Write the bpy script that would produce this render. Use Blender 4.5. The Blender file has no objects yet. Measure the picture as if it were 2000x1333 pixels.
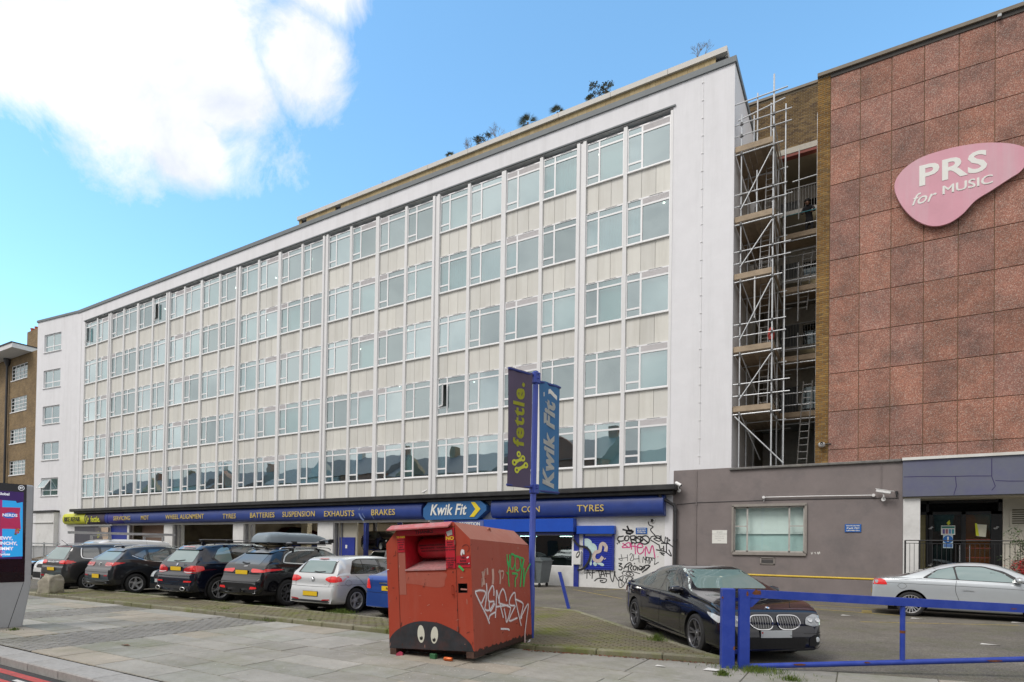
import bpy, bmesh, math, random
from mathutils import Vector, Matrix
from mathutils.bvhtree import BVHTree
rnd = random.Random(7)
SC = bpy.context.scene
COL = SC.collection
PI = math.pi
H = 1.75                                   # eye height
YAW, PIT, ROL, FPX, CPY = 0.530290044, 0.0131508396, -0.0146016852, 1152.557, 1054.311
def cam_axes():
 f = Vector((-math.sin(YAW), math.cos(YAW), 0)); r = Vector((math.cos(YAW), math.sin(YAW), 0)); u = Vector((0, 0, 1))
 f2 = f*math.cos(PIT) + u*math.sin(PIT); u2 = u*math.cos(PIT) - f*math.sin(PIT)
 return r*math.cos(ROL) - u2*math.sin(ROL), u2*math.cos(ROL) + r*math.sin(ROL), f2
RX, UX, FX_ = cam_axes()
cam = bpy.data.cameras.new('camera'); camo = bpy.data.objects.new('camera', cam); COL.objects.link(camo)
camo.matrix_world = Matrix(((RX.x, UX.x, -FX_.x, 0), (RX.y, UX.y, -FX_.y, 0), (RX.z, UX.z, -FX_.z, H), (0, 0, 0, 1)))
cam.sensor_width = 36; cam.sensor_fit = 'HORIZONTAL'; cam.lens = FPX/2000*36; cam.shift_y = (CPY-666.5)/2000
cam.clip_start = 0.1; cam.clip_end = 3000
SC.camera = camo
SUN_EL, SUN_AZ = math.radians(50), math.radians(205)     # azimuth: clockwise from +Y
world = bpy.data.worlds.new('World'); SC.world = world; world.use_nodes = True
wn, wl = world.node_tree.nodes, world.node_tree.links; wn.clear()
def N(t, **k):
 n = wn.new(t)
 for a, b in k.items(): setattr(n, a, b)
 return n
wo = N('ShaderNodeOutputWorld'); bg = N('ShaderNodeBackground'); bg.inputs[1].default_value = 0.15
sky = N('ShaderNodeTexSky', sky_type='NISHITA', sun_disc=False); sky.sun_elevation = SUN_EL; sky.sun_rotation = SUN_AZ
sky.altitude = 100; sky.air_density = 1.0; sky.dust_density = 0.3; sky.ozone_density = 3.0
tc = N('ShaderNodeTexCoord')
def wmath(op, a, b=None, c=None, clamp=False):
 n = N('ShaderNodeMath', operation=op, use_clamp=clamp)
 for i, v in enumerate((a, b, c)):
  if v is None: continue
  if isinstance(v, (int, float)): n.inputs[i].default_value = v
  else: wl.new(v, n.inputs[i])
 return n.outputs[0]
def wnoise(scale, detail, rough, vec, dist=0):
 n = N('ShaderNodeTexNoise'); n.inputs['Scale'].default_value = scale; n.inputs['Detail'].default_value = detail
 n.inputs['Roughness'].default_value = rough; n.inputs['Distortion'].default_value = dist; wl.new(vec, n.inputs['Vector']); return n.outputs['Fac']
gen = tc.outputs['Generated']
sx = N('ShaderNodeSeparateXYZ'); wl.new(gen, sx.inputs[0])
zc = wmath('MAXIMUM', sx.outputs[2], 0.05)
px_, py_ = wmath('DIVIDE', sx.outputs[0], zc), wmath('DIVIDE', sx.outputs[1], zc)
cx = N('ShaderNodeCombineXYZ'); wl.new(px_, cx.inputs[0]); wl.new(py_, cx.inputs[1])
def pix_dir(u, v):
 return (RX*((u-1000)/FPX) - UX*((v-CPY)/FPX) + FX_).normalized()
def blob(u, v, rad, soft=0.5):
 d = pix_dir(u, v)
 n = N('ShaderNodeVectorMath', operation='DISTANCE'); wl.new(gen, n.inputs[0]); n.inputs[1].default_value = d
 return wmath('SUBTRACT', 1.0, wmath('DIVIDE', n.outputs['Value'], rad))
big = wnoise(2.6, 9, 0.60, gen, 0.25); fine = wnoise(7.5, 10, 0.68, gen, 0.5)
def eblob(u, v, u2, v2): return blob(u, v, (pix_dir(u, v)-pix_dir(u2, v2)).length)
m = eblob(300, 0, 640, 150)
for b_ in (eblob(40, 70, 60, 250), eblob(370, 290, 455, 370), eblob(575, 110, 700, 140), eblob(450, 150, 560, 265), eblob(620, -60, 700, 60), eblob(-330, 60, -90, 210)):
 m = wmath('MAXIMUM', m, b_)
f1 = wmath('ADD', m, wmath('MULTIPLY', wmath('SUBTRACT', big, 0.5), 0.85))
f1 = wmath('ADD', f1, wmath('MULTIPLY', wmath('SUBTRACT', fine, 0.5), 1.35))
c1 = wmath('MULTIPLY', wmath('SUBTRACT', f1, -0.04), 2.2, clamp=True)
back = wnoise(1.7, 8, 0.6, gen, 0.2)
dt = N('ShaderNodeVectorMath', operation='DOT_PRODUCT'); wl.new(gen, dt.inputs[0]); dt.inputs[1].default_value = Vector((-0.30, 0.93, 0.2)).normalized()
w2 = wmath('MULTIPLY', wmath('SUBTRACT', 0.50, dt.outputs['Value']), 8.0, clamp=True)
c2 = wmath('MULTIPLY', wmath('MULTIPLY', wmath('SUBTRACT', back, 0.16), 7.0, clamp=True), w2)
cover = wmath('MAXIMUM', c1, c2)
shade = wnoise(5.0, 8, 0.6, gen, 0.3)
cr = N('ShaderNodeValToRGB'); wl.new(shade, cr.inputs[0])
cr.color_ramp.elements[0].position = 0.30; cr.color_ramp.elements[0].color = (3.7, 4.05, 4.7, 1)
cr.color_ramp.elements[1].position = 0.56; cr.color_ramp.elements[1].color = (5.6, 5.65, 5.75, 1)
hsv = N('ShaderNodeHueSaturation'); hsv.inputs['Saturation'].default_value = 1.03; hsv.inputs['Value'].default_value = 2.0
wl.new(sky.outputs[0], hsv.inputs['Color'])
cr2 = N('ShaderNodeValToRGB'); wl.new(shade, cr2.inputs[0]); cr2.color_ramp.elements[0].position = 0.3; cr2.color_ramp.elements[0].color = (3.0, 3.05, 3.15, 1); cr2.color_ramp.elements[1].position = 0.62; cr2.color_ramp.elements[1].color = (5.6, 5.5, 5.4, 1)
cm = N('ShaderNodeMix', data_type='RGBA'); wl.new(w2, cm.inputs[0]); wl.new(cr.outputs[0], cm.inputs[6]); wl.new(cr2.outputs[0], cm.inputs[7])
tn = N('ShaderNodeMix', data_type='RGBA', blend_type='MULTIPLY'); tn.inputs[0].default_value = 1; wl.new(hsv.outputs[0], tn.inputs[6]); tn.inputs[7].default_value = (.80, .97, .88, 1)
mx = N('ShaderNodeMix', data_type='RGBA'); wl.new(cover, mx.inputs[0]); wl.new(tn.outputs[2], mx.inputs[6]); wl.new(cm.outputs[2], mx.inputs[7])
wl.new(mx.outputs[2], bg.inputs[0]); wl.new(bg.outputs[0], wo.inputs[0])
sun = bpy.data.lights.new('sun', 'SUN'); sun.energy = 1.5; sun.angle = math.radians(25); sun.color = (1, 0.95, 0.90)
suno = bpy.data.objects.new('sun', sun); COL.objects.link(suno)
sd = Vector((math.sin(SUN_AZ)*math.cos(SUN_EL), math.cos(SUN_AZ)*math.cos(SUN_EL), math.sin(SUN_EL)))
suno.rotation_euler = sd.to_track_quat('Z', 'Y').to_euler()
vs = SC.view_settings; vs.view_transform = 'Standard'; vs.look = 'None'; vs.gamma = 1; vs.exposure = 0.42; vs.use_curve_mapping = False
def ray(u, v): return RX*((u-1000)/FPX) - UX*((v-CPY)/FPX) + FX_
def G(u, v, z=0.0): d = ray(u, v); return Vector((0, 0, H)) + d*((z-H)/d.z)
def F(u, v, Y): d = ray(u, v); return Vector((0, 0, H)) + d*(Y/d.y)
def FXp(u, v, X): d = ray(u, v); return Vector((0, 0, H)) + d*(X/d.x)
MATS = {}
def mat(name, col=(.5, .5, .5), rough=.6, metal=0., var=.12, scale=6., bump=.0, bscale=40., spec=None, coat=0., dirt=None, dscale=1.5, damt=.4, emis=None, streak=False, detail=6, rand=0.):
 if name in MATS: return MATS[name]
 m = bpy.data.materials.new(name); m.use_nodes = True; nt = m.node_tree; n, l = nt.nodes, nt.links
 b = n['Principled BSDF']; b.inputs['Roughness'].default_value = rough; b.inputs['Metallic'].default_value = metal
 if spec is not None: b.inputs['Specular IOR Level'].default_value = spec
 if coat: b.inputs['Coat Weight'].default_value = coat; b.inputs['Coat Roughness'].default_value = .03
 co = n.new('ShaderNodeTexCoord'); vec = co.outputs['Object']
 if streak or rand: vec = n.new('ShaderNodeNewGeometry').outputs['Position']
 if streak:
  mp = n.new('ShaderNodeMapping'); mp.inputs['Scale'].default_value = (1, 1, .08); l.new(vec, mp.inputs[0]); svec = mp.outputs[0]
 else: svec = vec
 src = None
 if var or dirt:
  ns = n.new('ShaderNodeTexNoise'); ns.inputs['Scale'].default_value = scale; ns.inputs['Detail'].default_value = detail; ns.inputs['Roughness'].default_value = .65; l.new(vec, ns.inputs['Vector'])
  r = n.new('ShaderNodeValToRGB'); l.new(ns.outputs['Fac'], r.inputs[0]); r.color_ramp.elements[0].position = .3; r.color_ramp.elements[1].position = .7
  r.color_ramp.elements[0].color = tuple(c*(1-var) for c in col)+(1,); r.color_ramp.elements[1].color = tuple(min(1, c*(1+var)) for c in col)+(1,)
  src = r.outputs[0]
  if dirt:
   n2 = n.new('ShaderNodeTexNoise'); n2.inputs['Scale'].default_value = dscale; n2.inputs['Detail'].default_value = 8; n2.inputs['Roughness'].default_value = .7; l.new(svec, n2.inputs['Vector'])
   r2 = n.new('ShaderNodeValToRGB'); l.new(n2.outputs['Fac'], r2.inputs[0]); r2.color_ramp.elements[0].position = .48; r2.color_ramp.elements[1].position = .75
   r2.color_ramp.elements[0].color = (0, 0, 0, 1); r2.color_ramp.elements[1].color = (damt,)*3+(1,)
   mxn = n.new('ShaderNodeMix'); mxn.data_type = 'RGBA'; l.new(r2.outputs[0], mxn.inputs[0]); l.new(src, mxn.inputs[6]); mxn.inputs[7].default_value = tuple(dirt)+(1,)
   src = mxn.outputs[2]
  if rand:
   oi = n.new('ShaderNodeObjectInfo'); mr = n.new('ShaderNodeMapRange'); l.new(oi.outputs['Random'], mr.inputs[0]); mr.inputs[3].default_value = 1-rand; mr.inputs[4].default_value = 1+rand
   mm = n.new('ShaderNodeMix'); mm.data_type = 'RGBA'; mm.blend_type = 'MULTIPLY'; mm.inputs[0].default_value = 1; l.new(src, mm.inputs[6]); l.new(mr.outputs[0], mm.inputs[7]); src = mm.outputs[2]
  l.new(src, b.inputs['Base Color'])
 else: b.inputs['Base Color'].default_value = tuple(col)+(1,)
 if bump:
  nb = n.new('ShaderNodeTexNoise'); nb.inputs['Scale'].default_value = bscale; nb.inputs['Detail'].default_value = 4; l.new(vec, nb.inputs['Vector'])
  bp = n.new('ShaderNodeBump'); bp.inputs['Strength'].default_value = bump; bp.inputs['Distance'].default_value = .01; l.new(nb.outputs['Fac'], bp.inputs['Height']); l.new(bp.outputs[0], b.inputs['Normal'])
 if emis: b.inputs['Emission Color'].default_value = tuple(emis[:3])+(1,); b.inputs['Emission Strength'].default_value = emis[3]
 MATS[name] = m; return m
def glass(name, tint=(.25, .42, .42), refl=.35, rough=.01):
 """window pane: clear tinted glass that also mirrors the sky"""
 if name in MATS: return MATS[name]
 m = bpy.data.materials.new(name); m.use_nodes = True; n, l = m.node_tree.nodes, m.node_tree.links; n.clear()
 o = n.new('ShaderNodeOutputMaterial'); mx = n.new('ShaderNodeMixShader'); t = n.new('ShaderNodeBsdfTransparent'); g = n.new('ShaderNodeBsdfGlossy')
 t.inputs[0].default_value = tuple(tint)+(1,); g.inputs['Roughness'].default_value = rough; g.inputs['Color'].default_value = (.82, .95, .97, 1)
 co = n.new('ShaderNodeTexCoord'); nz = n.new('ShaderNodeTexNoise'); nz.inputs['Scale'].default_value = 1.2; nz.inputs['Detail'].default_value = 1; l.new(co.outputs['Object'], nz.inputs['Vector'])
 bp = n.new('ShaderNodeBump'); bp.inputs['Strength'].default_value = .12; bp.inputs['Distance'].default_value = .02; l.new(nz.outputs['Fac'], bp.inputs['Height']); l.new(bp.outputs[0], g.inputs['Normal'])
 fr = n.new('ShaderNodeFresnel'); fr.inputs[0].default_value = 1.5
 ad = n.new('ShaderNodeMath'); ad.operation = 'ADD'; ad.use_clamp = True; ad.inputs[1].default_value = refl; l.new(fr.outputs[0], ad.inputs[0])
 ge = n.new('ShaderNodeNewGeometry'); iv = n.new('ShaderNodeMath'); iv.operation = 'SUBTRACT'; iv.inputs[0].default_value = 1; l.new(ge.outputs['Backfacing'], iv.inputs[1]); mu = n.new('ShaderNodeMath'); mu.operation = 'MULTIPLY'; l.new(ad.outputs[0], mu.inputs[0]); l.new(iv.outputs[0], mu.inputs[1])
 l.new(mu.outputs[0], mx.inputs[0]); l.new(t.outputs[0], mx.inputs[1]); l.new(g.outputs[0], mx.inputs[2]); l.new(mx.outputs[0], o.inputs[0])
 MATS[name] = m; return m
class MB:
 def __init__(s): s.v = []; s.f = []; s.m = []
 def add(s, vs_, fs, mi=0, M=None):
  o = len(s.v)
  for v in vs_: s.v.append(tuple(M @ Vector(v)) if M is not None else tuple(v))
  for f in fs: s.f.append(tuple(o+i for i in f)); s.m.append(mi)
  return s
 def box(s, x0, x1, y0, y1, z0, z1, mi=0, M=None):
  v = [(x, y, z) for z in (z0, z1) for y in (y0, y1) for x in (x0, x1)]
  return s.add(v, [(0, 2, 3, 1), (4, 5, 7, 6), (0, 1, 5, 4), (2, 6, 7, 3), (0, 4, 6, 2), (1, 3, 7, 5)], mi, M)
 def bbox(s, x0, x1, y0, y1, z0, z1, c=.01, mi=0, M=None):
  """box with chamfered edges"""
  v = []; 
  for (a, b, q) in ((x0, x1, 0), (y0, y1, 1), (z0, z1, 2)): pass
  P = [(x0, x1), (y0, y1), (z0, z1)]
  idx = {}
  for ix in (0, 1):
   for iy in (0, 1):
    for iz in (0, 1):
     for ax in range(3):
      p = [P[0][ix], P[1][iy], P[2][iz]]
      sg = (ix, iy, iz)
      for k in range(3):
       if k != ax: p[k] += c*(1 if sg[k] == 0 else -1)
      idx[(ix, iy, iz, ax)] = len(v); v.append(tuple(p))
  f = []
  for ax in range(3):
   o = [k for k in range(3) if k != ax]
   for sgn in (0, 1):
    q = []
    for (a, b) in ((0, 0), (1, 0), (1, 1), (0, 1)):
     t = [0, 0, 0]; t[ax] = sgn; t[o[0]] = a; t[o[1]] = b; q.append(idx[(t[0], t[1], t[2], ax)])
    if (sgn == 0) ^ (ax == 1): q.reverse()
    f.append(tuple(q))
  for ax in range(3):                       # edges along ax
   o = [k for k in range(3) if k != ax]
   for a in (0, 1):
    for b in (0, 1):
     def k_(e, fx):
      t = [0, 0, 0]; t[ax] = e; t[o[0]] = a; t[o[1]] = b; return idx[(t[0], t[1], t[2], fx)]
     f.append((k_(0, o[0]), k_(1, o[0]), k_(1, o[1]), k_(0, o[1])))
  for ix in (0, 1):
   for iy in (0, 1):
    for iz in (0, 1): f.append((idx[(ix, iy, iz, 0)], idx[(ix, iy, iz, 1)], idx[(ix, iy, iz, 2)]))
  return s.add(v, f, mi, M)
 def tube(s, pts, r, n=8, mi=0, caps=True, r2=None):
  pts = [Vector(p) for p in pts]; rings = []
  up = Vector((0, 0, 1))
  for i, p in enumerate(pts):
   d = (pts[min(i+1, len(pts)-1)] - pts[max(i-1, 0)])
   if d.length < 1e-9: d = Vector((0, 0, 1))
   d.normalize(); a = d.cross(up if abs(d.z) < .95 else Vector((1, 0, 0))).normalized(); b = d.cross(a)
   rr = r if r2 is None else r+(r2-r)*i/max(1, len(pts)-1)
   rings.append([p + a*math.cos(t*2*PI/n)*rr + b*math.sin(t*2*PI/n)*rr for t in range(n)])
  o = len(s.v); s.v += [tuple(q) for rg in rings for q in rg]
  for i in range(len(rings)-1):
   for t in range(n): s.f.append((o+i*n+t, o+i*n+(t+1) % n, o+(i+1)*n+(t+1) % n, o+(i+1)*n+t)); s.m.append(mi)
  if caps:
   s.f.append(tuple(o+t for t in range(n))); s.m.append(mi); s.f.append(tuple(o+(len(rings)-1)*n+t for t in reversed(range(n)))); s.m.append(mi)
  return s
 def prism(s, poly, a0, a1, axis='y', mi=0, M=None):
  """poly: 2D outline; extruded along axis between a0 and a1"""
  n = len(poly)
  def P(p, a): return {'y': (p[0], a, p[1]), 'x': (a, p[0], p[1]), 'z': (p[0], p[1], a)}[axis]
  v = [P(p, a0) for p in poly] + [P(p, a1) for p in poly]
  f = [tuple(range(n)), tuple(reversed(range(n, 2*n)))] + [(i, (i+1) % n + 0, (i+1) % n + n, i+n) for i in range(n)]
  return s.add(v, f, mi, M)
 def lathe(s, prof, n=24, mi=0, M=None, closed=False):
  """prof: (r, h) around the local z axis"""
  v = [(r*math.cos(2*PI*t/n), r*math.sin(2*PI*t/n), h) for (r, h) in prof for t in range(n)]
  f = [(i*n+t, i*n+(t+1) % n, (i+1)*n+(t+1) % n, (i+1)*n+t) for i in range(len(prof)-1) for t in range(n)]
  if closed: f += [tuple(reversed(range(n))), tuple((len(prof)-1)*n+t for t in range(n))]
  return s.add(v, f, mi, M)
 def mesh(s, name, mats, smooth=False, fix=True):
  me = bpy.data.meshes.new(name); me.from_pydata(s.v, [], s.f)
  if not isinstance(mats, (list, tuple)): mats = [mats]
  for m in mats: me.materials.append(m)
  if any(s.m): me.polygons.foreach_set('material_index', s.m)
  if fix:
   bm = bmesh.new(); bm.from_mesh(me); bmesh.ops.recalc_face_normals(bm, faces=bm.faces); bm.to_mesh(me); bm.free()
  if smooth:
   me.polygons.foreach_set('use_smooth', [True]*len(me.polygons))
   if smooth != 'all': me.set_sharp_from_angle(angle=math.radians(38))
  me.update(); return me
 def build(s, name, mats, parent=None, loc=None, rot=None, smooth=False, fix=True, **k):
  return link(name, s.mesh(name, mats, smooth, fix), parent, loc, rot, **k)
def link(name, me, parent=None, loc=None, rot=None, scale=None, **k):
 o = bpy.data.objects.new(name, me); COL.objects.link(o)
 if loc is not None: o.location = loc
 if rot is not None: o.rotation_euler = rot
 if scale is not None: o.scale = scale
 if parent is not None: o.parent = parent
 tag(o, **k); return o
def tag(o, label=None, cat=None, group=None, kind=None):
 if label: o['label'] = label
 if cat: o['category'] = cat
 if group: o['group'] = group
 if kind: o['kind'] = kind
 return o
def thing(name, label, cat, loc=(0, 0, 0), rotz=0, group=None):
 return link(name, None, None, loc, (0, 0, rotz), label=label, cat=cat, group=group)
def text(s, size, loc, rot, m, parent=None, ext=.004, off=0., shear=0., align='CENTER', sx=1., name='lettering', space=1.):
 c = bpy.data.curves.new('t', 'FONT'); c.body = s; c.size = size; c.extrude = ext; c.offset = off; c.shear = shear; c.align_x = align; c.align_y = 'CENTER'; c.space_character = space
 c.resolution_u = 3
 o = bpy.data.objects.new('t', c); me = bpy.data.meshes.new_from_object(o); bpy.data.objects.remove(o); bpy.data.curves.remove(c)
 me.materials.clear(); me.materials.append(m)
 if sx != 1.:
  for v in me.vertices: v.co.x *= sx
 return link(name, me, parent, loc, rot)
FRONT = (PI/2, 0, 0)          # text that faces -Y
def smoothpoly(pts, n=6):
 """closed Catmull-Rom through 2D points"""
 out = []; L = len(pts)
 for i in range(L):
  p0, p1, p2, p3 = (pts[(i+k-1) % L] for k in range(4))
  for j in range(n):
   t = j/n
   out.append(tuple(.5*((2*p1[a]) + (-p0[a]+p2[a])*t + (2*p0[a]-5*p1[a]+4*p2[a]-p3[a])*t*t + (-p0[a]+3*p1[a]-3*p2[a]+p3[a])*t**3) for a in range(2)))
 return out
def openspline(pts, n=6):
 out = []; L = len(pts)
 for i in range(L-1):
  p0, p1, p2, p3 = pts[max(i-1, 0)], pts[i], pts[i+1], pts[min(i+2, L-1)]
  for j in range(n):
   t = j/n
   out.append(tuple(.5*((2*p1[a]) + (-p0[a]+p2[a])*t + (2*p0[a]-5*p1[a]+4*p2[a]-p3[a])*t*t + (-p0[a]+3*p1[a]-3*p2[a]+p3[a])*t**3) for a in range(len(p1))))
 out.append(tuple(pts[-1])); return out
def ribbon(mb, pts, w, to3, mi=0):
 """flat stroke of width w along 2D points; to3 maps (a, b) onto the surface"""
 P = [Vector((p[0], p[1], 0)) for p in pts]; o = len(mb.v)
 for i, p in enumerate(P):
  d = P[min(i+1, len(P)-1)]-P[max(i-1, 0)]
  if d.length < 1e-9: d = Vector((1, 0, 0))
  d.normalize(); q = Vector((-d.y, d.x, 0))*(w/2)
  a, b = p+q, p-q; mb.v.append(tuple(to3(a.x, a.y))); mb.v.append(tuple(to3(b.x, b.y)))
 for i in range(len(P)-1): mb.f.append((o+2*i, o+2*i+1, o+2*i+3, o+2*i+2)); mb.m.append(mi)
WHITE = mat('white_render', (.79, .79, .815), .85, var=.03, scale=1.5, bump=.12, bscale=30, dirt=(.52, .52, .52), dscale=1.3, damt=.32, streak=True)
PAINTW = mat('white_paint', (.80, .80, .80), .45, var=.03)
def ground_mat(name, base, agg=.35, scale=55, moss=0., rough=.9, patch=.18, mossc=(.10, .115, .03), crack=False):
 m = bpy.data.materials.new(name); m.use_nodes = True; n, l = m.node_tree.nodes, m.node_tree.links; b = n['Principled BSDF']; b.inputs['Roughness'].default_value = rough
 v = n.new('ShaderNodeNewGeometry').outputs['Position']
 def nz(s, d=6, r=.6):
  q = n.new('ShaderNodeTexNoise'); q.inputs['Scale'].default_value = s; q.inputs['Detail'].default_value = d; q.inputs['Roughness'].default_value = r; l.new(v, q.inputs['Vector']); return q.outputs['Fac']
 def ramp(x, p0, p1, c0, c1):
  r = n.new('ShaderNodeValToRGB'); l.new(x, r.inputs[0]); r.color_ramp.elements[0].position = p0; r.color_ramp.elements[1].position = p1
  r.color_ramp.elements[0].color = tuple(c0)+(1,); r.color_ramp.elements[1].color = tuple(c1)+(1,); return r.outputs[0]
 def mix(f, a, c, mode='MIX'):
  q = n.new('ShaderNodeMix'); q.data_type = 'RGBA'; q.blend_type = mode
  if isinstance(f, float): q.inputs[0].default_value = f
  else: l.new(f, q.inputs[0])
  l.new(a, q.inputs[6])
  if isinstance(c, tuple): q.inputs[7].default_value = c+(1,)
  else: l.new(c, q.inputs[7])
  return q.outputs[2]
 vo = n.new('ShaderNodeTexVoronoi'); vo.inputs['Scale'].default_value = scale; l.new(v, vo.inputs['Vector'])
 a = ramp(vo.outputs['Color'], .1, .9, [c*(1-agg) for c in base], [c*(1+agg) for c in base])
 pz = ramp(nz(.45, 7, .65), .35, .65, (1-patch,)*3, (1+patch,)*3)
 c = mix(1.0, a, pz, 'MULTIPLY')
 c = mix(1.0, c, ramp(nz(3.1, 8, .75), .35, .7, (.86,)*3, (1.1,)*3), 'MULTIPLY')
 if moss:
  mf = ramp(nz(.8, 9, .76), .47, .66, (0,)*3, (moss,)*3)
  c = mix(mf, c, mossc)
 oi = n.new('ShaderNodeObjectInfo'); mr = n.new('ShaderNodeMapRange'); l.new(oi.outputs['Random'], mr.inputs[0]); mr.inputs[3].default_value = .90; mr.inputs[4].default_value = 1.08; c = mix(1.0, c, mr.outputs[0], 'MULTIPLY')
 st_ = n.new('ShaderNodeTexVoronoi'); st_.inputs['Scale'].default_value = 3.3; l.new(v, st_.inputs['Vector']); c = mix(ramp(st_.outputs['Distance'], .035, .05, (.55,)*3, (0,)*3), c, (.07, .065, .06))
 l.new(c, b.inputs['Base Color'])
 bp = n.new('ShaderNodeBump'); bp.inputs['Strength'].default_value = .5; bp.inputs['Distance'].default_value = .006; l.new(vo.outputs['Distance'], bp.inputs['Height']); l.new(bp.outputs[0], b.inputs['Normal'])
 MATS[name] = m; return m
TARMAC = ground_mat('tarmac', (.162, .146, .124), .42, 60, moss=.4, patch=.22)
ROAD = ground_mat('road_asphalt', (.062, .062, .064), .35, 90)
GR = MB()
GR.add([(-600, 4.5, 0), (600, 4.5, 0), (600, 900, 0), (-600, 900, 0)], [(0, 1, 2, 3)])
GR.build('parking_lot_ground', TARMAC, kind='structure', label='worn grey tarmac of the car park in front of the garage')
MB().add([(-600, -600, -.12), (600, -600, -.12), (600, 3.8, -.12), (-600, 3.8, -.12)], [(0, 1, 2, 3)]).build('road', ROAD, kind='structure', label='dark asphalt road with red lines at the kerb')
RED = mat('red_road_paint', (.50, .07, .06), .7, var=.25, scale=14, dirt=(.10, .09, .09), dscale=9, damt=.7)
YEL = mat('yellow_road_paint', (.50, .37, .06), .8, var=.3, scale=10, dirt=(.14, .13, .11), dscale=4, damt=.95)
def sheet(name, quad, m, z, label, cat='road marking', **k):
 MB().add([(x, y, z) for x, y in quad], [tuple(range(len(quad)))]).build(name, m, label=label, cat=cat, **k)
sheet('red_line', [(-40, 3.56), (3, 3.56), (3, 3.68), (-40, 3.68)], RED, -.116, 'red painted line on the road nearest the kerb', kind='structure')
sheet('red_line', [(-40, 3.28), (-8.9, 3.28), (-8.9, 3.40), (-40, 3.40)], RED, -.116, 'second red painted line on the road, further from the kerb', kind='structure')
sheet('white_line', [(-9.7, 3.44), (-8.9, 3.44), (-8.9, 3.50), (-9.7, 3.50)], mat('white_road_paint', (.6, .58, .55), .7, var=.2), -.1155, 'short white painted tick between the red lines', kind='structure')
KERB = mat('granite_kerb', (.36, .35, .335), .85, var=.16, scale=18, bump=.3, bscale=60, dirt=(.2, .19, .17), dscale=2)
kt = link('street_kerb', None, kind='structure')
x = -34.0; km = {}
while x < 4:
 L = .915
 mb = MB(); mb.bbox(0.004, L-.004, 3.8, 4.195, -.2, .004*rnd.random(), .014)
 mb.build('kerb_stone', KERB, kt, loc=(x, 0, 0)); x += L
SL = [ground_mat('paving_slab_%s' % q, c, .10, 160, moss=mo, patch=.12, mossc=(.15, .165, .07)) for q, c, mo in
  (('grey', (.335, .32, .285), .4), ('buff', (.385, .345, .285), .25), ('green_grey', (.325, .32, .285), .5), ('pale', (.385, .37, .335), .2))]
pv = link('pavement', None, kind='structure', label='pavement of large stone flags with bands of small grey setts')
MB().add([(-60, 4.2, -.02), (6, 4.2, -.02), (6, 4.5, -.02), (-60, 4.5, -.02)], [(0, 1, 2, 3)]).build('bedding', mat('dark_joint', (.09, .085, .07), .95), pv)
MB().add([(-60, 4.4, .002), (6, 4.4, .002), (6, 9.6, .002), (-60, 9.6, .002)], [(0, 1, 2, 3)]).build('joint_bed', mat('dark_joint2', (.115, .11, .075), .95, dirt=(.10, .12, .03), damt=.8), pv)
rows = [4.205, 4.76, 5.3, 5.86, 6.4, 6.96, 7.5, 8.06, 8.55]
bands = [(-12.9, -11.2, -.25), (-17.3, -15.8, -.15), (-22.6, -21.0, -.1), (-28.5, -27, 0)]      # sett bands across the pavement
def in_band(x0, x1): return any(not (x1 <= a or x0 >= b) for a, b, _ in bands)
slabn = 0
def edgeY(x):                       # front face of the raised brick strip
 return 8.47+(x+21.84)*.0255 if x < -8 else 8.82 if x < -4.7 else 8.82+(x+4.7)*.215
for r in range(len(rows)-1):
 y0, y1 = rows[r], rows[r+1]
 x = -26.0-rnd.random()*.6
 while x < 2.5:
  L = rnd.choice((.9, 1.1, 1.2, 1.35, 1.5)); x1 = x+L
  for a, b, k in bands:
   if x < a < x1: x1 = a
   if a <= x < b: x = b; x1 = b+L*.8
  if x1-x > .2:
   m_ = rnd.choices(SL, (4, 3, 3, 2))[0]
   dz = .012+rnd.random()*.006; g = .005
   if r == len(rows)-2: ya, yb = edgeY(x)-.012, edgeY(x1)-.012
   else: ya = yb = y1-g
   mb = MB(); c = .006
   v = [(x+g, y0+g, 0), (x1-g, y0+g, 0), (x1-g, yb, 0), (x+g, ya, 0), (x+g+c, y0+g+c, dz), (x1-g-c, y0+g+c, dz), (x1-g-c, yb-c, dz), (x+g+c, ya-c, dz)]
   v = [(p[0]-x, p[1]-y0, p[2]) for p in v]
   mb.add(v, [(4, 5, 6, 7), (0, 1, 5, 4), (1, 2, 6, 5), (2, 3, 7, 6), (3, 0, 4, 7)])
   t = rnd.uniform(-.002, .002)
   mb.build('paving_slab', m_, pv, loc=(x, y0, 0), rot=(t, t*.5, 0)); slabn += 1
  x = x1
SET = ground_mat('small_setts', (.25, .242, .225), .12, 120, moss=.2, patch=.25)
for a, b, k in bands:
 mb = MB(); y = 4.22; j = 0
 while y < edgeY(a)-.12:
  x = a+.012+(.1 if j % 2 else 0)
  while x < b-.05:
   w = min(.198, b-x-.01); z = .012+rnd.random()*.006
   mb.add([(x, y, 0), (x+w, y, 0), (x+w, y+.094, 0), (x, y+.094, 0), (x+.007, y+.007, z), (x+w-.007, y+.007, z), (x+w-.007, y+.087, z), (x+.007, y+.087, z)], [(4, 5, 6, 7), (0, 1, 5, 4), (1, 2, 6, 5), (2, 3, 7, 6), (3, 0, 4, 7)]); x += .206
  y += .102; j += 1
 mb.build('sett_band', SET, pv, kind='stuff')
STRIP = ground_mat('mossy_brick', (.18, .155, .10), .15, 120, moss=.95, mossc=(.15, .165, .03), patch=.22)
EDG = ground_mat('mossy_concrete', (.24, .225, .16), .16, 140, moss=.95, mossc=(.14, .16, .035), patch=.2)
st = link('brick_strip', None, kind='structure', label='raised strip of mossy bricks edged with concrete between pavement and car park')
def backY(x): return 10.27
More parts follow.
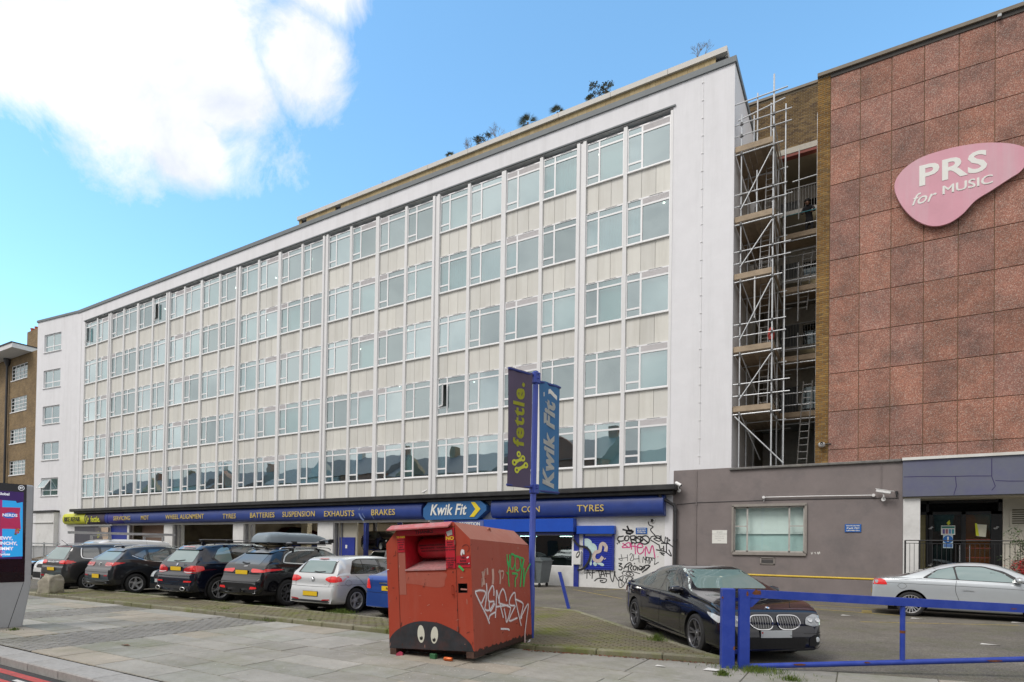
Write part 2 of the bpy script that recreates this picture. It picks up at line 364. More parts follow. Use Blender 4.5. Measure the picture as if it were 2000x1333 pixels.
def in_isle(x, y):
 P = [(-9.3, 10.1), (-8.3, 14.6), (-7.63, 14.78), (-6.43, 14.5), (-4.33, 12.25), (-2.09, 9.9), (-1.6, 9.4), (-4.7, 8.9), (-9.3, 8.8)]
 ins = False; j = len(P)-1
 for i in range(len(P)):
  if (P[i][1] > y) != (P[j][1] > y) and x < (P[j][0]-P[i][0])*(y-P[i][1])/(P[j][1]-P[i][1])+P[i][0]: ins = not ins
  j = i
 return ins
isle = [(-9.3, 10.0), (-8.3, 14.6), (-7.63, 14.78), (-6.43, 14.5), (-4.33, 12.25), (-2.09, 9.9), (-1.62, 9.45)]
poly = [(-23.2, edgeY(-23.2)+.05)] + [(x, edgeY(x)+.05) for x in (-16, -8, -4.7, -1.62)] + isle[::-1][1:-1] + [(-9.3, 10.27), (-23.6, 10.27)]
MB().prism(poly, -.02, .078, 'z').build('strip_bed', mat('strip_joint', (.10, .10, .045), .95, var=.3), st)
mb = MB(); y = 8.5; j = 0
while y < 14.8:
 x = -23.3+(.1 if j % 2 else 0)
 while x < -1.5:
  ok = (edgeY(x)+.16 < y < 10.16 and x < -9.2) or (in_isle(x, y) and in_isle(x+.2, y+.1) and y > edgeY(x)+.16)
  if ok:
   z = .086+rnd.random()*.006
   if x > -9.2 and y > 10.5: z -= .002
   mb.add([(x, y, .07), (x+.196, y, .07), (x+.196, y+.096, .07), (x, y+.096, .07), (x+.008, y+.008, z), (x+.188, y+.008, z), (x+.188, y+.088, z), (x+.008, y+.088, z)], [(4, 5, 6, 7), (0, 1, 5, 4), (1, 2, 6, 5), (2, 3, 7, 6), (3, 0, 4, 7)])
  x += .204
 y += .104; j += 1
mb.build('brick_paving', STRIP, st, kind='stuff')
def edging(pts, w=.14, h=.1, seg=.92):
 for i in range(len(pts)-1):
  a, b = Vector(pts[i]), Vector(pts[i+1]); L = (b-a).length; n_ = max(1, round(L/seg)); ang = math.atan2(b.y-a.y, b.x-a.x)
  for k in range(n_):
   p = a.lerp(b, k/n_); q = MB(); q.bbox(.004, L/n_-.004, 0, w, -.05, h+rnd.uniform(-.004, .004), .018)
   q.build('edging_stone', EDG, st, loc=(p.x, p.y, 0), rot=(0, 0, ang+rnd.uniform(-.004, .004)))
edging([(-23.2, edgeY(-23.2)), (-8, edgeY(-8)), (-4.7, edgeY(-4.7)), (-1.62, edgeY(-1.62))], h=.105)
edging([(-9.3, 10.27), (-23.6, 10.27)], w=.1, h=.098)
edging([(-1.62, 9.5), (-2.09, 9.9), (-4.33, 12.25), (-6.43, 14.5), (-7.63, 14.78)], w=.12, h=.1)
for i, (a, b, w) in enumerate([((1513, 1178), (1720, 1190), .07), ((1500, 1183), (1760, 1203), .07), ((1160, 1155), (1225, 1150), .06), ((1680, 1215), (1990, 1222), .05), ((1120, 1152), (1215, 1170), .05)]):
 p, q = G(*a), G(*b); d = (q-p).normalized(); s_ = Vector((-d.y, d.x, 0))*w/2
 sheet('bay_line', [(p-s_)[:2], (q-s_)[:2], (q+s_)[:2], (p+s_)[:2]], YEL, .004, ['worn yellow bay line nearest the grey wall', 'worn yellow bay line just in front of the one by the grey wall', 'faint yellow line at the foot of the graffiti wall', 'faint yellow line in front of the silver coupe', 'faint yellow line crossing towards the reception'][i], kind='structure')
p = G(1690, 1195); mb = MB()
for k in range(4): mb.add([(p.x-.1, p.y-.55+k*.28, .004), (p.x+.16, p.y-.55+k*.28, .004), (p.x+.18, p.y-.42+k*.28, .004), (p.x-.08, p.y-.42+k*.28, .004)], [(0, 1, 2, 3)])
mb.build('bay_number', YEL, label='yellow painted bars on the tarmac by the silver coupe', kind='structure')
FY = 24.8
BX = [-57.3+4.2*k for k in range(13)]
SILL = [5.46+3.235*k for k in range(5)]; WT = 1.95        # sill heights, window height
block = thing('office_block', 'long white five storey office block over the tyre garage', 'building', (-32, FY, 0))
block.location = (0, 0, 0)
GREY = mat('grey_coping', (.17, .19, .20), .6, var=.08, scale=3)
DARKROOM = mat('room_wall', (.46, .46, .45), .9, var=.1, scale=1)
CEIL = mat('room_ceiling', (.5, .5, .49), .9, var=.03)
PANEL = [mat('spandrel_panel_%s' % n, c, .6, var=.025, scale=2, dirt=(.44, .42, .36), dscale=1.6, damt=.5, streak=True, rand=.05) for n, c in (('a', (.675, .665, .62)), ('b', (.66, .652, .61)), ('c', (.69, .68, .63)))]
XR, XL, YB = -4.4, -58.4, 30.85
w = MB()
w.box(BX[12]+.02, XR, FY, YB, 5.07, 21.5)                                # right end with its return wall
w.box(BX[0]-1.1, BX[0]-.02, FY, YB, 4.5, 21.5)                            # left end
w.box(BX[0]-.02, BX[12]+.02, FY, YB, SILL[4]+WT+.26, 21.5)                # wall above the top windows
w.box(BX[0]-.02, BX[12]+.02, 29.2, YB, 4.3, SILL[4]+WT+.26)               # rear
w.box(BX[0]-1.1, -6.6, 25.4, YB, 4.15, 4.5)
w.build('wall', WHITE, block)
gw = MB(); gw.box(-6.9, -6.7, FY-.012, FY+.3, 4.2, 5.07); gw.box(-7.05, -6.72, FY-.006, FY+.2, 0, 4.25); gw.build('wall', WHITE, block)
c = MB(); c.box(BX[0]-1.2, XR+.06, FY-.07, YB+.06, 21.5, 21.74); c.build('coping', GREY, block)
hd = MB(); hd.box(BX[0]-.1, BX[12]+.12, FY-.06, FY+.02, SILL[4]+WT+.24, SILL[4]+WT+.30); hd.build('window_hood', GREY, block)
fl = MB()
for k in range(6):
 z = 4.52+3.235*k if k < 5 else SILL[4]+WT+.262
 if k < 5: fl.box(BX[0], BX[12], FY+.30, 29.2, z-.02, z+.12)
fl.build('room_floor', CEIL, block)
pt = MB()
for k in range(25):
 x = BX[0]+2.1*k
 if k % 2 == 0: pt.box(x-.07, x+.07, FY+.34, 29.2, 4.6, 20.6)
pt.build('room_partition', DARKROOM, block)
bk = MB()
for k in range(5):
 z = 4.66+3.235*k
 bk.box(BX[0], BX[12], FY+.22, FY+.34, z-.2, SILL[k]-.03)
bk.build('spandrel_backing', mat('backing', (.3, .3, .28), .9), block)
LIT = mat('downlight_lens', (1, .95, .85), .5, var=0, emis=(1, .9, .7, 9))
dl_me = MB().lathe([(0, 0), (.05, 0), (.05, .02), (0, .02)], 8).mesh('downlight', LIT)
for k in range(5):
 for j in range(24):
  if rnd.random() < (.55 if j > 9 else .3):
   link('downlight', dl_me, block, (BX[0]+2.1*j+rnd.uniform(.5, 1.6), FY+rnd.uniform(.9, 2.6), 4.50+3.235*(k+1)-.025 if k < 4 else SILL[4]+WT+.23))
RIB = mat('white_rib', (.77, .77, .775), .5, var=.03, dirt=(.5, .5, .48), dscale=.8, damt=.3, streak=True)
for k in range(13):
 x = BX[k]; zt = SILL[4]+WT+.12; wide = k % 2 == 1 and 0 < k < 12
 mb = MB()
 if wide:
  for s in (-1, 1): mb.box(x+s*.155-.075, x+s*.155+.075, FY-.04, FY+.15, 4.46, zt)
  mb.box(x-.08, x+.08, FY+.03, FY+.15, 4.46, zt-.02)
 elif k in (0, 12):
  s = 1 if k == 0 else -1; mb.box(x-.02 if k == 0 else x-.09, x+.09 if k == 0 else x+.02, FY-.02, FY+.15, 4.46, zt)
 else: mb.box(x-.125, x+.125, FY-.02, FY+.15, 4.46, zt)
 mb.build('rib', RIB, block)
 if k < 12: MB().box(x+2.1-.085, x+2.1+.085, FY-.005, FY+.15, 4.46, zt).build('rib', RIB, block)
def opening(j):
 """left and right edge of window column j (0 = leftmost)"""
 k = j//2; a, b = BX[k]+(j % 2)*2.1, BX[k]+(j % 2)*2.1+2.1
 def half(kk, mid): return .085 if mid else (.23 if kk % 2 == 1 else .09 if kk in (0, 12) else .125)
 return a+half(k, j % 2 == 1), b-half(k+1, j % 2 == 0)
FW = 1.85; FRAME = mat('white_upvc', (.86, .86, .87), .35, var=.02)
def frame_mesh(louL, louR):
 f = MB(); y0, y1 = FY+.05, FY+.12
 f.box(0, FW, y0, y1, 0, .05); f.box(0, FW, y0, y1, WT-.06, WT); f.box(0, .05, y0, y1, .05, WT-.05); f.box(FW-.05, FW, y0, y1, .05, WT-.05)
 f.box(.60, .68, y0, y1, .05, WT-.05)
 f.box(.05, .60, y0, y1, WT-.38, WT-.30); f.box(.68, FW-.05, y0, y1, WT-.38, WT-.30); f.box(.05, .60, y0, y1, .33, .41)
 f.box(-.01, FW+.01, FY+.0, FY+.13, -.05, .0)
 for a, b in ((.12, .52), (.95, 1.55)):
  f.box(a, b, FY+.036, FY+.05, WT-.026, WT-.008)
 for (a, b, on) in ((.05, .60, louL), (.68, FW-.05, louR)):
  if on:
   for i in range(7): z = WT-.30+.035*i+.005; f.add([(a, y0+.004, z+.027), (b, y0+.004, z+.027), (b, y0-.002, z), (a, y0-.002, z), (b, y0+.02, z+.034), (a, y0+.02, z+.034)], [(0, 1, 2, 3), (0, 1, 4, 5)], 2)
   f.box(a, b, y0+.025, y0+.03, WT-.30, WT-.05, mi=2)
 for a, b in ((.14, .50), (.98, 1.52)): f.box(a, b, FY+.033, FY+.0355, WT-.020, WT-.015, mi=1)
 return f.mesh('frame', [FRAME, mat('slot_dark', (.04, .04, .04), .8), mat('louvre_grey', (.56, .54, .55), .5, var=.05)])
FR = {k: frame_mesh(*k) for k in ((0, 0), (1, 0), (0, 1), (1, 1))}
PGL = glass('window_glass', (.62, .76, .77), .46)
PGV = [PGL, glass('window_glass_b', (.68, .80, .80), .38), glass('window_glass_c', (.56, .70, .73), .54)]
def pane_mesh(x0, x1, z0, z1): return MB().box(x0, x1, FY+.08, FY+.092, z0, z1).mesh('pane', PGL)
PN = {'tl': pane_mesh(.05, .60, WT-.30, WT-.05), 'tr': pane_mesh(.68, FW-.05, WT-.30, WT-.05), 'ml': pane_mesh(.05, .60, .41, WT-.38), 'bl': pane_mesh(.05, .60, .05, .33), 'br': pane_mesh(.68, FW-.05, .05, WT-.38)}
PNV = [PN]
for g_ in PGV[1:]:
 d_ = {}
 for k_, m__ in PN.items(): q = m__.copy(); q.materials.clear(); q.materials.append(g_); d_[k_] = q
 PNV.append(d_)
def sash_mesh():
 f = MB()
 for a in ((.05, .60, .41, .46), (.05, .60, WT-.43, WT-.38), (.05, .10, .46, WT-.43), (.55, .60, .46, WT-.43)): f.box(a[0]-.05, a[1]-.05, 0, .05, a[2], a[3])
 f.box(.05, .50, .02, .03, .46, WT-.43, mi=1); return f.mesh('open_casement', [FRAME, PGL])
SASH = sash_mesh()
BL = {}
def blind(kind):
 if kind in BL: return BL[kind]
 if kind in ('roller', 'roller2', 'roller3'):
  m = mat('roller_blind_'+kind, {'roller': (.50, .62, .60), 'roller2': (.62, .70, .70), 'roller3': (.38, .48, .50)}[kind], .85, var=.05)
  me = MB().box(.66, FW-.03, FY+.2, FY+.205, .0, WT).mesh('blind', m)
 elif kind == 'full':
  me = MB().box(.02, FW-.02, FY+.2, FY+.205, .0, WT).mesh('blind', mat('roller_blind_full', (.42, .55, .54), .85, var=.05))
 elif kind == 'curtain' or kind == 'curtain_part':
  m = mat('sheer_curtain', (.62, .70, .72), .9, var=.05); mb = MB(); n_ = 60 if kind == 'curtain' else 18; x0 = .02; w_ = FW-.04 if kind == 'curtain' else .6
  pts = [(x0+w_*i/n_, FY+.22+.03*math.sin(i*1.35)) for i in range(n_+1)]
  v = [(a, b, 0) for a, b in pts]+[(a, b, WT) for a, b in pts]; mb.add(v, [(i, i+1, i+n_+2, i+n_+1) for i in range(n_)]); me = mb.mesh('curtain', m)
 BL[kind] = me; return me
lou = {23: (0, 0), 22: (0, 1), 21: (1, 0), 17: (0, 1), 16: (1, 0), 12: (0, 1), 11: (1, 0), 8: (0, 1), 7: (1, 0), 3: (1, 1), 0: (0, 1)}
openw = {(4, 23), (4, 18), (1, 5)}
small = {(3, 23): 1}
for j in range(24):
 a, b = opening(j); sc = (b-a)/FW; col = 23-j; lv = lou.get(col, (0, 0))
 for k in range(5):
  o = link('window', FR[lv], block, (a, 0, SILL[k]), scale=(sc, 1, 1))
  PNk = rnd.choice(PNV)
  for key, pm in PNk.items():
   if (key == 'tl' and lv[0]) or (key == 'tr' and lv[1]): continue
   if key == 'ml' and (k, col) in openw:
    link('open_casement', SASH, o, (.05, FY+.04, 0), (0, 0, -math.radians(rnd.uniform(20, 42)))); continue
   q = link('pane', pm, o)
   q.rotation_euler = (rnd.uniform(-.0006, .0006), 0, rnd.uniform(-.0008, .0008))
  r_ = rnd.random()
  kd = None
  if k == 2 and col in (6, 5): kd = 'curtain'
  elif lv[0] and not lv[1]: kd = 'full' if r_ < .3 else None
  elif lv[1]: kd = ('roller', 'roller2', 'roller3')[int(r_*3)] if r_ < .8 else 'curtain_part'
  elif r_ < .14: kd = 'full'
  elif r_ < .22: kd = 'curtain'
  elif r_ < .40: kd = rnd.choice(('roller', 'roller3'))
  elif r_ < .55: kd = 'curtain_part'
  if kd: link('blind' if 'curtain' not in kd else 'curtain', blind(kd), o)
unit = [MB().bbox(0, 1, 0, .03, 0, 1, .004).mesh('spandrel_panel', m) for m in PANEL]
rest = MB()
for j in range(24):
 a, b = opening(j)
 for k in range(5):
  z1 = SILL[k]-.045; z0 = SILL[k-1]+WT+.01 if k else 4.44
  for i in range(3):
   x0 = a+(b-a)*i/3+.006; x1 = a+(b-a)*(i+1)/3-.006
   if j >= 4: link('spandrel_panel', rnd.choice(unit), block, (x0, FY+.085+rnd.uniform(0, .004), z0), scale=(x1-x0, 1, z1-z0))
   else: rest.box(x0, x1, FY+.09, FY+.12, z0, z1)
rest.build('spandrel_panel', PANEL[0], block, kind='stuff')
cd = MB(); cd.box(-5.66, -5.64, FY-.02, FY+.01, 5.3, 21.4)
for i in range(22): cd.box(-5.70, -5.62, FY-.03, FY, 5.6+i*.74, 5.63+i*.74)
cd.build('conduit', RIB, block)
cn = MB(); cn.box(-57.85, -57.83, FY-.02, FY+.01, 4.6, 21.3); cn.build('conduit', RIB, block)
PY = 26.3; TAN = [mat('tan_cladding_%d' % i, c, .65, var=.06, scale=4) for i, c in enumerate(((.36, .27, .125), (.33, .245, .115), (.39, .30, .15)))]
pent = MB(); pent.box(-32.2, -5.1, PY+.08, 29.5, 21.7, 23.2); pent.build('penthouse_wall', mat('dark_void', (.03, .03, .03), .9), block)
x = -32.2; i = 0
while x < -5.15:
 if not (-29.0 < x < -28.5 or x > -5.7 or -32.0 < x < -31.5):
  MB().box(x, min(x+.236, -5.1), PY, PY+.08, 21.7, 23.26).build('cladding_board', rnd.choice(TAN), block)
 x += .243; i += 1
fz = mat('pale_fascia', (.60, .58, .54), .6, var=.04)
x = -32.3
while x < -5.0:
 x1 = min(x+2.75, -4.98); MB().box(x+.008, x1-.008, PY-.1, PY+.12, 23.26, 23.5).build('fascia_panel', fz, block); x = x1
MB().box(-32.3, -4.98, PY+.12, 29.5, 23.2, 23.46).build('penthouse_roof', fz, block)
wing = thing('stair_wing', 'plain white wing with one column of five windows at the left end', 'building', (-58.39, FY, 0), math.radians(6))
wm = MB()
wcz = [18.64+.0-3.235*k for k in range(4)]+[5.72]         # sill heights
wins = [(-5.08, -2.52, z) for z in wcz]
zs = sorted([(z, z+1.62) for z in wcz])
wm.box(-6.15, -5.08, 0, 7, 4.0, 21.55); wm.box(-2.52, .05, 0, 7, 4.0, 21.55)
prev = 4.0
for z0, z1 in zs: wm.box(-5.08, -2.52, 0, .4, prev, z0); prev = z1
wm.box(-5.08, -2.52, 0, .4, prev, 21.55); wm.box(-5.08, -2.52, 3, 3.2, 4.0, 21.5)
wm.box(-6.15, .05, 0, 7, 0, 3.99)
wm.build('wall', WHITE, wing)
MB().box(-6.22, .1, -.07, 7, 21.55, 21.74).build('coping', GREY, wing)
def small_window(parent, x0, x1, z0, z1, y=.1, openl=False):
 f = MB(); t = .07; mx_ = (x0+x1)/2; tz = z0+(z1-z0)*.32
 f.box(x0, x1, y, y+.08, z0, z0+t); f.box(x0, x1, y, y+.08, z1-t, z1); f.box(x0, x0+t, y, y+.08, z0+t, z1-t); f.box(x1-t, x1, y, y+.08, z0+t, z1-t); f.box(mx_-.04, mx_+.04, y, y+.08, z0+t, z1-t); f.box(x0+t, mx_-.04, y, y+.08, tz-.04, tz+.04); f.box(mx_+.04, x1-t, y, y+.08, tz-.04, tz+.04)
 f.box(x0-.1, x1+.1, -.08, y, z0-.06, z0)
 o = f.build('window', FRAME, parent)
 for i, (a, b, c_, d) in enumerate(((x0+t, mx_-.04, z0+t, tz-.04), (mx_+.04, x1-t, z0+t, tz-.04), (x0+t, mx_-.04, tz+.04, z1-t), (mx_+.04, x1-t, tz+.04, z1-t))):
  if openl and i == 2:
   q = MB(); 
   for (e, g, h_, k_) in ((0, b-a, -.05, 0), (0, b-a, c_-d, c_-d+.05), (0, .05, c_-d+.05, -.05), (b-a-.05, b-a, c_-d+.05, -.05)): q.box(e, g, 0, .05, h_, k_)
   q.box(.05, b-a-.05, .02, .03, c_-d+.05, -.05, mi=1)
   q.build('open_casement', [FRAME, PGL], o, (a, y, d), (-math.radians(32), 0, 0)); continue
  MB().box(a, b, y+.03, y+.042, c_, d).build('pane', PGL, o)
for i, (a, b, z) in enumerate(wins): small_window(wing, a+.02, b-.02, z+.02, z+1.6, openl=(i == 4))
link('curtain', MB().box(-5.0, -3.8, .5, .52, wcz[0], wcz[0]+1.6).mesh('curtain', mat('cream_curtain', (.6, .58, .5), .9)), wing)
TWIG = mat('bare_twig', (.22, .18, .15), .9, var=.2); LEAFD = mat('dark_roof_leaf', (.075, .09, .055), .6, var=.3)
def twig_bush(name, label, x, h, wd, leafy, seed, dens=1.0):
 r = random.Random(seed); t = thing(name, label, 'shrub', (x, PY+.2, 23.44), group='plants along the roof edge'); mb = MB(); lf = MB()
 h *= .85; wd *= .95
 def grow(p, d, L, rad, lev):
  q = p+d*L; mb.tube([p, (p+q)/2+Vector((r.uniform(-.03, .03),)*3), q], rad, 4, caps=False, r2=rad*.5)
  if lev == 0:
   if leafy:
    for _ in range(leafy):
     c_ = q+Vector((r.gauss(0, .05), r.gauss(0, .05), r.gauss(0, .04))); a = Vector((r.uniform(-1, 1), r.uniform(-1, 1), r.uniform(-.6, .6))).normalized()*.06; b_ = a.cross(Vector((r.uniform(-1, 1), r.uniform(-1, 1), 1))).normalized()*.022
     lf.add([c_-a, c_+b_, c_+a, c_-b_], [(0, 1, 2, 3)])
   return
  for _ in range(3 if lev > 1 else 4):
   nd = (d+Vector((r.uniform(-.75, .75), r.uniform(-.6, .6), r.uniform(-.25, .45)))).normalized(); grow(q, nd, L*r.uniform(.6, .85), rad*.6, lev-1)
 for _ in range(int(4*dens)):
  d = Vector((r.uniform(-.7, .7)*wd/h, r.uniform(-.4, .4), 1)).normalized(); grow(Vector((r.uniform(-wd*.25, wd*.25), 0, 0)), d, h*.36, .016, 3 if dens > .6 else 2)
 mb.build('branches', TWIG, t)
 if leafy: lf.build('leaves', LEAFD, t, fix=False)
def palm(label, x, h, seed):
 h *= .72
 r = random.Random(seed); t = thing('palm', label, 'palm', (x, PY+.2, 23.40), group='plants along the roof edge'); mb = MB(); mb.tube([(0, 0, 0), (.03, 0, h*.45)], .06, 6, r2=.05); mb.build('trunk', TWIG, t); lf = MB()
 for i in range(26):
  a = r.uniform(0, 2*PI); e = r.uniform(-.3, 1.3); d = Vector((math.cos(a)*math.cos(e), math.sin(a)*math.cos(e), math.sin(e))); L = h*r.uniform(.4, .65)
  b = Vector((.03, 0, h*.45)); s = d.cross(Vector((0, 0, 1))).normalized()
  for g in range(-3, 4):
   dd = (d+s*g*.13).normalized(); m_ = b+dd*L*.55; en = b+dd*L+Vector((0, 0, -.12*L-.03)); lf.add([b+d*.1, m_+s*.014, en, m_-s*.014], [(0, 1, 2, 3)])
 lf.build('fronds', LEAFD, t, fix=False)
def roofx(px, py): return F(px, py, PY+.2).x
palm('small spiky palm, leftmost of the dark plants on the roof edge', roofx(878, 300), .9, 1)
twig_bush('bare_shrub', 'thin bare shrub alone on the roof edge, furthest left', roofx(748, 350), .7, .6, 0, 2, .5)
twig_bush('bare_shrub', 'bare rounded shrub just left of the dark twiggy one on the roof', roofx(922, 275), 1.0, .9, 0, 3)
twig_bush('shrub', 'dark twiggy shrub between the two bare ones on the roof', roofx(944, 272), .85, .7, 3, 4)
twig_bush('bare_shrub', 'bare rounded shrub just right of the dark twiggy one on the roof', roofx(970, 262), 1.1, .9, 0, 5)
palm('bushy dark palm, largest plant on the roof edge', roofx(1030, 240), 1.45, 6)
palm('narrow dark palm right of the bushy one on the roof edge', roofx(1088, 215), 1.15, 7)
twig_bush('shrub', 'wide low leafy shrub on the roof edge right of the palms', roofx(1180, 185), 1.0, 1.8, 5, 8)
twig_bush('bare_shrub', 'tall wispy bare shrub near the right end of the roof', roofx(1372, 105), 1.0, 1.2, 0, 9)
BLUE = mat('navy_fascia', (.030, .062, .27), .38, var=.12, scale=2, dirt=(.05, .07, .22), dscale=2.5, damt=.5, streak=True)
BLUE2 = mat('bright_blue_metal', (.015, .085, .50), .35, var=.05, dirt=(.02, .05, .3), damt=.4)
BLUEP = mat('blue_paint', (.018, .035, .28), .45, var=.08, dirt=(.10, .11, .2), dscale=3, damt=.3)
GOLD = mat('gold_letter', (.62, .47, .14), .5, var=.05)
YELL = mat('lime_yellow', (.60, .62, .03), .45, var=.04)
YEL2 = mat('logo_yellow', (.80, .62, .03), .45, var=.03)
LOGOB = mat('logo_blue', (.03, .13, .33), .4, var=.05); PURPD = mat('dark_plum', (.055, .04, .075), .55, var=.08)
LW = mat('logo_white', (.78, .78, .74), .5, var=.03)
BLACKC = mat('black_canopy', (.022, .022, .024), .55, var=.25, dirt=(.09, .09, .085), dscale=1.2, damt=.5)
WBR = mat('white_painted_brick', (.72, .72, .71), .8, var=.04, bump=.2, bscale=12, dirt=(.38, .37, .35), dscale=.9, damt=.5)
can = MB(); can.bbox(-57.6, -6.45, FY-.72, FY+.05, 4.21, 4.44, .03); can.bbox(-57.2, -6.6, FY-.55, FY+.05, 4.05, 4.21, .02)
can.build('canopy', BLACKC, block)
gar = thing('tyre_garage', 'ground floor tyre garage with blue fascia, workshop bays and reception', 'garage')
ZL, ZH = 3.17, 4.1
def fascia(x0, x1, m, name='fascia', bulge=.42, r=.2):
 pts = []
 for i in range(15):
  a = -PI/2+PI*i/14; pts.append((FY-.02-bulge*max(0, math.cos(a))**.55, (ZL+ZH)/2+(ZH-ZL)/2*math.sin(a)))
 mb = MB(); n = len(pts); xs = [x0, x0+.03, x1-.03, x1]; sc = [.9, 1, 1, .9]
 v = []
 for x, s in zip(xs, sc):
  for p in pts: v.append((x, FY-.02+(p[0]-FY+.02)*s, p[1]))
 f = [(i*n+j, i*n+j+1, (i+1)*n+j+1, (i+1)*n+j) for i in range(3) for j in range(n-1)]+[tuple(range(n)), tuple(3*n+q for q in range(n))]
 mb.add(v, f); return mb.build(name, m, gar, smooth=True)
fy = FY-.42
fascia(-49.6, -19.85, BLUE); fascia(-15.55, -7.0, BLUE)
fascia(-51.9, -49.62, mat('blue_purple_fascia', (.03, .03, .26), .4, var=.1))
SIGN_N = [('SERVICING', 238, 1013, .46), ('MOT', 283, 1012, .46), ('WHEEL ALIGNMENT', 360, 1010, .46), ('TYRES', 448, 1009, .46), ('BATTERIES', 512, 1007, .46), ('SUSPENSION', 583, 1005, .46), ('EXHAUSTS', 662, 1004, .46), ('BRAKES', 748, 1001.5, .46), ('AIR CON', 1022, 996, .40), ('TYRES', 1153, 993.5, .42)]
for s, u, v, sz in SIGN_N:
 p = F(u, v, fy-.02); text(s, sz, (p.x, fy-.03, p.z), FRONT, GOLD, gar, ext=.01, off=.003, sx=1.08, space=1.04)
mb = MB(); 
for q in (([(703, 992), (700, 1000), (704, 1010), (710, 1017)], .10), ([(709, 990), (706, 1000), (712, 1012)], .04), ([(724, 1003), (730, 1014)], .03)):
 pp = [F(a, b, fy-.03) for a, b in q[0]]; ribbon(mb, openspline([(p.x, p.z) for p in pp], 5), q[1], lambda a, b: (a, fy-.015-.0*(b), b))
mb.build('scuff', mat('pale_scuff', (.14, .2, .38), .6, var=.3), gar, fix=False)
ks = thing('logo_sign', 'blue hexagonal tyre shop logo board over the reception', 'sign')
poly = [(-19.5, 3.12), (-16.3, 3.12), (-15.75, 3.55), (-15.75, 3.78), (-16.2, 4.10), (-19.3, 4.10), (-19.68, 3.70), (-19.68, 3.30)]
MB().prism(poly, fy-.06, FY-.03).build('board', LOGOB, ks)
text('Kwik Fit', .78, (-18.1, fy-.07, 3.60), FRONT, LW, ks, ext=.012, off=.016, shear=.22, sx=.84, space=1.02)
cv = [(-16.65, 3.97), (-16.42, 3.97), (-16.08, 3.62), (-16.45, 3.24), (-16.72, 3.24), (-16.38, 3.62)]
MB().prism(cv, fy-.085, fy-.065).build('chevron', YEL2, ks)
fz_ = thing('bike_repair_fascia', 'yellow and plum bike repair fascia at the left end of the shops', 'sign')
def fas2(x0, x1, m, nm, pr):
 global gar; g0 = gar; gar = fz_; o = fascia(x0, x1, m, nm); gar = g0; return o
p0, p1, p2 = F(122, 1015, fy).x, F(165, 1015, fy).x, F(204, 1015, fy).x
fas2(p0, p1, YELL, 'yellow_panel', 0); fas2(p1, p2, PURPD, 'plum_panel', 0); fas2(p2, -51.92, BLUEP, 'end_panel', 0)
q = F(141, 1015, fy); text('BIKE REPAIR', .52, (q.x, fy-.03, q.z), FRONT, mat('dark_letter', (.05, .05, .03), .6, var=0), fz_, ext=.01, off=.006, sx=1.0)
q = F(187, 1015, fy); text('fettle.', .66, (q.x, fy-.03, q.z), FRONT, YELL, fz_, ext=.01, off=.012, sx=1.0)
q = F(170.5, 1015, fy); lg = MB()
def chainlogo(mb, to3, sc):
 """three chain-link shapes"""
 for (ax, ay, bx, by) in ((-.42, .26, -.06, -.5), (.0, .46, .32, -.26), (.52, .1, .52, .1)):
  a, b = Vector((ax, ay, 0)), Vector((bx, by, 0))
  for c_ in (a, b):
   for k in range(14):
    t0, t1 = 2*PI*k/14, 2*PI*(k+1)/14; o = len(mb.v)
    for (r_, t) in ((.19, t0), (.19, t1), (.07, t1), (.07, t0)): mb.v.append(tuple(to3((c_.x+r_*math.cos(t))*sc, (c_.y+r_*math.sin(t))*sc)))
    mb.f.append((o, o+1, o+2, o+3)); mb.m.append(0)
   if (b-a).length < .01: break
  if (b-a).length > .01:
   d = (b-a).normalized(); n_ = Vector((-d.y, d.x, 0)); o = len(mb.v)
   for p in (a+n_*.13+d*.1, a-n_*.13+d*.1, (a+b)/2-n_*.08, b-n_*.13-d*.1, b+n_*.13-d*.1, (a+b)/2+n_*.08): mb.v.append(tuple(to3(p.x*sc, p.y*sc)))
   mb.f.append((o, o+1, o+2, o+3, o+4, o+5)); mb.m.append(0)
chainlogo(lg, lambda a, b: (q.x+a, fy-.045, q.z+b), .5); lg.build('emblem', YELL, fz_, fix=False)
wl_ = MB()
wl_.box(-53.6, -6.96, FY+.03, FY+.35, 3.05, 4.2)
PIL = [(-44.62, -43.5), (-36.36, -35.25), (-28.16, -26.85), (-19.6, -18.45)]
for a, b in PIL: wl_.box(a, b, FY, FY+.9, 0, 3.1)
wl_.box(-11.25, -6.96, FY, FY+.35, 0, 3.2)
wl_.box(-18.46, -11.25, FY, FY+.35, 0, .92)
wl_.box(-60.6, -52.45, FY, FY+.35, 0, 3.5); wl_.box(-49.75, -49.5, FY, FY+.35, 0, 3.1)
wl_.build('wall', WBR, gar)
hall = MB(); hall.box(-57, -4.5, 39.8, 40, 0, 4.1); hall.box(-57, -4.5, FY+.3, 40, 4.15, 4.3); hall.box(-57, -56.8, FY+.3, 39.8, 0, 4.1); hall.box(-18.5, -18.3, FY+.35, 39.8, 0, 4.15); hall.box(-36.3, -36.2, FY+.9, 33, 0, 4.15)
hall.build('hall_wall', mat('cream_wall', (.42, .36, .26), .85, var=.15, scale=1, dirt=(.12, .10, .08), dscale=.6, damt=.7), gar)
b_ = MB()
for i in range(9): b_.box(-56+i*4.2, -55.8+i*4.2, 26, 39, 3.85, 4.1)
for i in range(5): b_.tube([(-56, 28+i*2.3, 3.7), (-19, 28+i*2.3, 3.7)], .05, 6)
for x in (-40.5, -31.5, -24.2): b_.box(x, x+.25, 33, 33.2, 0, 4.1)
b_.build('steelwork', mat('dark_steel', (.05, .045, .045), .6), gar)
CRP = mat('cream_paint', (.50, .44, .31), .8, var=.08)
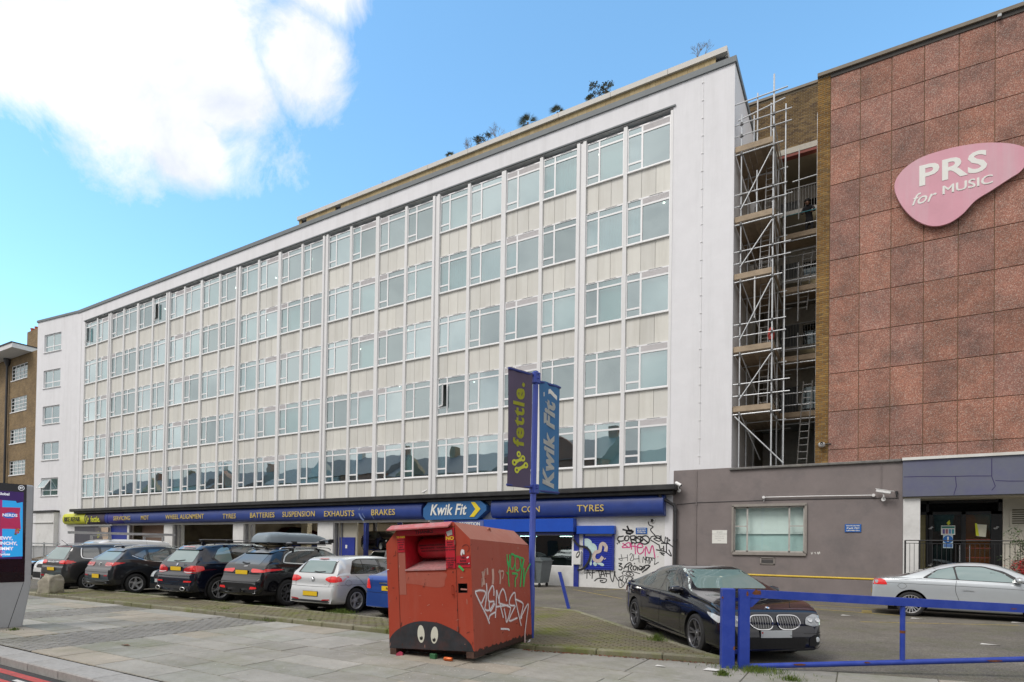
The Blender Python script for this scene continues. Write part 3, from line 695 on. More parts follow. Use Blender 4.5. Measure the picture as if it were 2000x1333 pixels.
for q_ in ((-33.2, -32.6, FY+3, FY+3.4, 0, 4.1), (-41.2, -38.8, 31, 31.2, 0, 3.9), (-22.2, -21.2, 32, 32.2, 0, 4)): MB().box(*q_).build('hall_pillar', CRP, gar)
tubeM = mat('strip_light', (1, 1, 1), .5, var=0, emis=(1, .97, .9, 60))
for i, (x, y) in enumerate(((-39, 29), (-39.5, 35), (-31, 29), (-30, 35), (-24, 28.5), (-22, 34), (-47, 30))):
 MB().box(x, x+1.5, y, y+.12, 3.62, 3.68).build('strip_light', tubeM, gar)
MB().box(-52.4, -49.78, FY+.08, FY+.16, 0, 3.1).build('blue_door', BLUEP, gar)
MB().box(-49.5, -44.62, FY+1.0, FY+1.1, 0, 3.9).build('inner_wall', mat('pinkish_wall', (.36, .25, .20), .85, var=.1), gar)
TRK = mat('grey_track', (.25, .25, .26), .4, metal=.6); MB().box(-49.5, -49.38, FY+.02, FY+.2, 0, 3.1).build('door_track', TRK, gar)
for x in (-43.5, -35.25, -26.85): MB().box(x, x+.14, FY+.15, FY+.3, 0, 3.1).build('door_track', TRK, gar); MB().box(x+.35, x+.42, FY+.3, FY+.4, 0, 3.1).build('door_track', TRK, gar)
dr = link('office_door', MB().box(-26.62, -25.4, FY+.32, FY+.38, 0, 2.2).mesh('office_door', BLUEP), gar)
MB().box(-26.12, -25.98, FY+.30, FY+.32, 1.55, 1.75).build('door_notice', LW, dr)
MB().box(-26.7, -25.3, FY+.39, FY+.5, 0, 3.1).build('door_surround', mat('cream_panel', (.52, .49, .41), .7, var=.05), gar)
mb = MB(); mb.box(-18.42, -18.3, FY+.02, FY+.1, 0, 3.1)
SB = MB(); SB.bbox(-18.40, -11.12, FY-.38, FY+.02, 2.49, 3.10, .015); SB.build('shutter_box', BLUE2, gar)
MB().box(-18.35, -11.15, FY-.30, FY+.02, 2.36, 2.485).build('shutter_guide_bar', mat('navy_dark', (.012, .018, .09), .5), gar)
MB().box(-17.6, -15.95, FY-.40, FY-.385, 2.72, 3.06).build('reception_sign', mat('muted_blue', (.10, .14, .36), .5), gar)
text('RECEPTION', .235, (-16.78, FY-.405, 2.88), FRONT, LW, gar, off=.006, sx=1.02)
rf = MB(); zt_, zb_ = 2.34, .94
for (a, b, c_, d) in ((-18.3, -11.3, zt_, zt_+.07), (-18.3, -11.3, zb_-.07, zb_), (-18.3, -18.2, zb_, zt_), (-11.36, -11.28, zb_, zt_), (-13.35, -13.27, zb_, zt_), (-15.5, -15.42, zb_, zt_)): rf.box(a, b, FY+.04, FY+.12, c_, d)
rw_ = rf.build('reception_window', FRAME, gar)
GLD = glass('shop_glass', (.16, .22, .22), .10)
for a, b in ((-18.2, -15.5), (-15.42, -13.35), (-13.27, -11.36)): MB().box(a, b, FY+.07, FY+.08, zb_, zt_).build('pane', GLD, rw_)
ri = MB(); ri.box(-18.3, -11.0, 28.5, 28.6, 0, 3); ri.box(-11.2, -11.1, FY+.35, 28.5, 0, 3); ri.box(-18.3, -11, FY+.35, 28.5, 2.9, 3); ri.build('reception_wall', mat('reception_grey', (.10, .11, .11), .8), gar)
mb = MB(); mb.box(-12.55, -11.9, FY+.25, FY+.26, 1.2, 1.95); mb.build('poster', mat('yellow_notice', (.46, .36, .10), .7), gar)
text('THANK YOU', .13, (-12.22, FY+.245, 1.83), FRONT, LW, gar, ext=.001, sx=.9); text('HAVE A NICE', .085, (-12.22, FY+.245, 1.66), FRONT, LW, gar, ext=.001); text('DAY', .12, (-12.22, FY+.245, 1.5), FRONT, LW, gar, ext=.001)
MB().box(-13.9, -13.45, FY+.25, FY+.26, 1.2, 1.75).build('poster', mat('dark_notice', (.22, .2, .1), .7), gar)
for x in (-14.6, -12.4): MB().box(x, x+.9, FY+.9, FY+1.0, 2.3, 2.33).build('strip_light', tubeM, gar)
MB().box(-11.22, -10.98, FY-.06, FY+.02, 0, 2.5).build('blue_pillar', BLUEP, gar)
S2 = thing('roller_shutter', 'blue roller shutter with pale blob graffiti on the white wall', 'roller shutter')
MB().bbox(-11.02, -9.22, FY-.24, FY-.002, 2.40, 2.77, .012).build('box', BLUE2, S2)
x0, x1, z0, z1 = -10.75, -9.28, .86, 2.38
mb = MB(); mb.box(x0, x0+.06, FY-.09, FY-.003, z0, z1); mb.box(x1-.08, x1, FY-.09, FY-.003, z0, z1); mb.box(x0, x1, FY-.09, FY-.003, z0-.06, z0); mb.build('guide', BLUEP, S2)
SLm = mat('shutter_blue', (.02, .04, .36), .4, var=.06)
sl = MB().prism([(FY-.055, 0), (FY-.07, .02), (FY-.07, .065), (FY-.045, .085)], x0+.06, x1-.08, 'x').mesh('slat', SLm)
n_ = int((z1-z0)/.085)
for i in range(n_): link('slat', sl, S2, (0, 0, z0+i*.085))
BLKP = mat('black_spray', (.015, .015, .017), .6, var=.3); PINK = mat('pink_spray', (.62, .08, .25), .6, var=.2); PALE = mat('pale_spray', (.50, .66, .66), .6, var=.15); BEIG = mat('beige_spray', (.55, .46, .42), .6, var=.2)
def gp(x, y, Y=FY): p = F(1120+x/7.841, 1000+y/7.841, Y); return (p.x, p.z)
def strokes(name, lst, m, w, parent=None, Y=FY-.004, n=5, **k):
 mb = MB()
 for i, s in enumerate(lst):
  ww = w
  if isinstance(s, tuple): ww, s = s
  pts = [gp(x, y, Y) for x, y in s]
  if len(pts) > 2: pts = openspline(pts, n)
  ribbon(mb, pts, ww, lambda a, b, i=i: (a, Y-.0006*i, b))
 return mb.build(name, m, parent, fix=False, **k)
strokes('graffiti_tag', [[(700, 380), (680, 400), (685, 440), (730, 450), (770, 440)], [(770, 370), (730, 380), (690, 380)], [(790, 380), (780, 430), (830, 440), (850, 380), (800, 375), (790, 420)], [(870, 375), (880, 430), (900, 500)], [(870, 375), (940, 370), (930, 420), (880, 425), (950, 440), (960, 480), (900, 470)],
 [(960, 370), (960, 460), (1010, 470), (1060, 430), (1050, 385), (1000, 380), (970, 400), (1060, 440)], [(1080, 370), (1030, 400), (1030, 470), (1090, 495), (1150, 470), (1160, 410), (1120, 370), (1070, 375)], [(665, 480), (680, 495)], [(690, 455), (708, 480)], [(1040, 390), (1140, 470)]], BLKP, .055, label='black looping tag high on the white wall right of the small shutter', cat='graffiti', group='graffiti on the white wall')
strokes('graffiti_tag', [[(750, 270), (830, 290), (900, 300)], [(820, 215), (860, 290), (915, 300), (880, 330), (810, 320), (840, 285), (900, 285)], [(810, 330), (880, 345)]], BLKP, .075, label='small thick black scribble left of the blue notice', cat='graffiti', group='graffiti on the white wall')
strokes('graffiti_tag', [[(1145, 150), (1160, 200), (1220, 230), (1180, 270), (1210, 320), (1250, 360)], [(1180, 420), (1200, 380), (1300, 370), (1330, 400), (1230, 410), (1300, 450), (1340, 430), (1250, 380)], [(1180, 430), (1310, 510)], [(1340, 360), (1350, 440), (1400, 480)], [(1410, 380), (1400, 470), (1420, 480)], [(1440, 390), (1430, 480)], [(1340, 480), (1470, 490)], [(1420, 400), (1480, 440), (1430, 460), (1540, 550)], [(1310, 500), (1330, 570), (1370, 560)], [(1380, 520), (1385, 610)], [(1425, 480), (1425, 620)], [(1265, 580), (1400, 610), (1500, 680), (1460, 580)], [(1320, 620), (1400, 640)], [(1340, 640), (1390, 668)]], BLKP, .045, label='black tag with a long tail at the right edge of the white wall', cat='graffiti', group='graffiti on the white wall')
strokes('graffiti_tag', [[(740, 540), (850, 470), (860, 550), (750, 480)], [(745, 550), (860, 545)], [(880, 470), (890, 580)], [(940, 480), (950, 650)], [(860, 520), (1000, 540)], [(985, 550), (1060, 540), (1040, 490), (985, 510), (980, 600), (1010, 645), (1060, 620), (1085, 560)], [(1100, 680), (1110, 530), (1160, 640), (1210, 515), (1250, 710)], [(1290, 685), (1296, 692)]], PINK, .05, label='pink tag in the middle of the white wall', cat='graffiti', group='graffiti on the white wall')
strokes('graffiti_tag', [[(730, 650), (745, 750), (690, 720)], [(690, 720), (830, 700)], [(825, 655), (830, 755)], [(860, 670), (880, 640), (905, 660), (870, 740), (900, 750), (930, 720)], [(925, 650), (925, 720), (1010, 715)], [(1000, 665), (1005, 770)], [(1018, 770), (1024, 776)]], BLKP, .025, label='thin black HI24 tag under the pink one', cat='graffiti', group='graffiti on the white wall')
strokes('graffiti_tag', [[(1060, 780), (1070, 690), (1095, 740), (1110, 690), (1105, 790)], [(1120, 700), (1120, 745), (1150, 745), (1150, 700), (1120, 700)], [(1165, 705), (1165, 750), (1190, 750), (1190, 705), (1165, 705)], [(1215, 750), (1200, 710), (1245, 720), (1240, 810)], [(1130, 770), (1180, 770), (1150, 800)], [(1240, 810), (1305, 770)], [(1100, 690), (1250, 715)]], BLKP, .028, label='small thin black MOSTY tag near the dark saloon roof', cat='graffiti', group='graffiti on the white wall')
strokes('graffiti_tag', [[(690, 790), (740, 795), (700, 830), (745, 850), (730, 890), (690, 880)], [(770, 880), (800, 820), (860, 780), (890, 800)], [(780, 850), (840, 840)], [(840, 900), (850, 820), (900, 820), (870, 860), (900, 900)], [(920, 830), (915, 880), (950, 890), (960, 840), (925, 830)], [(980, 840), (985, 900)], [(1010, 830), (1060, 850), (1015, 890), (1000, 850)], [(1030, 900), (1100, 850)], [(1050, 930), (1160, 840)], [(1100, 900), (1170, 830), (1120, 820), (1060, 850)], [(930, 790), (942, 796)], [(765, 905), (778, 908)]], BLKP, .05, label='bold black 3FROI tag level with the roof of the dark saloon', cat='graffiti', group='graffiti on the white wall')
strokes('graffiti_tag', [[(760, 960), (745, 930), (800, 910), (900, 915), (1020, 950)], [(770, 970), (850, 995), (920, 975), (900, 935), (830, 925), (805, 955), (850, 975), (880, 960), (850, 945)], [(690, 1010), (760, 980), (740, 1060), (700, 1040), (700, 1150), (760, 1140), (840, 1000)], [(800, 1010), (830, 1140)], [(740, 1080), (745, 1130)], [(880, 1010), (915, 1015), (880, 1050), (900, 1090)], [(690, 1000), (780, 1090)]], BLKP, .035, label='black spiral and squiggles lowest on the white wall beside the dark saloon', cat='graffiti', group='graffiti on the white wall')
strokes('graffiti_tag', [[(205, 1025), (215, 885), (260, 980)], [(165, 940), (270, 930)], [(285, 1025), (300, 890), (370, 880)], [(265, 940), (330, 930)], [(340, 905), (430, 900)], [(385, 905), (410, 1010)], [(420, 1000), (440, 900), (480, 990)], [(410, 960), (480, 955)], [(490, 890), (510, 1000)], [(480, 945), (560, 950)], [(560, 890), (570, 1000), (600, 1070), (620, 1000), (635, 910), (640, 980), (690, 1060)], [(320, 1060), (380, 1020), (500, 1030), (490, 1075), (430, 1080), (410, 1050), (455, 1055)]], BLKP, .04, label='black AFTAHN tag below the small blue shutter', cat='graffiti', group='graffiti on the white wall')
strokes('painted_outline', [(.10, [(0, 420), (50, 490), (110, 530), (180, 540), (240, 590), (260, 660), (230, 760), (170, 850), (110, 890), (60, 890)])], BLKP, .1, Y=FY-.115, label='thick black painted outline swelling across the blue shutter', cat='graffiti')
mb = MB()
for i, (cx_, cy_, rx, ry, rt) in enumerate(((210, 470, 75, 60, .4), (290, 560, 70, 80, -.3), (310, 610, 45, 35, 0), (270, 700, 14, 70, 0), (265, 790, 18, 32, 0), (330, 800, 26, 34, -.5), (430, 805, 42, 22, .4), (385, 790, 26, 18, .4))):
 ring = [(cx_+rx*math.cos(t)*math.cos(rt)-ry*math.sin(t)*math.sin(rt), cy_+rx*math.cos(t)*math.sin(rt)+ry*math.sin(t)*math.cos(rt)) for t in [2*PI*k/20 for k in range(20)]]
 pts = [gp(a, b, FY-.08) for a, b in ring]; mb.add([(a, FY-.076-.0006*i, b) for a, b in pts], [tuple(range(20))])
mb.build('painted_blobs', PALE, label='pale blue-green painted blobs on the blue shutter', cat='graffiti', fix=False)
strokes('painted_swirl', [(.16, [(490, 610), (500, 540), (460, 490), (420, 510), (400, 600), (340, 620), (310, 680), (330, 740), (400, 750), (450, 690)]), (.1, [(480, 715), (488, 725)])], BEIG, .13, Y=FY-.085, label='beige painted swirl on the blue shutter', cat='graffiti')
mbx = thing('meter_box', 'white utility box with a black eye painted on it beside the blue pillar', 'utility box')
a, b = gp(20, 600), gp(130, 810); m_ = MB(); m_.bbox(a[0], b[0], FY-.16, FY-.003, b[1], a[1], .01); m_.box(a[0]+.03, b[0]-.03, FY-.165, FY-.16, b[1]+.03, (a[1]+b[1])/2-.02); m_.build('case', WBR, mbx)
cc = gp(92, 655); mb = MB()
for i, (r1, r2) in enumerate(((.085, .155), (.045, .09))):
 mb.add([(cc[0]+r1*math.cos(2*PI*k/20)+.05*math.sin(2*PI*k/20), FY-.172-.002*i, cc[1]+r2*math.sin(2*PI*k/20)) for k in range(20)], [tuple(range(20))], mi=i)
mb.build('painted_eye', [BLKP, LW], mbx, fix=False)
def notice(label, x0, x1, z0, z1, lines, parent=None, Y=FY):
 t = thing('notice_board', label, 'sign'); MB().bbox(x0, x1, Y-.03, Y-.002, z0, z1, .006).build('board', mat('notice_blue', (.02, .12, .42), .4, var=.03), t); h = z1-z0
 for s, dz, sz, sh in lines: text(s, sz*h, ((x0+x1)/2, Y-.034, z0+dz*h), FRONT, LW, t, ext=.001, shear=sh, off=.002)
NL = [('PRIVATE CAR PARK', .80, .17, 0), ('Kwik Fit>', .5, .36, .2), ('CUSTOMERS ONLY', .2, .17, 0)]
a, b = gp(957, 245), gp(1130, 340); notice('small blue customer notice on the white wall above the graffiti', a[0], b[0], b[1], a[1], NL)
a, b = F(1650, 1024.5, FY), F(1682, 1040, FY); notice('small blue customer notice on the grey wall', a.x, b.x, b.z, a.z, NL)
a = gp(1210, 135); t = thing('dome_camera', 'white dome security camera under the right end of the fascia', 'camera')
Mx = Matrix.Translation((a[0], FY-.002, a[1])) @ Matrix.Rotation(PI/2, 4, 'X')
MB().lathe([(0, 0), (.10, 0), (.10, .04), (.08, .06)], 20, M=Mx).build('base', PAINTW, t, smooth=True); MB().lathe([(.06, .05), (.05, .09), (.03, .11), (0, .12)], 16, M=Mx).build('dome', mat('black_gloss', (.02, .02, .02), .1), t, smooth=True)
DP = mat('black_pipe', (.04, .04, .043), .45, var=.2)
dp = thing('drain_pipe', 'black drain pipe running from the canopy down the corner by the grey wall', 'drain pipe')
q1 = F(1290, 966, FY-.3); q2 = F(1319, 988, FY-.12)
mb = MB(); mb.tube([(q1.x, FY-.35, 4.22), (q1.x, FY-.35, 3.98), (q1.x+.08, FY-.3, 3.9), (q2.x-.06, FY-.13, 3.62), (q2.x, FY-.12, 3.45), (q2.x, FY-.12, 0)], .07, 10); mb.build('pipe', DP, dp, smooth=True)
for z in (3.35, 2.1, .7): MB().tube([(q2.x, FY-.12, z), (q2.x, FY-.12, z+.1)], .095, 10).build('collar', DP, dp, smooth=True)
def bullet(label, p, yaw, pitch, L=.42, r=.075, box=False):
 t = thing('security_camera', label, 'camera', p)
 M_ = Matrix.Rotation(yaw, 4, 'Z') @ Matrix.Rotation(pitch, 4, 'Y')
 m_ = MB()
 if box: m_.bbox(-L/2, L/2, -r, r, -r*.8, r*.8, .02, M=M_); m_.bbox(-L/2-.03, L/2+.1, -r-.012, r+.012, r*.75, r*.95, .005, M=M_)
 else: m_.lathe([(0, -L/2), (r*.8, -L/2), (r, -L/2+.05), (r, L/2), (r*.85, L/2)], 14, M=M_ @ Matrix.Rotation(PI/2, 4, 'Y'))
 m_.build('housing', PAINTW, t, smooth=True)
 MB().lathe([(0, L/2+.004), (r*.7, L/2+.004)], 12, M=M_ @ Matrix.Rotation(PI/2, 4, 'Y')).build('lens', mat('black_gloss', (.02, .02, .02), .1), t, fix=False)
 MB().tube([(0, 0, -r), (0, .02, -.18), (0, .12, -.26)], .028, 8).tube([(0, .10, -.26), (0, .16, -.26)], .07, 12).build('bracket', PAINTW, t, smooth=True)
p = F(1325, 946, FY-.3); bullet('white bullet camera at the right end of the black canopy', (p.x, FY-.30, p.z), math.radians(-20), .5, .30, .07)
p = F(1726, 962, FY-.35); bullet('large white box camera on the grey wall', (p.x, FY-.28, p.z+.03), math.radians(-8), .22, .46, .07, True)
p = F(828, 960, FY-.5); bullet('small white camera standing on the canopy above the logo board', (p.x, FY-.45, 4.62), math.radians(35), -.5, .3, .04)
ft = thing('bike_shop_front', 'white bike shop front with a dark slatted shutter', 'shop front')
a, b = F(147, 1027, FY), F(188, 1027, FY)
mb = MB(); 
sl2 = MB().prism([(FY-.03, 0), (FY-.05, .02), (FY-.05, .07), (FY-.03, .09)], a.x, b.x+.4, 'x').mesh('slat', mat('charcoal_slat', (.09, .09, .11), .5))
for i in range(31): link('slat', sl2, ft, (0, 0, .2+i*.09))
MB().box(a.x-.2, b.x+2.6, FY-.08, FY-.002, 3.0, 3.15).build('lintel', PAINTW, ft)
po = link('poster', MB().box(b.x+.1, b.x+2.2, FY-.12, FY-.06, 1.7, 2.9).mesh('poster', mat('poster_dark', (.10, .09, .10), .6)), ft)
MB().add([(b.x+1.0, FY-.125, 2.9), (b.x+2.2, FY-.125, 2.9), (b.x+2.2, FY-.125, 1.75), (b.x+1.5, FY-.125, 1.7)], [(0, 1, 2, 3)]).build('photo', mat('poster_photo', (.50, .38, .28), .6, var=.4, scale=3), po, fix=False)
lg = MB(); chainlogo(lg, lambda u_, v_: (b.x+.62+u_, FY-.13, 2.3+v_), .42); lg.build('emblem', YELL, po, fix=False)
lw = thing('low_white_unit', 'low white painted brick building behind the cars at far left', 'building')
m_ = MB(); m_.box(-90, -60.62, 24.2, 30, 0, 4.25); m_.build('wall', WBR, lw)
MB().box(-66.2, -60.5, 24.1, 30, 4.25, 4.42).build('coping', BLACKC, lw)
MB().box(-90, -66.2, 24.5, 30, 4.25, 5.3).build('upper_storey', mat('grey_clad', (.33, .33, .33), .7), lw); MB().box(-90, -64.6, 24.0, 30, 5.3, 5.45).build('roof_edge', BLACKC, lw)
mb = MB(); mb.box(-80, -60.7, 24.12, 24.2, 3.3, 3.35); mb.build('string_course', mat('pale_line', (.5, .5, .48), .8), lw)
ba = thing('steel_barrier', 'galvanised barrier with posts in front of the low white building', 'barrier'); GALV = mat('galvanised', (.40, .42, .43), .45, metal=.5, var=.1)
MB().box(-75, -55, 22.4, 22.44, 1.45, 1.55).build('rail', GALV, ba); MB().box(-75, -55, 22.6, 22.7, .2, 1.3).build('sheet', mat('galv_sheet', (.42, .43, .44), .5, var=.08), ba)
for i in range(9): MB().box(-74+i*2.3, -73.92+i*2.3, 22.42, 22.5, 0, 1.6).build('post', GALV, ba)
GREYW = mat('grey_render', (.225, .195, .19), .88, var=.09, scale=1.2, bump=.25, bscale=25, dirt=(.12, .115, .12), dscale=.8, damt=.6)
gb = thing('grey_building', 'grey rendered single storey building with one wide window', 'building')
wx0, wx1, wz0, wz1 = -4.33, -1.69, 1.68, 3.52
m_ = MB(); m_.box(-6.72, wx0, FY, FY+6, 0, 4.98); m_.box(wx1, 1.352, FY, FY+6, 0, 4.98); m_.box(wx0, wx1, FY, FY+6, wz1, 4.98); m_.box(wx0, wx1, FY, FY+.4, 0, wz0); m_.box(-6.72, -4.4, FY-.001, FY+.02, 4.98, 5.07)
m_.box(wx0, wx1, FY+1.2, FY+1.3, 0, 4.98)
m_.build('wall', GREYW, gb)
MB().bbox(-4.46, 1.31, FY-.09, FY+6, 4.96, 5.06, .02).build('coping', mat('grey_capping', (.17, .165, .16), .7, var=.25, dirt=(.3, .28, .22), damt=.5), gb)
SAND = mat('stone_frame', (.30, .275, .25), .8, var=.1)
f = MB()
for (a, b, c, d) in ((wx0, wx1, wz0-.09, wz0+.03), (wx0-.02, wx1+.02, wz1-.03, wz1+.07), (wx0-.03, wx0+.05, wz0, wz1), (wx1-.05, wx1+.03, wz0, wz1)): f.box(a, b, FY-.07, FY+.12, c, d)
wdo = f.build('window', SAND, gb)
f = MB(); X1, X2 = -3.78, -2.27; zt = 2.72
for (a, b, c, d) in ((wx0+.05, wx1-.05, wz0+.03, wz0+.08), (wx0+.05, wx1-.05, wz1-.09, wz1-.04), (wx0+.05, wx0+.10, wz0, wz1), (wx1-.10, wx1-.05, wz0, wz1), (X1-.03, X1+.03, wz0, wz1), (X2-.03, X2+.03, wz0, wz1), (wx0+.1, X1-.03, zt-.02, zt+.02), (X2+.03, wx1-.1, zt-.02, zt+.02)): f.box(a, b, FY+.03, FY+.08, c, d)
f.build('frame', mat('aluminium_frame', (.50, .48, .45), .5, metal=.3), wdo)
GG = glass('office_glass', (.965, .985, .98), .03)
for a, b in ((wx0+.1, X1-.03), (X1+.03, X2-.03), (X2+.03, wx1-.1)): MB().box(a, b, FY+.055, FY+.06, wz0+.08, wz1-.09).build('pane', GG, wdo)
MB().box(wx0, wx1, FY+.3, FY+.31, 2.42, wz1).build('blind', mat('pale_blind', (.80, .90, .87), .8, var=.03), wdo); MB().box(wx0, wx1, FY+.36, FY+.37, wz0, 2.5).build('blind', mat('teal_blind', (.50, .68, .66), .8, var=.05), wdo)
vt = thing('air_vent', 'small grey metal air vent low on the grey wall', 'vent'); v0, v1 = F(1485, 1089, FY), F(1513, 1103, FY)
m_ = MB(); m_.box(v0.x, v1.x, FY-.03, FY-.002, v1.z, v1.z+.03); m_.box(v0.x, v1.x, FY-.03, FY-.002, v0.z-.03, v0.z); m_.box(v0.x, v0.x+.04, FY-.03, FY-.002, v1.z, v0.z); m_.box(v1.x-.04, v1.x, FY-.03, FY-.002, v1.z, v0.z); m_.build('frame', SAND, vt)
m_ = MB()
for i in range(4): m_.box(v0.x+.04, v1.x-.04, FY-.022, FY-.004, v1.z+.045+i*.038, v1.z+.06+i*.038)
m_.build('louvre', mat('vent_dark', (.12, .12, .12), .6), vt)
nt_ = thing('paper_notice', 'white paper notice on the grey wall left of the window', 'notice'); v0, v1 = F(1391, 1036, FY), F(1420, 1062, FY)
MB().box(v0.x, v1.x, FY-.012, FY-.002, v1.z, v0.z).build('paper', LW, nt_)
for i, (s, sz) in enumerate((('car park', .07), ('NO UNAUTHORISED PARKING', .042), ('Vehicles left here may be', .036), ('removed without notice', .036), ('Thank you', .036))): text(s, sz, ((v0.x+v1.x)/2, FY-.014, v0.z-.07-i*.085), FRONT, mat('grey_ink', (.25, .25, .25), .7, var=0), nt_, ext=.0005)
yp = thing('yellow_pipe', 'yellow gas pipe along the foot of the grey wall', 'pipe'); MB().tube([(-5.6, FY-.09, .82), (1.2, FY-.09, .80)], .035, 8).build('pipe', mat('yellow_pipe_paint', (.66, .46, .04), .5, var=.1), yp, smooth=True)
m_ = MB(); m_.prism([(FY-.13, 0), (FY-.13, .74), (FY-.01, .78), (FY-.01, 0)], -6.65, 1.3, 'x'); m_.build('plinth', GREYW, gb)
wp = thing('cable_conduit', 'white cable conduit on the grey wall above the window', 'conduit'); v0, v1 = F(1492, 972, FY), F(1706, 968, FY)
m_ = MB(); m_.tube([(v0.x, FY-.05, v0.z-.16), (v0.x+.03, FY-.06, v0.z-.02), (v0.x+.1, FY-.06, v0.z), ((v0.x+v1.x)/2, FY-.06, (v0.z+v1.z)/2+.01), (v1.x, FY-.06, v1.z)], .017, 8)
for p in (v0, v1): m_.tube([(p.x, FY-.09, p.z), (p.x, FY-.002, p.z)], .055, 10)
m_.build('conduit', PAINTW, wp, smooth=True)
ck = thing('black_cable', 'thin black cable strung across the grey wall', 'cable'); pts = [F(*p, FY-.015) for p in ((1322, 986), (1360, 982), (1420, 980), (1480, 978), (1560, 976), (1660, 974), (1755, 973))]; MB().tube([(p.x, FY-.015, p.z) for p in pts], .011, 5).build('cable', DP, ck)
gc = thing('grey_conduit', 'thin grey conduit running down the grey wall left of the paper notice', 'conduit'); px = F(1360, 1000, FY).x; MB().box(px-.015, px+.015, FY-.03, FY-.002, .8, 5.0).build('pipe', GREYW, gc)
m_ = MB()
for i in range(5): m_.box(px-.035, px+.035, FY-.035, FY-.002, 1.2+i*.8, 1.24+i*.8)
m_.build('clip', GREYW, gc)
gc2 = thing('grey_conduit', 'short grey conduit above the large white camera', 'conduit'); px = F(1721, 930, FY).x; MB().box(px-.012, px+.012, FY-.03, FY-.002, 4.05, 4.95).build('pipe', GREYW, gc2)
t = thing('wall_lamp', 'tiny black wall lamp right of the white box camera', 'lamp'); p = F(1751, 965, FY); MB().lathe([(0, .1), (.05, .08), (.03, -.02), (.02, -.1), (0, -.1)], 10, M=Matrix.Translation((p.x, FY-.06, p.z))).build('body', DP, t, smooth=True)
MB().bbox(p.x-.02, p.x+.02, FY-.06, FY-.002, p.z-.1, p.z-.05, .004).build('bracket', DP, t)
strokes('chalk_scrawl', [[(3640, 620), (3650, 650), (3665, 620)], [(3690, 625), (3710, 620)], [(3700, 620), (3705, 648)], [(3730, 650), (3745, 615), (3755, 650), (3768, 612), (3775, 645)]], LW, .018, label='small white scrawl on the grey wall right of the window', cat='graffiti')
prs = thing('music_building', 'tall windowless building faced with red aggregate panels', 'building')
def agg(name, c):
 m = bpy.data.materials.new(name); m.use_nodes = True; n, l = m.node_tree.nodes, m.node_tree.links; b = n['Principled BSDF']; b.inputs['Roughness'].default_value = .85
 class co: outputs = {'Object': n.new('ShaderNodeNewGeometry').outputs['Position']}
 vo = n.new('ShaderNodeTexVoronoi'); vo.inputs['Scale'].default_value = 52; l.new(co.outputs['Object'], vo.inputs['Vector'])
 sp = n.new('ShaderNodeSeparateColor'); l.new(vo.outputs['Color'], sp.inputs[0])
 r = n.new('ShaderNodeValToRGB'); l.new(sp.outputs[0], r.inputs[0]); e = r.color_ramp.elements; e[0].position = 0; e[0].color = (c[0]*.66, c[1]*.7, c[2]*.72, 1); e[1].position = .35; e[1].color = (c[0]*.8, c[1]*.75, c[2]*.75, 1)
 q = e.new(.7); q.color = c+(1,); q = e.new(.88); q.color = (c[0]*1.25, c[1]*1.55, c[2]*1.6, 1); q = e.new(.97); q.color = (.52, .40, .34, 1)
 nz = n.new('ShaderNodeTexNoise'); nz.inputs['Scale'].default_value = 1.1; nz.inputs['Detail'].default_value = 8; nz.inputs['Roughness'].default_value = .7; l.new(co.outputs['Object'], nz.inputs['Vector'])
 r2 = n.new('ShaderNodeValToRGB'); l.new(nz.outputs['Fac'], r2.inputs[0]); r2.color_ramp.elements[0].position = .35; r2.color_ramp.elements[0].color = (.60, .66, .70, 1); r2.color_ramp.elements[1].position = .62; r2.color_ramp.elements[1].color = (1.05, 1, 1, 1)
 mx = n.new('ShaderNodeMix'); mx.data_type = 'RGBA'; mx.blend_type = 'MULTIPLY'; mx.inputs[0].default_value = 1; l.new(r.outputs[0], mx.inputs[6]); l.new(r2.outputs[0], mx.inputs[7])
 oi = n.new('ShaderNodeObjectInfo'); mr = n.new('ShaderNodeMapRange'); l.new(oi.outputs['Random'], mr.inputs[0]); mr.inputs[3].default_value = .87; mr.inputs[4].default_value = 1.1; m3 = n.new('ShaderNodeMix'); m3.data_type = 'RGBA'; m3.blend_type = 'MULTIPLY'; m3.inputs[0].default_value = 1; l.new(mx.outputs[2], m3.inputs[6]); l.new(mr.outputs[0], m3.inputs[7]); l.new(m3.outputs[2], b.inputs['Base Color'])
 bp = n.new('ShaderNodeBump'); bp.inputs['Strength'].default_value = .7; bp.inputs['Distance'].default_value = .02; l.new(vo.outputs['Distance'], bp.inputs['Height']); bp.invert = True; l.new(bp.outputs[0], b.inputs['Normal']); return m
AG = [agg('red_aggregate_%d' % i, c) for i, c in enumerate(((.44, .215, .155), (.42, .212, .16), (.45, .215, .15)))]
JNT = mat('brown_joint', (.26, .17, .10), .9, var=.15)
PX, PZ = .966, 1.4145
m_ = MB(); m_.box(-.98, 9.5, FY+.03, FY+12, 5.0, 19.66); m_.build('backing_wall', JNT, prs)
pu = MB().bbox(.011, PX-.011, 0, .05, .011, PZ-.011, .006).mesh('panel', AG[0]); pus = []
for a in AG:
 q = pu.copy(); q.materials.clear(); q.materials.append(a); pus.append(q)
for i in range(9):
 for k in range(-1, 10):
  z = 5.535+PZ*k
  if k == -1: o = link('panel', rnd.choice(pus), prs, (-.98+PX*i, FY, 5.06), scale=(1, 1, .47/PZ))
  else: o = link('panel', rnd.choice(pus), prs, (-.98+PX*i, FY+rnd.uniform(-.004, .006), z))
MB().bbox(-1.42, 9.6, FY-.10, FY+12, 19.66, 19.80, .01).build('coping', mat('bronze_coping', (.20, .17, .13), .6, var=.15), prs)
MB().box(-.98, 9.5, FY-.03, FY+.03, 19.52, 19.66).build('coping_trim', mat('dark_trim', (.06, .055, .05), .8), prs)  # dark band across the wall top, right below the coping
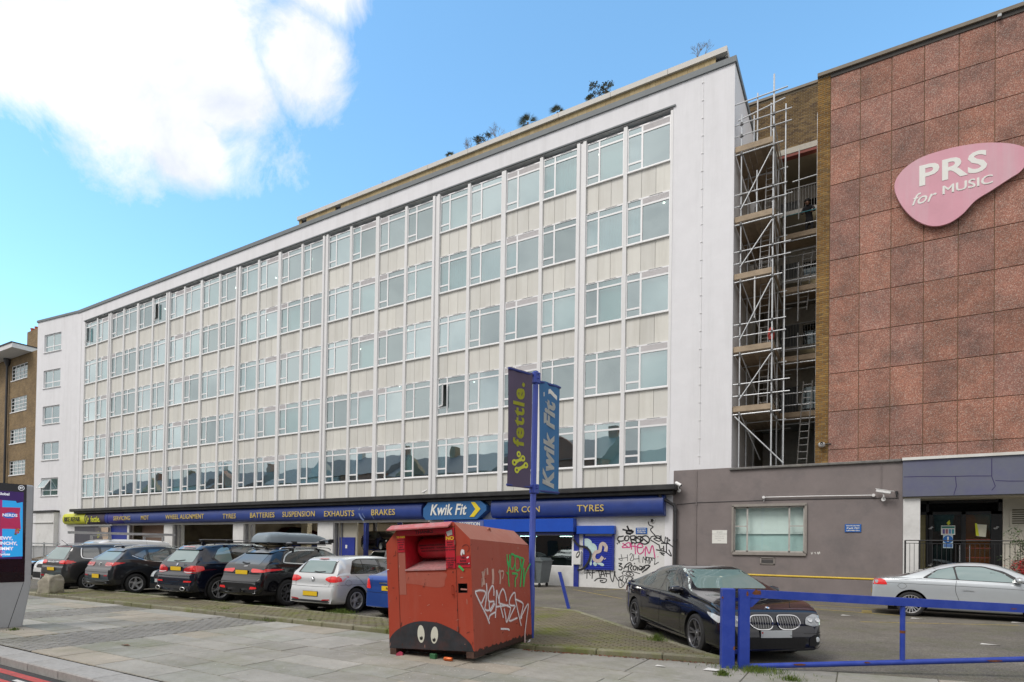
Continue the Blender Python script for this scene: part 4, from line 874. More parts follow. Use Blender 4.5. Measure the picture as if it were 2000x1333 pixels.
def brickmat(name, cols, sc=1.0):
 m = bpy.data.materials.new(name); m.use_nodes = True; n, l = m.node_tree.nodes, m.node_tree.links; b = n['Principled BSDF']; b.inputs['Roughness'].default_value = .9
 g = n.new('ShaderNodeNewGeometry'); r = n.new('ShaderNodeValToRGB'); l.new(g.outputs['Random Per Island'], r.inputs[0]); e = r.color_ramp.elements
 e[0].color = cols[0]+(1,); e[1].color = cols[-1]+(1,)
 for i, c in enumerate(cols[1:-1]): q = e.new((i+1)/(len(cols)-1)); q.color = c+(1,)
 co = n.new('ShaderNodeTexCoord'); nz = n.new('ShaderNodeTexNoise'); nz.inputs['Scale'].default_value = .5*sc; nz.inputs['Detail'].default_value = 9; nz.inputs['Roughness'].default_value = .7; l.new(co.outputs['Object'], nz.inputs['Vector'])
 r2 = n.new('ShaderNodeValToRGB'); l.new(nz.outputs['Fac'], r2.inputs[0]); r2.color_ramp.elements[0].position = .35; r2.color_ramp.elements[0].color = (.55, .53, .5, 1); r2.color_ramp.elements[1].position = .65; r2.color_ramp.elements[1].color = (1.1, 1.08, 1.0, 1)
 mx = n.new('ShaderNodeMix'); mx.data_type = 'RGBA'; mx.blend_type = 'MULTIPLY'; mx.inputs[0].default_value = 1; l.new(r.outputs[0], mx.inputs[6]); l.new(r2.outputs[0], mx.inputs[7]); l.new(mx.outputs[2], b.inputs['Base Color']); return m
BRK = brickmat('yellow_brown_brick', [(.19, .105, .035), (.30, .17, .05), (.22, .12, .04), (.35, .215, .07), (.16, .10, .045)])
BRK2 = brickmat('brown_stock_brick', [(.15, .095, .05), (.24, .165, .075), (.12, .08, .05), (.28, .19, .09), (.19, .13, .065)])
MORT = mat('mortar', (.26, .22, .16), .95, var=.1)
def bricks(mb, x0, x1, y, z0, z1, depth=.012, dirx=True, flip=1):
 """running bond of single brick faces proud of the mortar; dirx: wall runs along x (faces -y), else along y (faces +-x)"""
 z = z0; j = 0
 while z < z1-.02:
  u = x0-(.1125 if j % 2 else 0)
  while u < x1-.01:
   a, b = max(u, x0)+.004, min(u+.215, x1)-.004
   if b-a > .03:
    d = y-flip*(depth+rnd.uniform(-.003, .003)); zz = min(z+.065, z1)
    if dirx: v = [(a, y, z), (b, y, z), (b, y, zz), (a, y, zz), (a+.002, d, z+.002), (b-.002, d, z+.002), (b-.002, d, zz-.002), (a+.002, d, zz-.002)]
    else: v = [(y, a, z), (y, b, z), (y, b, zz), (y, a, zz), (d, a+.002, z+.002), (d, b-.002, z+.002), (d, b-.002, zz-.002), (d, a+.002, zz-.002)]
    mb.add(v, [(4, 5, 6, 7), (0, 1, 5, 4), (1, 2, 6, 5), (2, 3, 7, 6), (3, 0, 4, 7)])
   u += .225
  z += .075; j += 1
m_ = MB(); m_.box(-1.40, -.985, FY+.015, FY+12, 5.06, 19.66); m_.build('pier_mortar', MORT, prs)
m_ = MB(); bricks(m_, -1.41, -.985, FY+.015, 5.07, 19.62); bricks(m_, FY+.01, FY+1.3, -1.40, 5.07, 19.6, dirx=False); m_.build('pier_bricks', BRK, prs, kind='stuff')
psn = thing('music_sign', 'pink pick-shaped music society sign high on the red panels', 'sign')
cpx = [(1747, 362), (1757, 395), (1782, 425), (1815, 441), (1848, 438), (1878, 420), (1905, 392), (1935, 373), (1970, 350), (1995, 333), (2012, 305), (2004, 290), (1975, 281), (1930, 279), (1885, 284), (1840, 294), (1795, 310), (1762, 334)]
oc = smoothpoly([(p.x, p.z) for p in (F(a, b, FY-.2) for a, b in cpx)], 5)
m_ = MB(); m_.prism(oc, FY-.20, FY-.12); m_.build('board', mat('faded_pink', (.66, .33, .40), .5, var=.06, scale=1.0, dirt=(.62, .46, .50), dscale=.9, damt=.8, streak=True), psn, smooth=True)
m_ = MB()
for p in ((1.7, 14.5), (3.4, 14.8), (2.4, 13.6)): m_.box(p[0], p[0]+.1, FY-.12, FY, p[1], p[1]+.1)
m_.build('bracket', DP, psn)
sy = FY-.205
a, b = F(1786, 378, sy), F(1932, 350, sy)
text('PRS', .98, ((a.x+b.x)/2+.02, sy, 14.80), FRONT, LW, psn, ext=.006, off=.022, sx=1.22, space=1.04)
text('for', .55, (F(1804, 393, sy).x-.04, sy, 14.04), FRONT, LW, psn, ext=.006, off=.004, shear=.35, sx=1.0)
for dx, dz in ((0, 0), (.018, .0), (.009, .010)): text('MUSIC', .42, (F(1880, 375, sy).x+.11+dx, sy-.001*dz*100, 14.13+dz), FRONT, LW, psn, ext=.006, sx=1.14)
t = thing('pier_camera', 'grey round camera near the foot of the brick pier', 'camera'); p = F(1605, 869, FY-.1)
MB().lathe([(0, .09), (.09, .07), (.12, .02), (.11, -.05), (.06, -.1), (0, -.11)], 16, M=Matrix.Translation((p.x, FY-.13, p.z))).build('body', mat('pale_grey_plastic', (.5, .5, .5), .4), t, smooth=True)
MB().lathe([(0, 0), (.05, 0), (.05, .01)], 12, M=Matrix.Translation((p.x, FY-.245, p.z+.03)) @ Matrix.Rotation(PI/2, 4, 'X')).build('lens', mat('black_gloss', (.02, .02, .02), .1), t)
MB().tube([(p.x, FY-.1, p.z), (p.x+.12, FY-.05, p.z+.02), (p.x+.3, FY-.01, p.z+.03)], .02, 6).build('bracket', DP, t)
t = thing('roof_lamp', 'small grey lamp under the coping of the red panel wall', 'lamp'); p = F(1950, 33, FY-.1); MB().bbox(p.x-.03, p.x+.08, FY-.16, FY-.002, p.z-.05, p.z+.06, .015).build('head', GALV, t); MB().tube([(p.x+.05, FY-.05, p.z+.03), (p.x+.3, FY-.02, p.z+.1)], .012, 5).build('cable', DP, t)
PURP = mat('faded_purple', (.14, .15, .205), .6, var=.06, scale=1, dirt=(.08, .075, .24), dscale=.7, damt=.4)
po_ = thing('portico', 'faded purple entrance canopy under the red panel wall', 'canopy')
m_ = MB(); m_.box(1.34, 9.4, FY-.12, FY+2.2, 3.72, 4.98); m_.build('fascia', PURP, po_)
MB().box(1.32, 9.4, FY-.18, FY+.02, 4.985, 5.08).build('flashing', mat('white_flashing', (.74, .74, .72), .6, dirt=(.45, .4, .3), damt=.6), po_)
m_ = MB()
for pl in ([(1765, 932), (1800, 931), (1860, 931), (1895, 930), (1937, 930)], [(1937, 896), (1937, 931), (1944, 950), (1937, 958)], [(1866, 931), (1868, 950), (1863, 967)], [(1944, 939), (1970, 940), (2000, 940)]):
 pp = [F(a, b, FY-.124) for a, b in pl]; ribbon(m_, [(p.x, p.z) for p in pp], .022, lambda a, b: (a, FY-.124, b))
m_.build('crack', mat('crack_dark', (.05, .04, .12), .9), po_, fix=False)
MB().box(1.36, 9.4, FY+.0, FY+2.3, 3.66, 3.715).build('soffit', mat('cream_soffit', (.42, .38, .30), .7, var=.1), po_)
MB().box(1.36, 1.86, FY+.02, FY+.4, 0, 3.66).build('pier', WBR, po_)
ent = thing('entrance_doors', 'black framed glass double doors under the purple canopy', 'door')
EY = FY+1.1; BLKF = mat('black_frame', (.012, .012, .013), .35)
def ex(u): return F(u, 1050, EY).x
m_ = MB(); xa, xb = ex(1793), ex(1957)
zt2 = F(1850, 978, EY).z; zl = F(1850, 1000, EY).z; z0 = .45
dxa, dxm, dxb = ex(1812), ex(1882), ex(1950)
for (a, b, c, d) in ((xa, xb, zt2-.1, zt2), (xa, xb, zl-.1, zl), (xa, xa+.05, z0, zt2), (ex(1809), ex(1814), z0, zt2), (xb-.1, xb, z0, zt2), (dxm-.06, dxm+.06, z0, zl), (dxa, dxa+.14, z0, zl), (dxb-.2, dxb, z0, zl)): m_.box(a, b, EY, EY+.1, c, d)
m_.build('frame', BLKF, ent)
d1 = link('door_leaf', MB().box(dxa+.14, dxm-.06, EY+.03, EY+.05, z0, zl-.1).mesh('door_leaf', glass('dark_door_glass', (.10, .11, .12), .06)), ent)
d2 = link('door_leaf', MB().box(dxm+.06, dxb-.2, EY+.03, EY+.05, z0, zl-.1).mesh('door_leaf', glass('door_glass', (.7, .6, .45), .06)), ent)
STL = mat('steel_handle', (.6, .6, .6), .25, metal=1)
m_ = MB(); m_.tube([(dxm-.12, EY-.06, 1.0), (dxm-.12, EY-.06, 2.05)], .02, 8); m_.build('handle', STL, d1); MB().tube([(dxm+.16, EY-.06, 1.0), (dxm+.16, EY-.06, 2.05)], .02, 8).build('handle', STL, d2)
m_ = MB()
for x in (dxa+.02, dxb-.13):
 for z in (1.3, 2.62): m_.box(x, x+.1, EY-.02, EY-.002, z, z+.05); m_.box(x+.06, x+.14, EY-.022, EY-.002, z+.05, z+.09)
m_.build('hinge_plate', STL, ent)
MB().box(dxm+.06, dxb-.2, EY+.2, EY+.22, z0, zl-.1).build('plywood', mat('plywood', (.34, .23, .12), .8, var=.15, scale=2), ent)
m_ = MB()
for z in (.9, 1.3, 1.62, 1.95, 2.25): m_.box(dxm+.06, dxb-.2, EY+.01, EY+.02, z, z+.012)
m_.build('red_line', mat('dull_red', (.3, .05, .05), .6), ent)
MB().box(ex(1796), ex(1808), EY+.04, EY+.06, z0, zl-.08).build('side_panel', mat('olive_panel', (.22, .19, .09), .6), ent)
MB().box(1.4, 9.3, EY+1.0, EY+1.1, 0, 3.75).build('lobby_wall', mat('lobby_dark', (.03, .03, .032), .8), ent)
def psheet(name, label, u0, v0, u1, v1, m, Y, parent=None, **k):
 a, b = F(u0, v0, Y), F(u1, v1, Y); return MB().box(a.x, b.x, Y-.006, Y, b.z, a.z).build(name, m, parent, **k)
t = thing('safety_poster', 'green and white safety poster on the left glass door', 'poster'); psheet('sheet', '', 1838, 1027, 1865.5, 1045, LW, EY+.02, t); psheet('green_band', '', 1839, 1028.5, 1864.5, 1032, mat('green_ink', (.02, .20, .16), .6), EY+.013, t)
for i in range(4): psheet('column', '', 1841+i*6, 1034, 1845.5+i*6, 1043, mat(('violet_ink', 'red_ink', 'blue_ink', 'teal_ink')[i], ((.14, .12, .35), (.4, .15, .2), (.1, .25, .5), (.05, .3, .35))[i], .6), EY+.013, t)
t = thing('warning_poster', 'blue and white warning poster with an exclamation mark below the safety poster', 'poster'); psheet('sheet', '', 1842, 1045.4, 1861, 1071, mat('pale_blue_ink', (.50, .62, .70), .6), EY+.02, t)
p = F(1851.5, 1054, EY+.012); MB().lathe([(0, 0), (.14, 0)], 24, M=Matrix.Translation(p) @ Matrix.Rotation(PI/2, 4, 'X')).build('disc', mat('sign_blue', (.01, .12, .42), .5), t, fix=False); text('!', .24, (p.x, EY+.006, p.z), FRONT, LW, t, off=.01); psheet('band', '', 1843, 1063, 1860, 1069, mat('sign_blue2', (.08, .2, .5), .5), EY+.013, t)
t = thing('taped_note', 'cream paper note with yellow tape on the right glass door', 'note'); a = F(1904, 1024, EY+.02); MB().add([(a.x, EY+.02, a.z), (a.x+.33, EY+.015, a.z-.03), (a.x+.30, EY+.01, a.z-.45), (a.x+.05, EY+.02, a.z-.42)], [(0, 1, 2, 3)]).build('paper', mat('cream_paper', (.62, .60, .48), .8), t, fix=False); MB().add([(a.x, EY+.012, a.z+.03), (a.x+.06, EY+.012, a.z+.02), (a.x+.12, EY+.012, a.z-.42), (a.x+.03, EY+.012, a.z-.40)], [(0, 1, 2, 3)]).build('tape', YELL, t, fix=False)
a = F(1852, 1022, EY+.01); MB().add([(a.x-.05, EY+.01, a.z), (a.x+.04, EY+.01, a.z+.11), (a.x+.06, EY+.01, a.z-.03), (a.x, EY+.01, a.z-.08)], [(0, 1, 2, 3)]).build('yellow_sticker', YELL, fix=False, label='small yellow flame-shaped sticker above the safety poster', cat='sticker')
cdr = thing('cream_service_wall', 'cream panelled service doors with louvres right of the glass entrance', 'door'); CRM = mat('cream_door', (.52, .49, .42), .6, var=.06)
MB().box(xb+.02, 9.3, EY, EY+.1, 0, 3.66).build('panel', CRM, cdr)
m_ = MB(); a, b = F(1972, 998, EY), F(1990, 1027, EY); m_.box(a.x, a.x+.9, EY-.03, EY-.002, b.z, a.z); m_.build('louvre_frame', CRM, cdr)
m_ = MB()
for i in range(7): m_.box(a.x+.06, a.x+.86, EY-.045, EY-.031, b.z+.06+i*.075, b.z+.10+i*.075)
m_.build('louvre', mat('louvre_dark', (.10, .09, .06), .7), cdr)
m_ = MB()
for i in range(10): m_.box(a.x+.06, a.x+.86, EY-.03, EY-.002, 1.0+i*.06, 1.03+i*.06)
m_.build('louvre', mat('louvre_cream', (.34, .32, .27), .7), cdr)
rp = thing('entrance_platform', 'pale concrete platform in front of the entrance doors', 'platform'); MB().box(1.38, 9.3, FY-.9, EY+1, 0, .45).build('slab', mat('pale_concrete', (.42, .41, .37), .85, var=.12, dirt=(.2, .2, .12), damt=.5), rp); MB().box(1.36, 1.5, FY-.9, FY-.01, .45, .95).build('stub_wall', WBR, rp)
rl = thing('railing', 'black iron railing in front of the entrance doors', 'railing'); IRON = mat('black_iron', (.02, .02, .022), .5)
ry = FY-.8; zt3 = F(1800, 1056, ry).z; zt4 = F(1800, 1061, ry).z; m_ = MB(); ax = F(1768, 1060, ry).x
MB().tube([(ax, ry, zt3), (9.2, ry, zt3)], .018, 6).build('top_rail', IRON, rl); MB().box(ax, 9.2, ry-.01, ry+.01, zt4-.02, zt4+.0).build('lower_rail', IRON, rl); MB().box(ax, 9.2, ry-.01, ry+.01, .55, .57).build('bottom_rail', IRON, rl)
bal = MB().box(-.007, .007, ry-.007, ry+.007, .57, zt4-.02).mesh('baluster', IRON); x = ax+.13
while x < 8: link('baluster', bal, rl, (x, 0, 0)); x += .125
for u in (1768, 1796): MB().box(F(u, 1060, ry).x-.025, F(u, 1060, ry).x+.025, ry-.025, ry+.025, .4, zt3).build('post', IRON, rl)
cn = thing('traffic_cone', 'red and white traffic cone by the entrance doors', 'cone', (F(1874.5, 1092, FY-.3).x, FY-.3, .45))
MB().lathe([(.02, .72), (.028, .74), (.085, .36)], 16).build('body', mat('cone_red', (.70, .06, .03), .5), cn, smooth=True); MB().lathe([(.086, .36), (.15, .04)], 16).build('reflective_sleeve', LW, cn, smooth=True); MB().bbox(-.19, .19, -.19, .19, 0, .04, .01).build('base', DP, cn)
def leafy(name, label, cat, loc, n, spread, leafsize, mats_, stems, seed, kind=None):
 r = random.Random(seed); t = thing(name, label, cat, loc); sb = MB(); lf = MB()
 for s in range(stems):
  p = Vector((r.uniform(-.2, .2)*spread[0], r.uniform(-.2, .2)*spread[1], 0)); d = Vector((r.uniform(-1, 1)*spread[0], r.uniform(-1, 1)*spread[1], spread[2]*r.uniform(.7, 1.3))); q = p+d
  mid = (p+q)/2+Vector((r.gauss(0, .05), r.gauss(0, .05), spread[2]*.15)); pts = openspline([tuple(p), tuple(mid), tuple(q)], 6); sb.tube(pts, .012, 4, caps=False, r2=.003)
  for _ in range(n):
   i = r.randrange(3, len(pts)); c_ = Vector(pts[i])+Vector((r.gauss(0, .08), r.gauss(0, .08), r.gauss(0, .05)))
   a_ = Vector((r.uniform(-1, 1), r.uniform(-1, 1), r.uniform(-.7, .5))).normalized()*leafsize; b_ = a_.cross(Vector((r.uniform(-1, 1), r.uniform(-1, 1), 1))).normalized()*leafsize*.35
   lf.add([c_-a_, c_+b_, c_+a_, c_-b_], [(0, 1, 2, 3)], mi=r.randrange(len(mats_)))
 sb.build('stems', TWIG, t); lf.build('leaves', mats_, t, fix=False); return t
LFm = [mat('leaf_green_%d' % i, c, .5, var=.2) for i, c in enumerate(((.05, .09, .03), (.08, .13, .04), (.035, .06, .025)))]
p = F(2010, 1095, FY-1.3); leafy('leafy_bush', 'feathery green bush at the right edge by the railing', 'bush', (p.x+.35, FY-1.3, .0), 60, (.9, .5, 2.1), .05, LFm, 26, 5)
p = F(1990, 1100, FY-1.9); leafy('red_bush', 'low red-leaved bush at the right edge behind the silver coupe', 'bush', (p.x+.1, FY-1.9, 0), 70, (.35, .3, 1.25), .05, [mat('red_leaf', (.45, .03, .03), .5, var=.2), mat('red_leaf2', (.3, .02, .02), .5)], 14, 6)
RY = 30.5
rc = thing('rear_stair_tower', 'brown brick stair tower with open landings behind the scaffold', 'building')
RXa, RXb = -5.0, -1.0
def rz(u, v): return F(u, v, RY).z
zrt = F(1530, 185, RY).z
zo = F(1530, 305, RY).z         # top of the open part
m_ = MB(); m_.box(XR-.6, RXb, RY+.02, RY+.5, zo, zrt); m_.box(-8, RXb, RY+3.4, RY+3.6, 4, zo+.2); m_.box(XR-.6, RXb, RY+.5, RY+3.6, zo, zo+.3); m_.box(XR-.6, XR-.02, RY+.3, RY+3.4, 4, zo+.1); m_.box(-1.15, RXb, RY-.0, RY+3.5, 4, zo)
m_.build('mortar', MORT, rc)
m_ = MB(); bricks(m_, XR-.6, RXb, RY+.02, zo+.3, zrt-.1); m_.build('bricks', BRK2, rc, kind='stuff')
MB().box(XR-.7, RXb, RY-.06, RY+.6, zrt, zrt+.12).build('coping', mat('bronze_coping', (.20, .17, .13), .6, var=.15), rc)
MB().box(XR, RXb, RY-.02, RY+.3, zo+.02, zo+.28).build('lintel', mat('stone_lintel', (.45, .42, .36), .8), rc)
MB().box(XR, RXb, RY+.0, RY+.3, zo-.12, zo+.01).build('red_beam', mat('dull_red_beam', (.20, .05, .035), .7), rc)
STF = mat('landing_concrete', (.36, .34, .31), .85, var=.1); WALLD = mat('stair_wall', (.52, .49, .44), .85, var=.1)
MB().box(XR, RXb, RY+3.2, RY+3.39, 4, zo).build('back_wall', WALLD, rc)
lz = [zo-3.235*(i+1)+.5 for i in range(4)]
for i, z in enumerate(lz):
 o = link('landing', MB().box(XR, -1.16, RY+.0, RY+3.1, z-.22, z).mesh('landing', STF), rc)
 m_ = MB(); m_.tube([(XR+.1, RY+.05, z+1.05), (-1.2, RY+.05, z+1.05)], .02, 6)
 for k in range(26): m_.tube([(XR+.15+k*.12, RY+.05, z), (XR+.15+k*.12, RY+.05, z+1.05)], .008, 4, caps=False)
 m_.build('balustrade', mat('stair_rail', (.30, .30, .30), .5), o)
 MB().box(-3.6, -2.7, RY+3.1, RY+3.19, z, z+2.1).build('door', mat('grey_door', (.16, .17, .18), .6), o)
 MB().box(-2.5, -1.6, RY+3.1, RY+3.19, z+.9, z+2.0).build('window', glass('dark_door_glass'), o)
 lm = link('landing_lamp', MB().lathe([(0, -.1), (.12, -.08), (.2, 0), (.2, .04), (0, .05)], 16).mesh('landing_lamp', mat('lamp_glow', (1, .9, .7), .5, var=0, emis=(1, .86, .55, 2.2))), rc, (-1.5, RY+.3, z+2.55))
sc_ = thing('scaffold', 'galvanised tube scaffold tower with timber decks beside the white end wall', 'scaffold')
TUBE = mat('scaffold_tube', (.60, .62, .64), .42, metal=.45, var=.12, dirt=(.2, .2, .19), damt=.3); TURQ = mat('turquoise_tube', (.03, .17, .20), .4, metal=.3); VIOL = mat('violet_tube', (.07, .05, .16), .5)
PLK = [mat('scaffold_board_%d' % i, c, .85, var=.2, scale=3) for i, c in enumerate(((.32, .245, .17), (.26, .20, .14), (.37, .29, .205)))]
Y0 = FY+.12
xs = {'a': -4.14, 'b': -2.95, 'c': -2.52}
decks = [F(1437, 300, Y0).z, F(1435, 437, Y0).z, F(1435, 548, Y0).z, F(1433, 690, Y0).z, F(1430, 806, Y0).z]
topz = F(1513, 145, Y0).z
def tb(a, b, m=TUBE, r=.026, nm='tube'): MB().tube([a, b], r, 8).build(nm, m, sc_, smooth=True)
clampm = MB().box(-.05, .05, -.05, .05, -.045, .045).mesh('clamp', mat('clamp_steel', (.20, .20, .20), .5, metal=.7))
def clamp(x, y, z): link('clamp', clampm, sc_, (x, y, z), (0, 0, rnd.random()))
tb((xs['a'], Y0, 5.05), (xs['a'], Y0, F(1447, 225, Y0).z)); tb((xs['b'], Y0, 5.05), (xs['b'], Y0, topz), r=.032); tb((xs['c'], Y0+.02, 5.05), (xs['c'], Y0+.02, F(1527, 205, Y0).z))
for y in (26.6, 28.6):
 for k in ('a', 'b'): tb((xs[k], y, 5.05), (xs[k], y, 18.5-.4*(y-26)))
tb((-3.6, Y0, 11.0), (-3.6, Y0, 12.9), mat('white_tube', (.6, .6, .6), .4), .03); tb((-3.55, Y0, 15.2), (-3.55, Y0, 16.9)); tb((-3.55, Y0, 17.9), (-3.55, Y0, 20.0)); tb((-3.75, Y0+.5, 17.9), (-3.75, Y0+.5, 19.5)); tb((-3.1, Y0+.4, 17.6), (-3.1, Y0+.4, 19.7))
for i, z in enumerate(decks):
 tb((-4.38, Y0-.03, z-.12), (-2.6, Y0-.03, z-.10)); tb((-4.38, 28.7, z-.12), (-2.6, 28.7, z-.1)); tb((-4.3, 26.7, z-.12), (-2.6, 26.7, z-.1))
 for zz in (z+.62, z+1.1): tb((-4.42, Y0-.04, zz), (-2.45 if i % 2 else -2.3, Y0-.04, zz), TURQ if (i+int(zz*10)) % 5 == 0 else TUBE, .022)
 tb((-2.93, Y0, z-.15), (-2.93, 29, z-.15)); tb((-2.98, Y0, z+1.0), (-2.98, 29, z+1.0), r=.022); tb((-2.98, Y0, z+.5), (-2.98, 29, z+.5), r=.022)
 for x in (xs['a'], xs['b']):
  for dz in (-.12, .62, 1.1): clamp(x, Y0-.03, z+dz)
 for k in range(6):
  x0 = -4.36+k*.232
  for (ya, yb) in ((Y0, Y0+2.0), (Y0+2.02, 28.8)):
   MB().box(x0, x0+.222, ya, yb, z-.04+rnd.uniform(-.006, .006), z).build('deck_board', rnd.choice(PLK), sc_)
 MB().box(-4.38, -2.98, Y0-.045, Y0-.01, z+.0, z+.22).build('toe_board', PLK[2], sc_); MB().box(-2.92, -2.89, Y0+.05, 28.7, z, z+.22).build('toe_board', PLK[1], sc_)
dz_ = decks+[5.1]
for i in range(1, 5): tb((-2.98, Y0-.07, decks[i-1]-.25), (-4.15, Y0-.07, decks[i]+.45), r=.024)
tb((-4.3, Y0-.07, decks[4]-.2), (-2.5, Y0-.07, 5.15)); 
for i in range(5): tb((-4.1, Y0+.1, decks[i]-.1), (-3.6, Y0+1.9, decks[i]-1.7), r=.022)
for i in range(4): tb((-2.93, Y0+.3, decks[i]-.3), (-2.93, Y0+2.2, decks[i+1]+.3), r=.022)
tb((-4.3, Y0+.02, F(1447, 208, Y0).z-.55), (-2.55, Y0+.02, F(1527, 178, Y0).z-.3)); tb((-4.42, Y0-.04, decks[0]+1.95), (-2.45, Y0-.04, decks[0]+1.98))
for i, z in enumerate(decks):
 zb = z+(.2 if i else 0)-.1
 if i == 0:
  tb((-2.6, 28.6, zb+.4), (-1.45, 28.6, zb+.45)); continue
 for dy in (0, 1.0): tb((-2.9, 27.6+dy, zb-.05), (-1.45, 27.6+dy, zb-.05))
 for zz in (.55, 1.05): tb((-2.9, 27.55, zb+zz), (-1.42, 27.55, zb+zz), TURQ if i == 1 and zz > 1 else TUBE, .02)
 for k in range(4): MB().box(-2.9, -1.48, 27.6+k*.235, 27.6+k*.235+.225, zb, zb+.04).build('deck_board', rnd.choice(PLK), sc_)
 MB().box(-2.9, -1.48, 27.55, 27.59, zb+.04, zb+.25).build('toe_board', PLK[0], sc_)
for x, m__, r_ in ((-1.47, TURQ, .026), (-1.56, TUBE, .022)):
 tb((x, 27.55, 5.1), (x, 27.55, 12.0), TUBE if x < -1.5 else VIOL, r_); tb((x, 27.55, 12.0), (x, 27.55, 15.4), m__, r_); tb((x, 27.55, 15.4), (x, 27.55, 20.2), TUBE, r_)
for (a, b) in ((decks[0]-2, decks[0]+1), (8, 11), (11.5, 14)): tb((-2.25, 27.5, a), (-2.25, 27.5, b), TUBE, .022)
def ladder(label, a, b, wdt=.34, tilt=0, n=12, m=None, loc=True, **k):
 a, b = Vector(a), Vector(b); t = thing('ladder', label, 'ladder', **k); m = m or mat('aluminium', (.5, .5, .5), .35, metal=.8)
 d = (b-a); s = Vector((1, 0, 0))*wdt/2 if tilt == 0 else Vector((0, 1, 0))*wdt/2
 for q in (-1, 1): MB().tube([a+s*q, b+s*q], .022, 6).build('stile', m, t)
 for i in range(n): p = a+d*((i+.5)/n); MB().tube([p-s, p+s], .014, 5).build('rung', m, t)
 return t
ladder('lowest ladder, leaning against the rear of the scaffold', (-2.0, 26.6, 5.1), (-1.85, 27.5, 8.9), n=13)
ladder('ladder at the second scaffold deck from the bottom', (-3.35, Y0+.5, decks[4]), (-3.3, Y0+.9, decks[3]+1.1), n=13)
ladder('ladder in the middle of the scaffold tower', (-3.35, Y0+.5, decks[3]), (-3.3, Y0+.9, decks[2]+1.0), n=13)
ladder('ladder rising to the fourth scaffold deck from the bottom', (-3.35, Y0+.5, decks[2]), (-3.3, Y0+.9, decks[1]+.6), n=13)
ladder('ladder on the scaffold bridge near the brick pier', (-2.1, 27.7, 12.0), (-1.9, 27.9, 14.6), n=11)
ladder('ladder just under the top scaffold deck', (-3.2, Y0+.9, decks[1]), (-3.2, Y0+1.3, decks[0]-.1), n=11)
sk = thing('debris_sack', 'red sack hanging at the middle deck of the scaffold', 'sack', (-3.0, Y0+.15, decks[3]+.35)); MB().lathe([(0, 0), (.1, .02), (.13, .2), (.1, .42), (.04, .5), (0, .5)], 10).build('sack', mat('red_sack', (.4, .05, .04), .8), sk, smooth=True)
PDK = mat('dark_workwear', (.018, .018, .022), .85, var=.2); PSK = mat('skin', (.30, .17, .12), .6, var=.05)
def person_mesh(joints, edges, rad, m, lv=2):
 me = bpy.data.meshes.new('person'); me.from_pydata(joints, edges, []); me.materials.append(m); o = bpy.data.objects.new('p', me); COL.objects.link(o); md = o.modifiers.new('s', 'SKIN'); md.use_smooth_shade = True
 for i, r in enumerate(rad): me.skin_vertices[0].data[i].radius = (r, r*.85)
 me.skin_vertices[0].data[0].use_root = True; s2 = o.modifiers.new('u', 'SUBSURF'); s2.levels = lv
 nm = bpy.data.meshes.new_from_object(o.evaluated_get(bpy.context.evaluated_depsgraph_get())); bpy.data.objects.remove(o); return nm
zp = decks[1]+.2-.06; hp = F(1580, 492, 28.1)
J = [(0, 0, .86), (0, -.03, 1.02), (-.02, -.10, 1.22), (-.04, -.22, 1.40), (-.05, -.27, 1.47), (-.22, -.20, 1.38), (-.27, -.30, 1.14), (-.20, -.50, 1.02), (.15, -.22, 1.38), (.22, -.34, 1.14), (.14, -.52, 1.02), (-.10, .02, .80), (-.11, -.04, .45), (-.11, .03, .08), (-.11, -.10, .04), (.10, .02, .80), (.12, .02, .45), (.12, .10, .08), (.12, -.04, .04)]
E2 = [(0, 1), (1, 2), (2, 3), (3, 4), (3, 5), (5, 6), (6, 7), (3, 8), (8, 9), (9, 10), (0, 11), (11, 12), (12, 13), (13, 14), (0, 15), (15, 16), (16, 17), (17, 18)]
R2_ = [.14, .13, .15, .13, .06, .07, .05, .035, .07, .05, .035, .09, .065, .045, .045, .09, .065, .045, .045]
pe = thing('person', 'person in dark work clothes bending over on the scaffold bridge beside the brick pier', 'person', (hp.x-.0, 28.2, zp)); link('body', person_mesh(J, E2, R2_, PDK), pe)
hm = MB(); Mh = Matrix.Translation((-.06, -.36, 1.56)) @ Matrix.Rotation(.5, 4, 'X'); hm.lathe([(0, .125), (.05, .115), (.082, .07), (.088, 0), (.075, -.06), (.05, -.11), (0, -.125)], 16, M=Mh); hm.add([(-.02, -.085, .02), (.02, -.085, .02), (0, -.115, -.025)], [(0, 1, 2)], M=Mh)
for sg in (-1, 1): hm.tube([Mh @ Vector((sg*.085, 0, .02)), Mh @ Vector((sg*.095, .01, -.02))], .014, 6)
hm.build('head', PSK, pe, smooth=True); MB().lathe([(0, .14), (.06, .13), (.095, .075), (.098, .01), (.09, -.01)], 16, M=Mh @ Matrix.Translation((0, .012, .005))).build('hair', mat('black_hair', (.01, .009, .009), .7), pe, smooth=True)
for sg, e in ((-1, (-.20, -.50, 1.02)), (1, (.14, -.52, 1.02))):
 J = [(0, 0, 0), (0, -.06, -.02)]; Ed = [(0, 1)]; Rr = [.026, .034]
 for k in range(4): J += [(-.03+.02*k, -.10, -.03), (-.03+.02*k, -.13-.006*(k in (1, 2)), -.055)]; Ed += [(1, 2+2*k), (2+2*k, 3+2*k)]; Rr += [.010, .008]
 J += [(-.05*sg, -.05, -.01), (-.055*sg, -.085, -.03)]; Ed += [(0, 10), (10, 11)]; Rr += [.011, .009]
 link('hand', person_mesh(J, Ed, Rr, PSK, 1), pe, e)
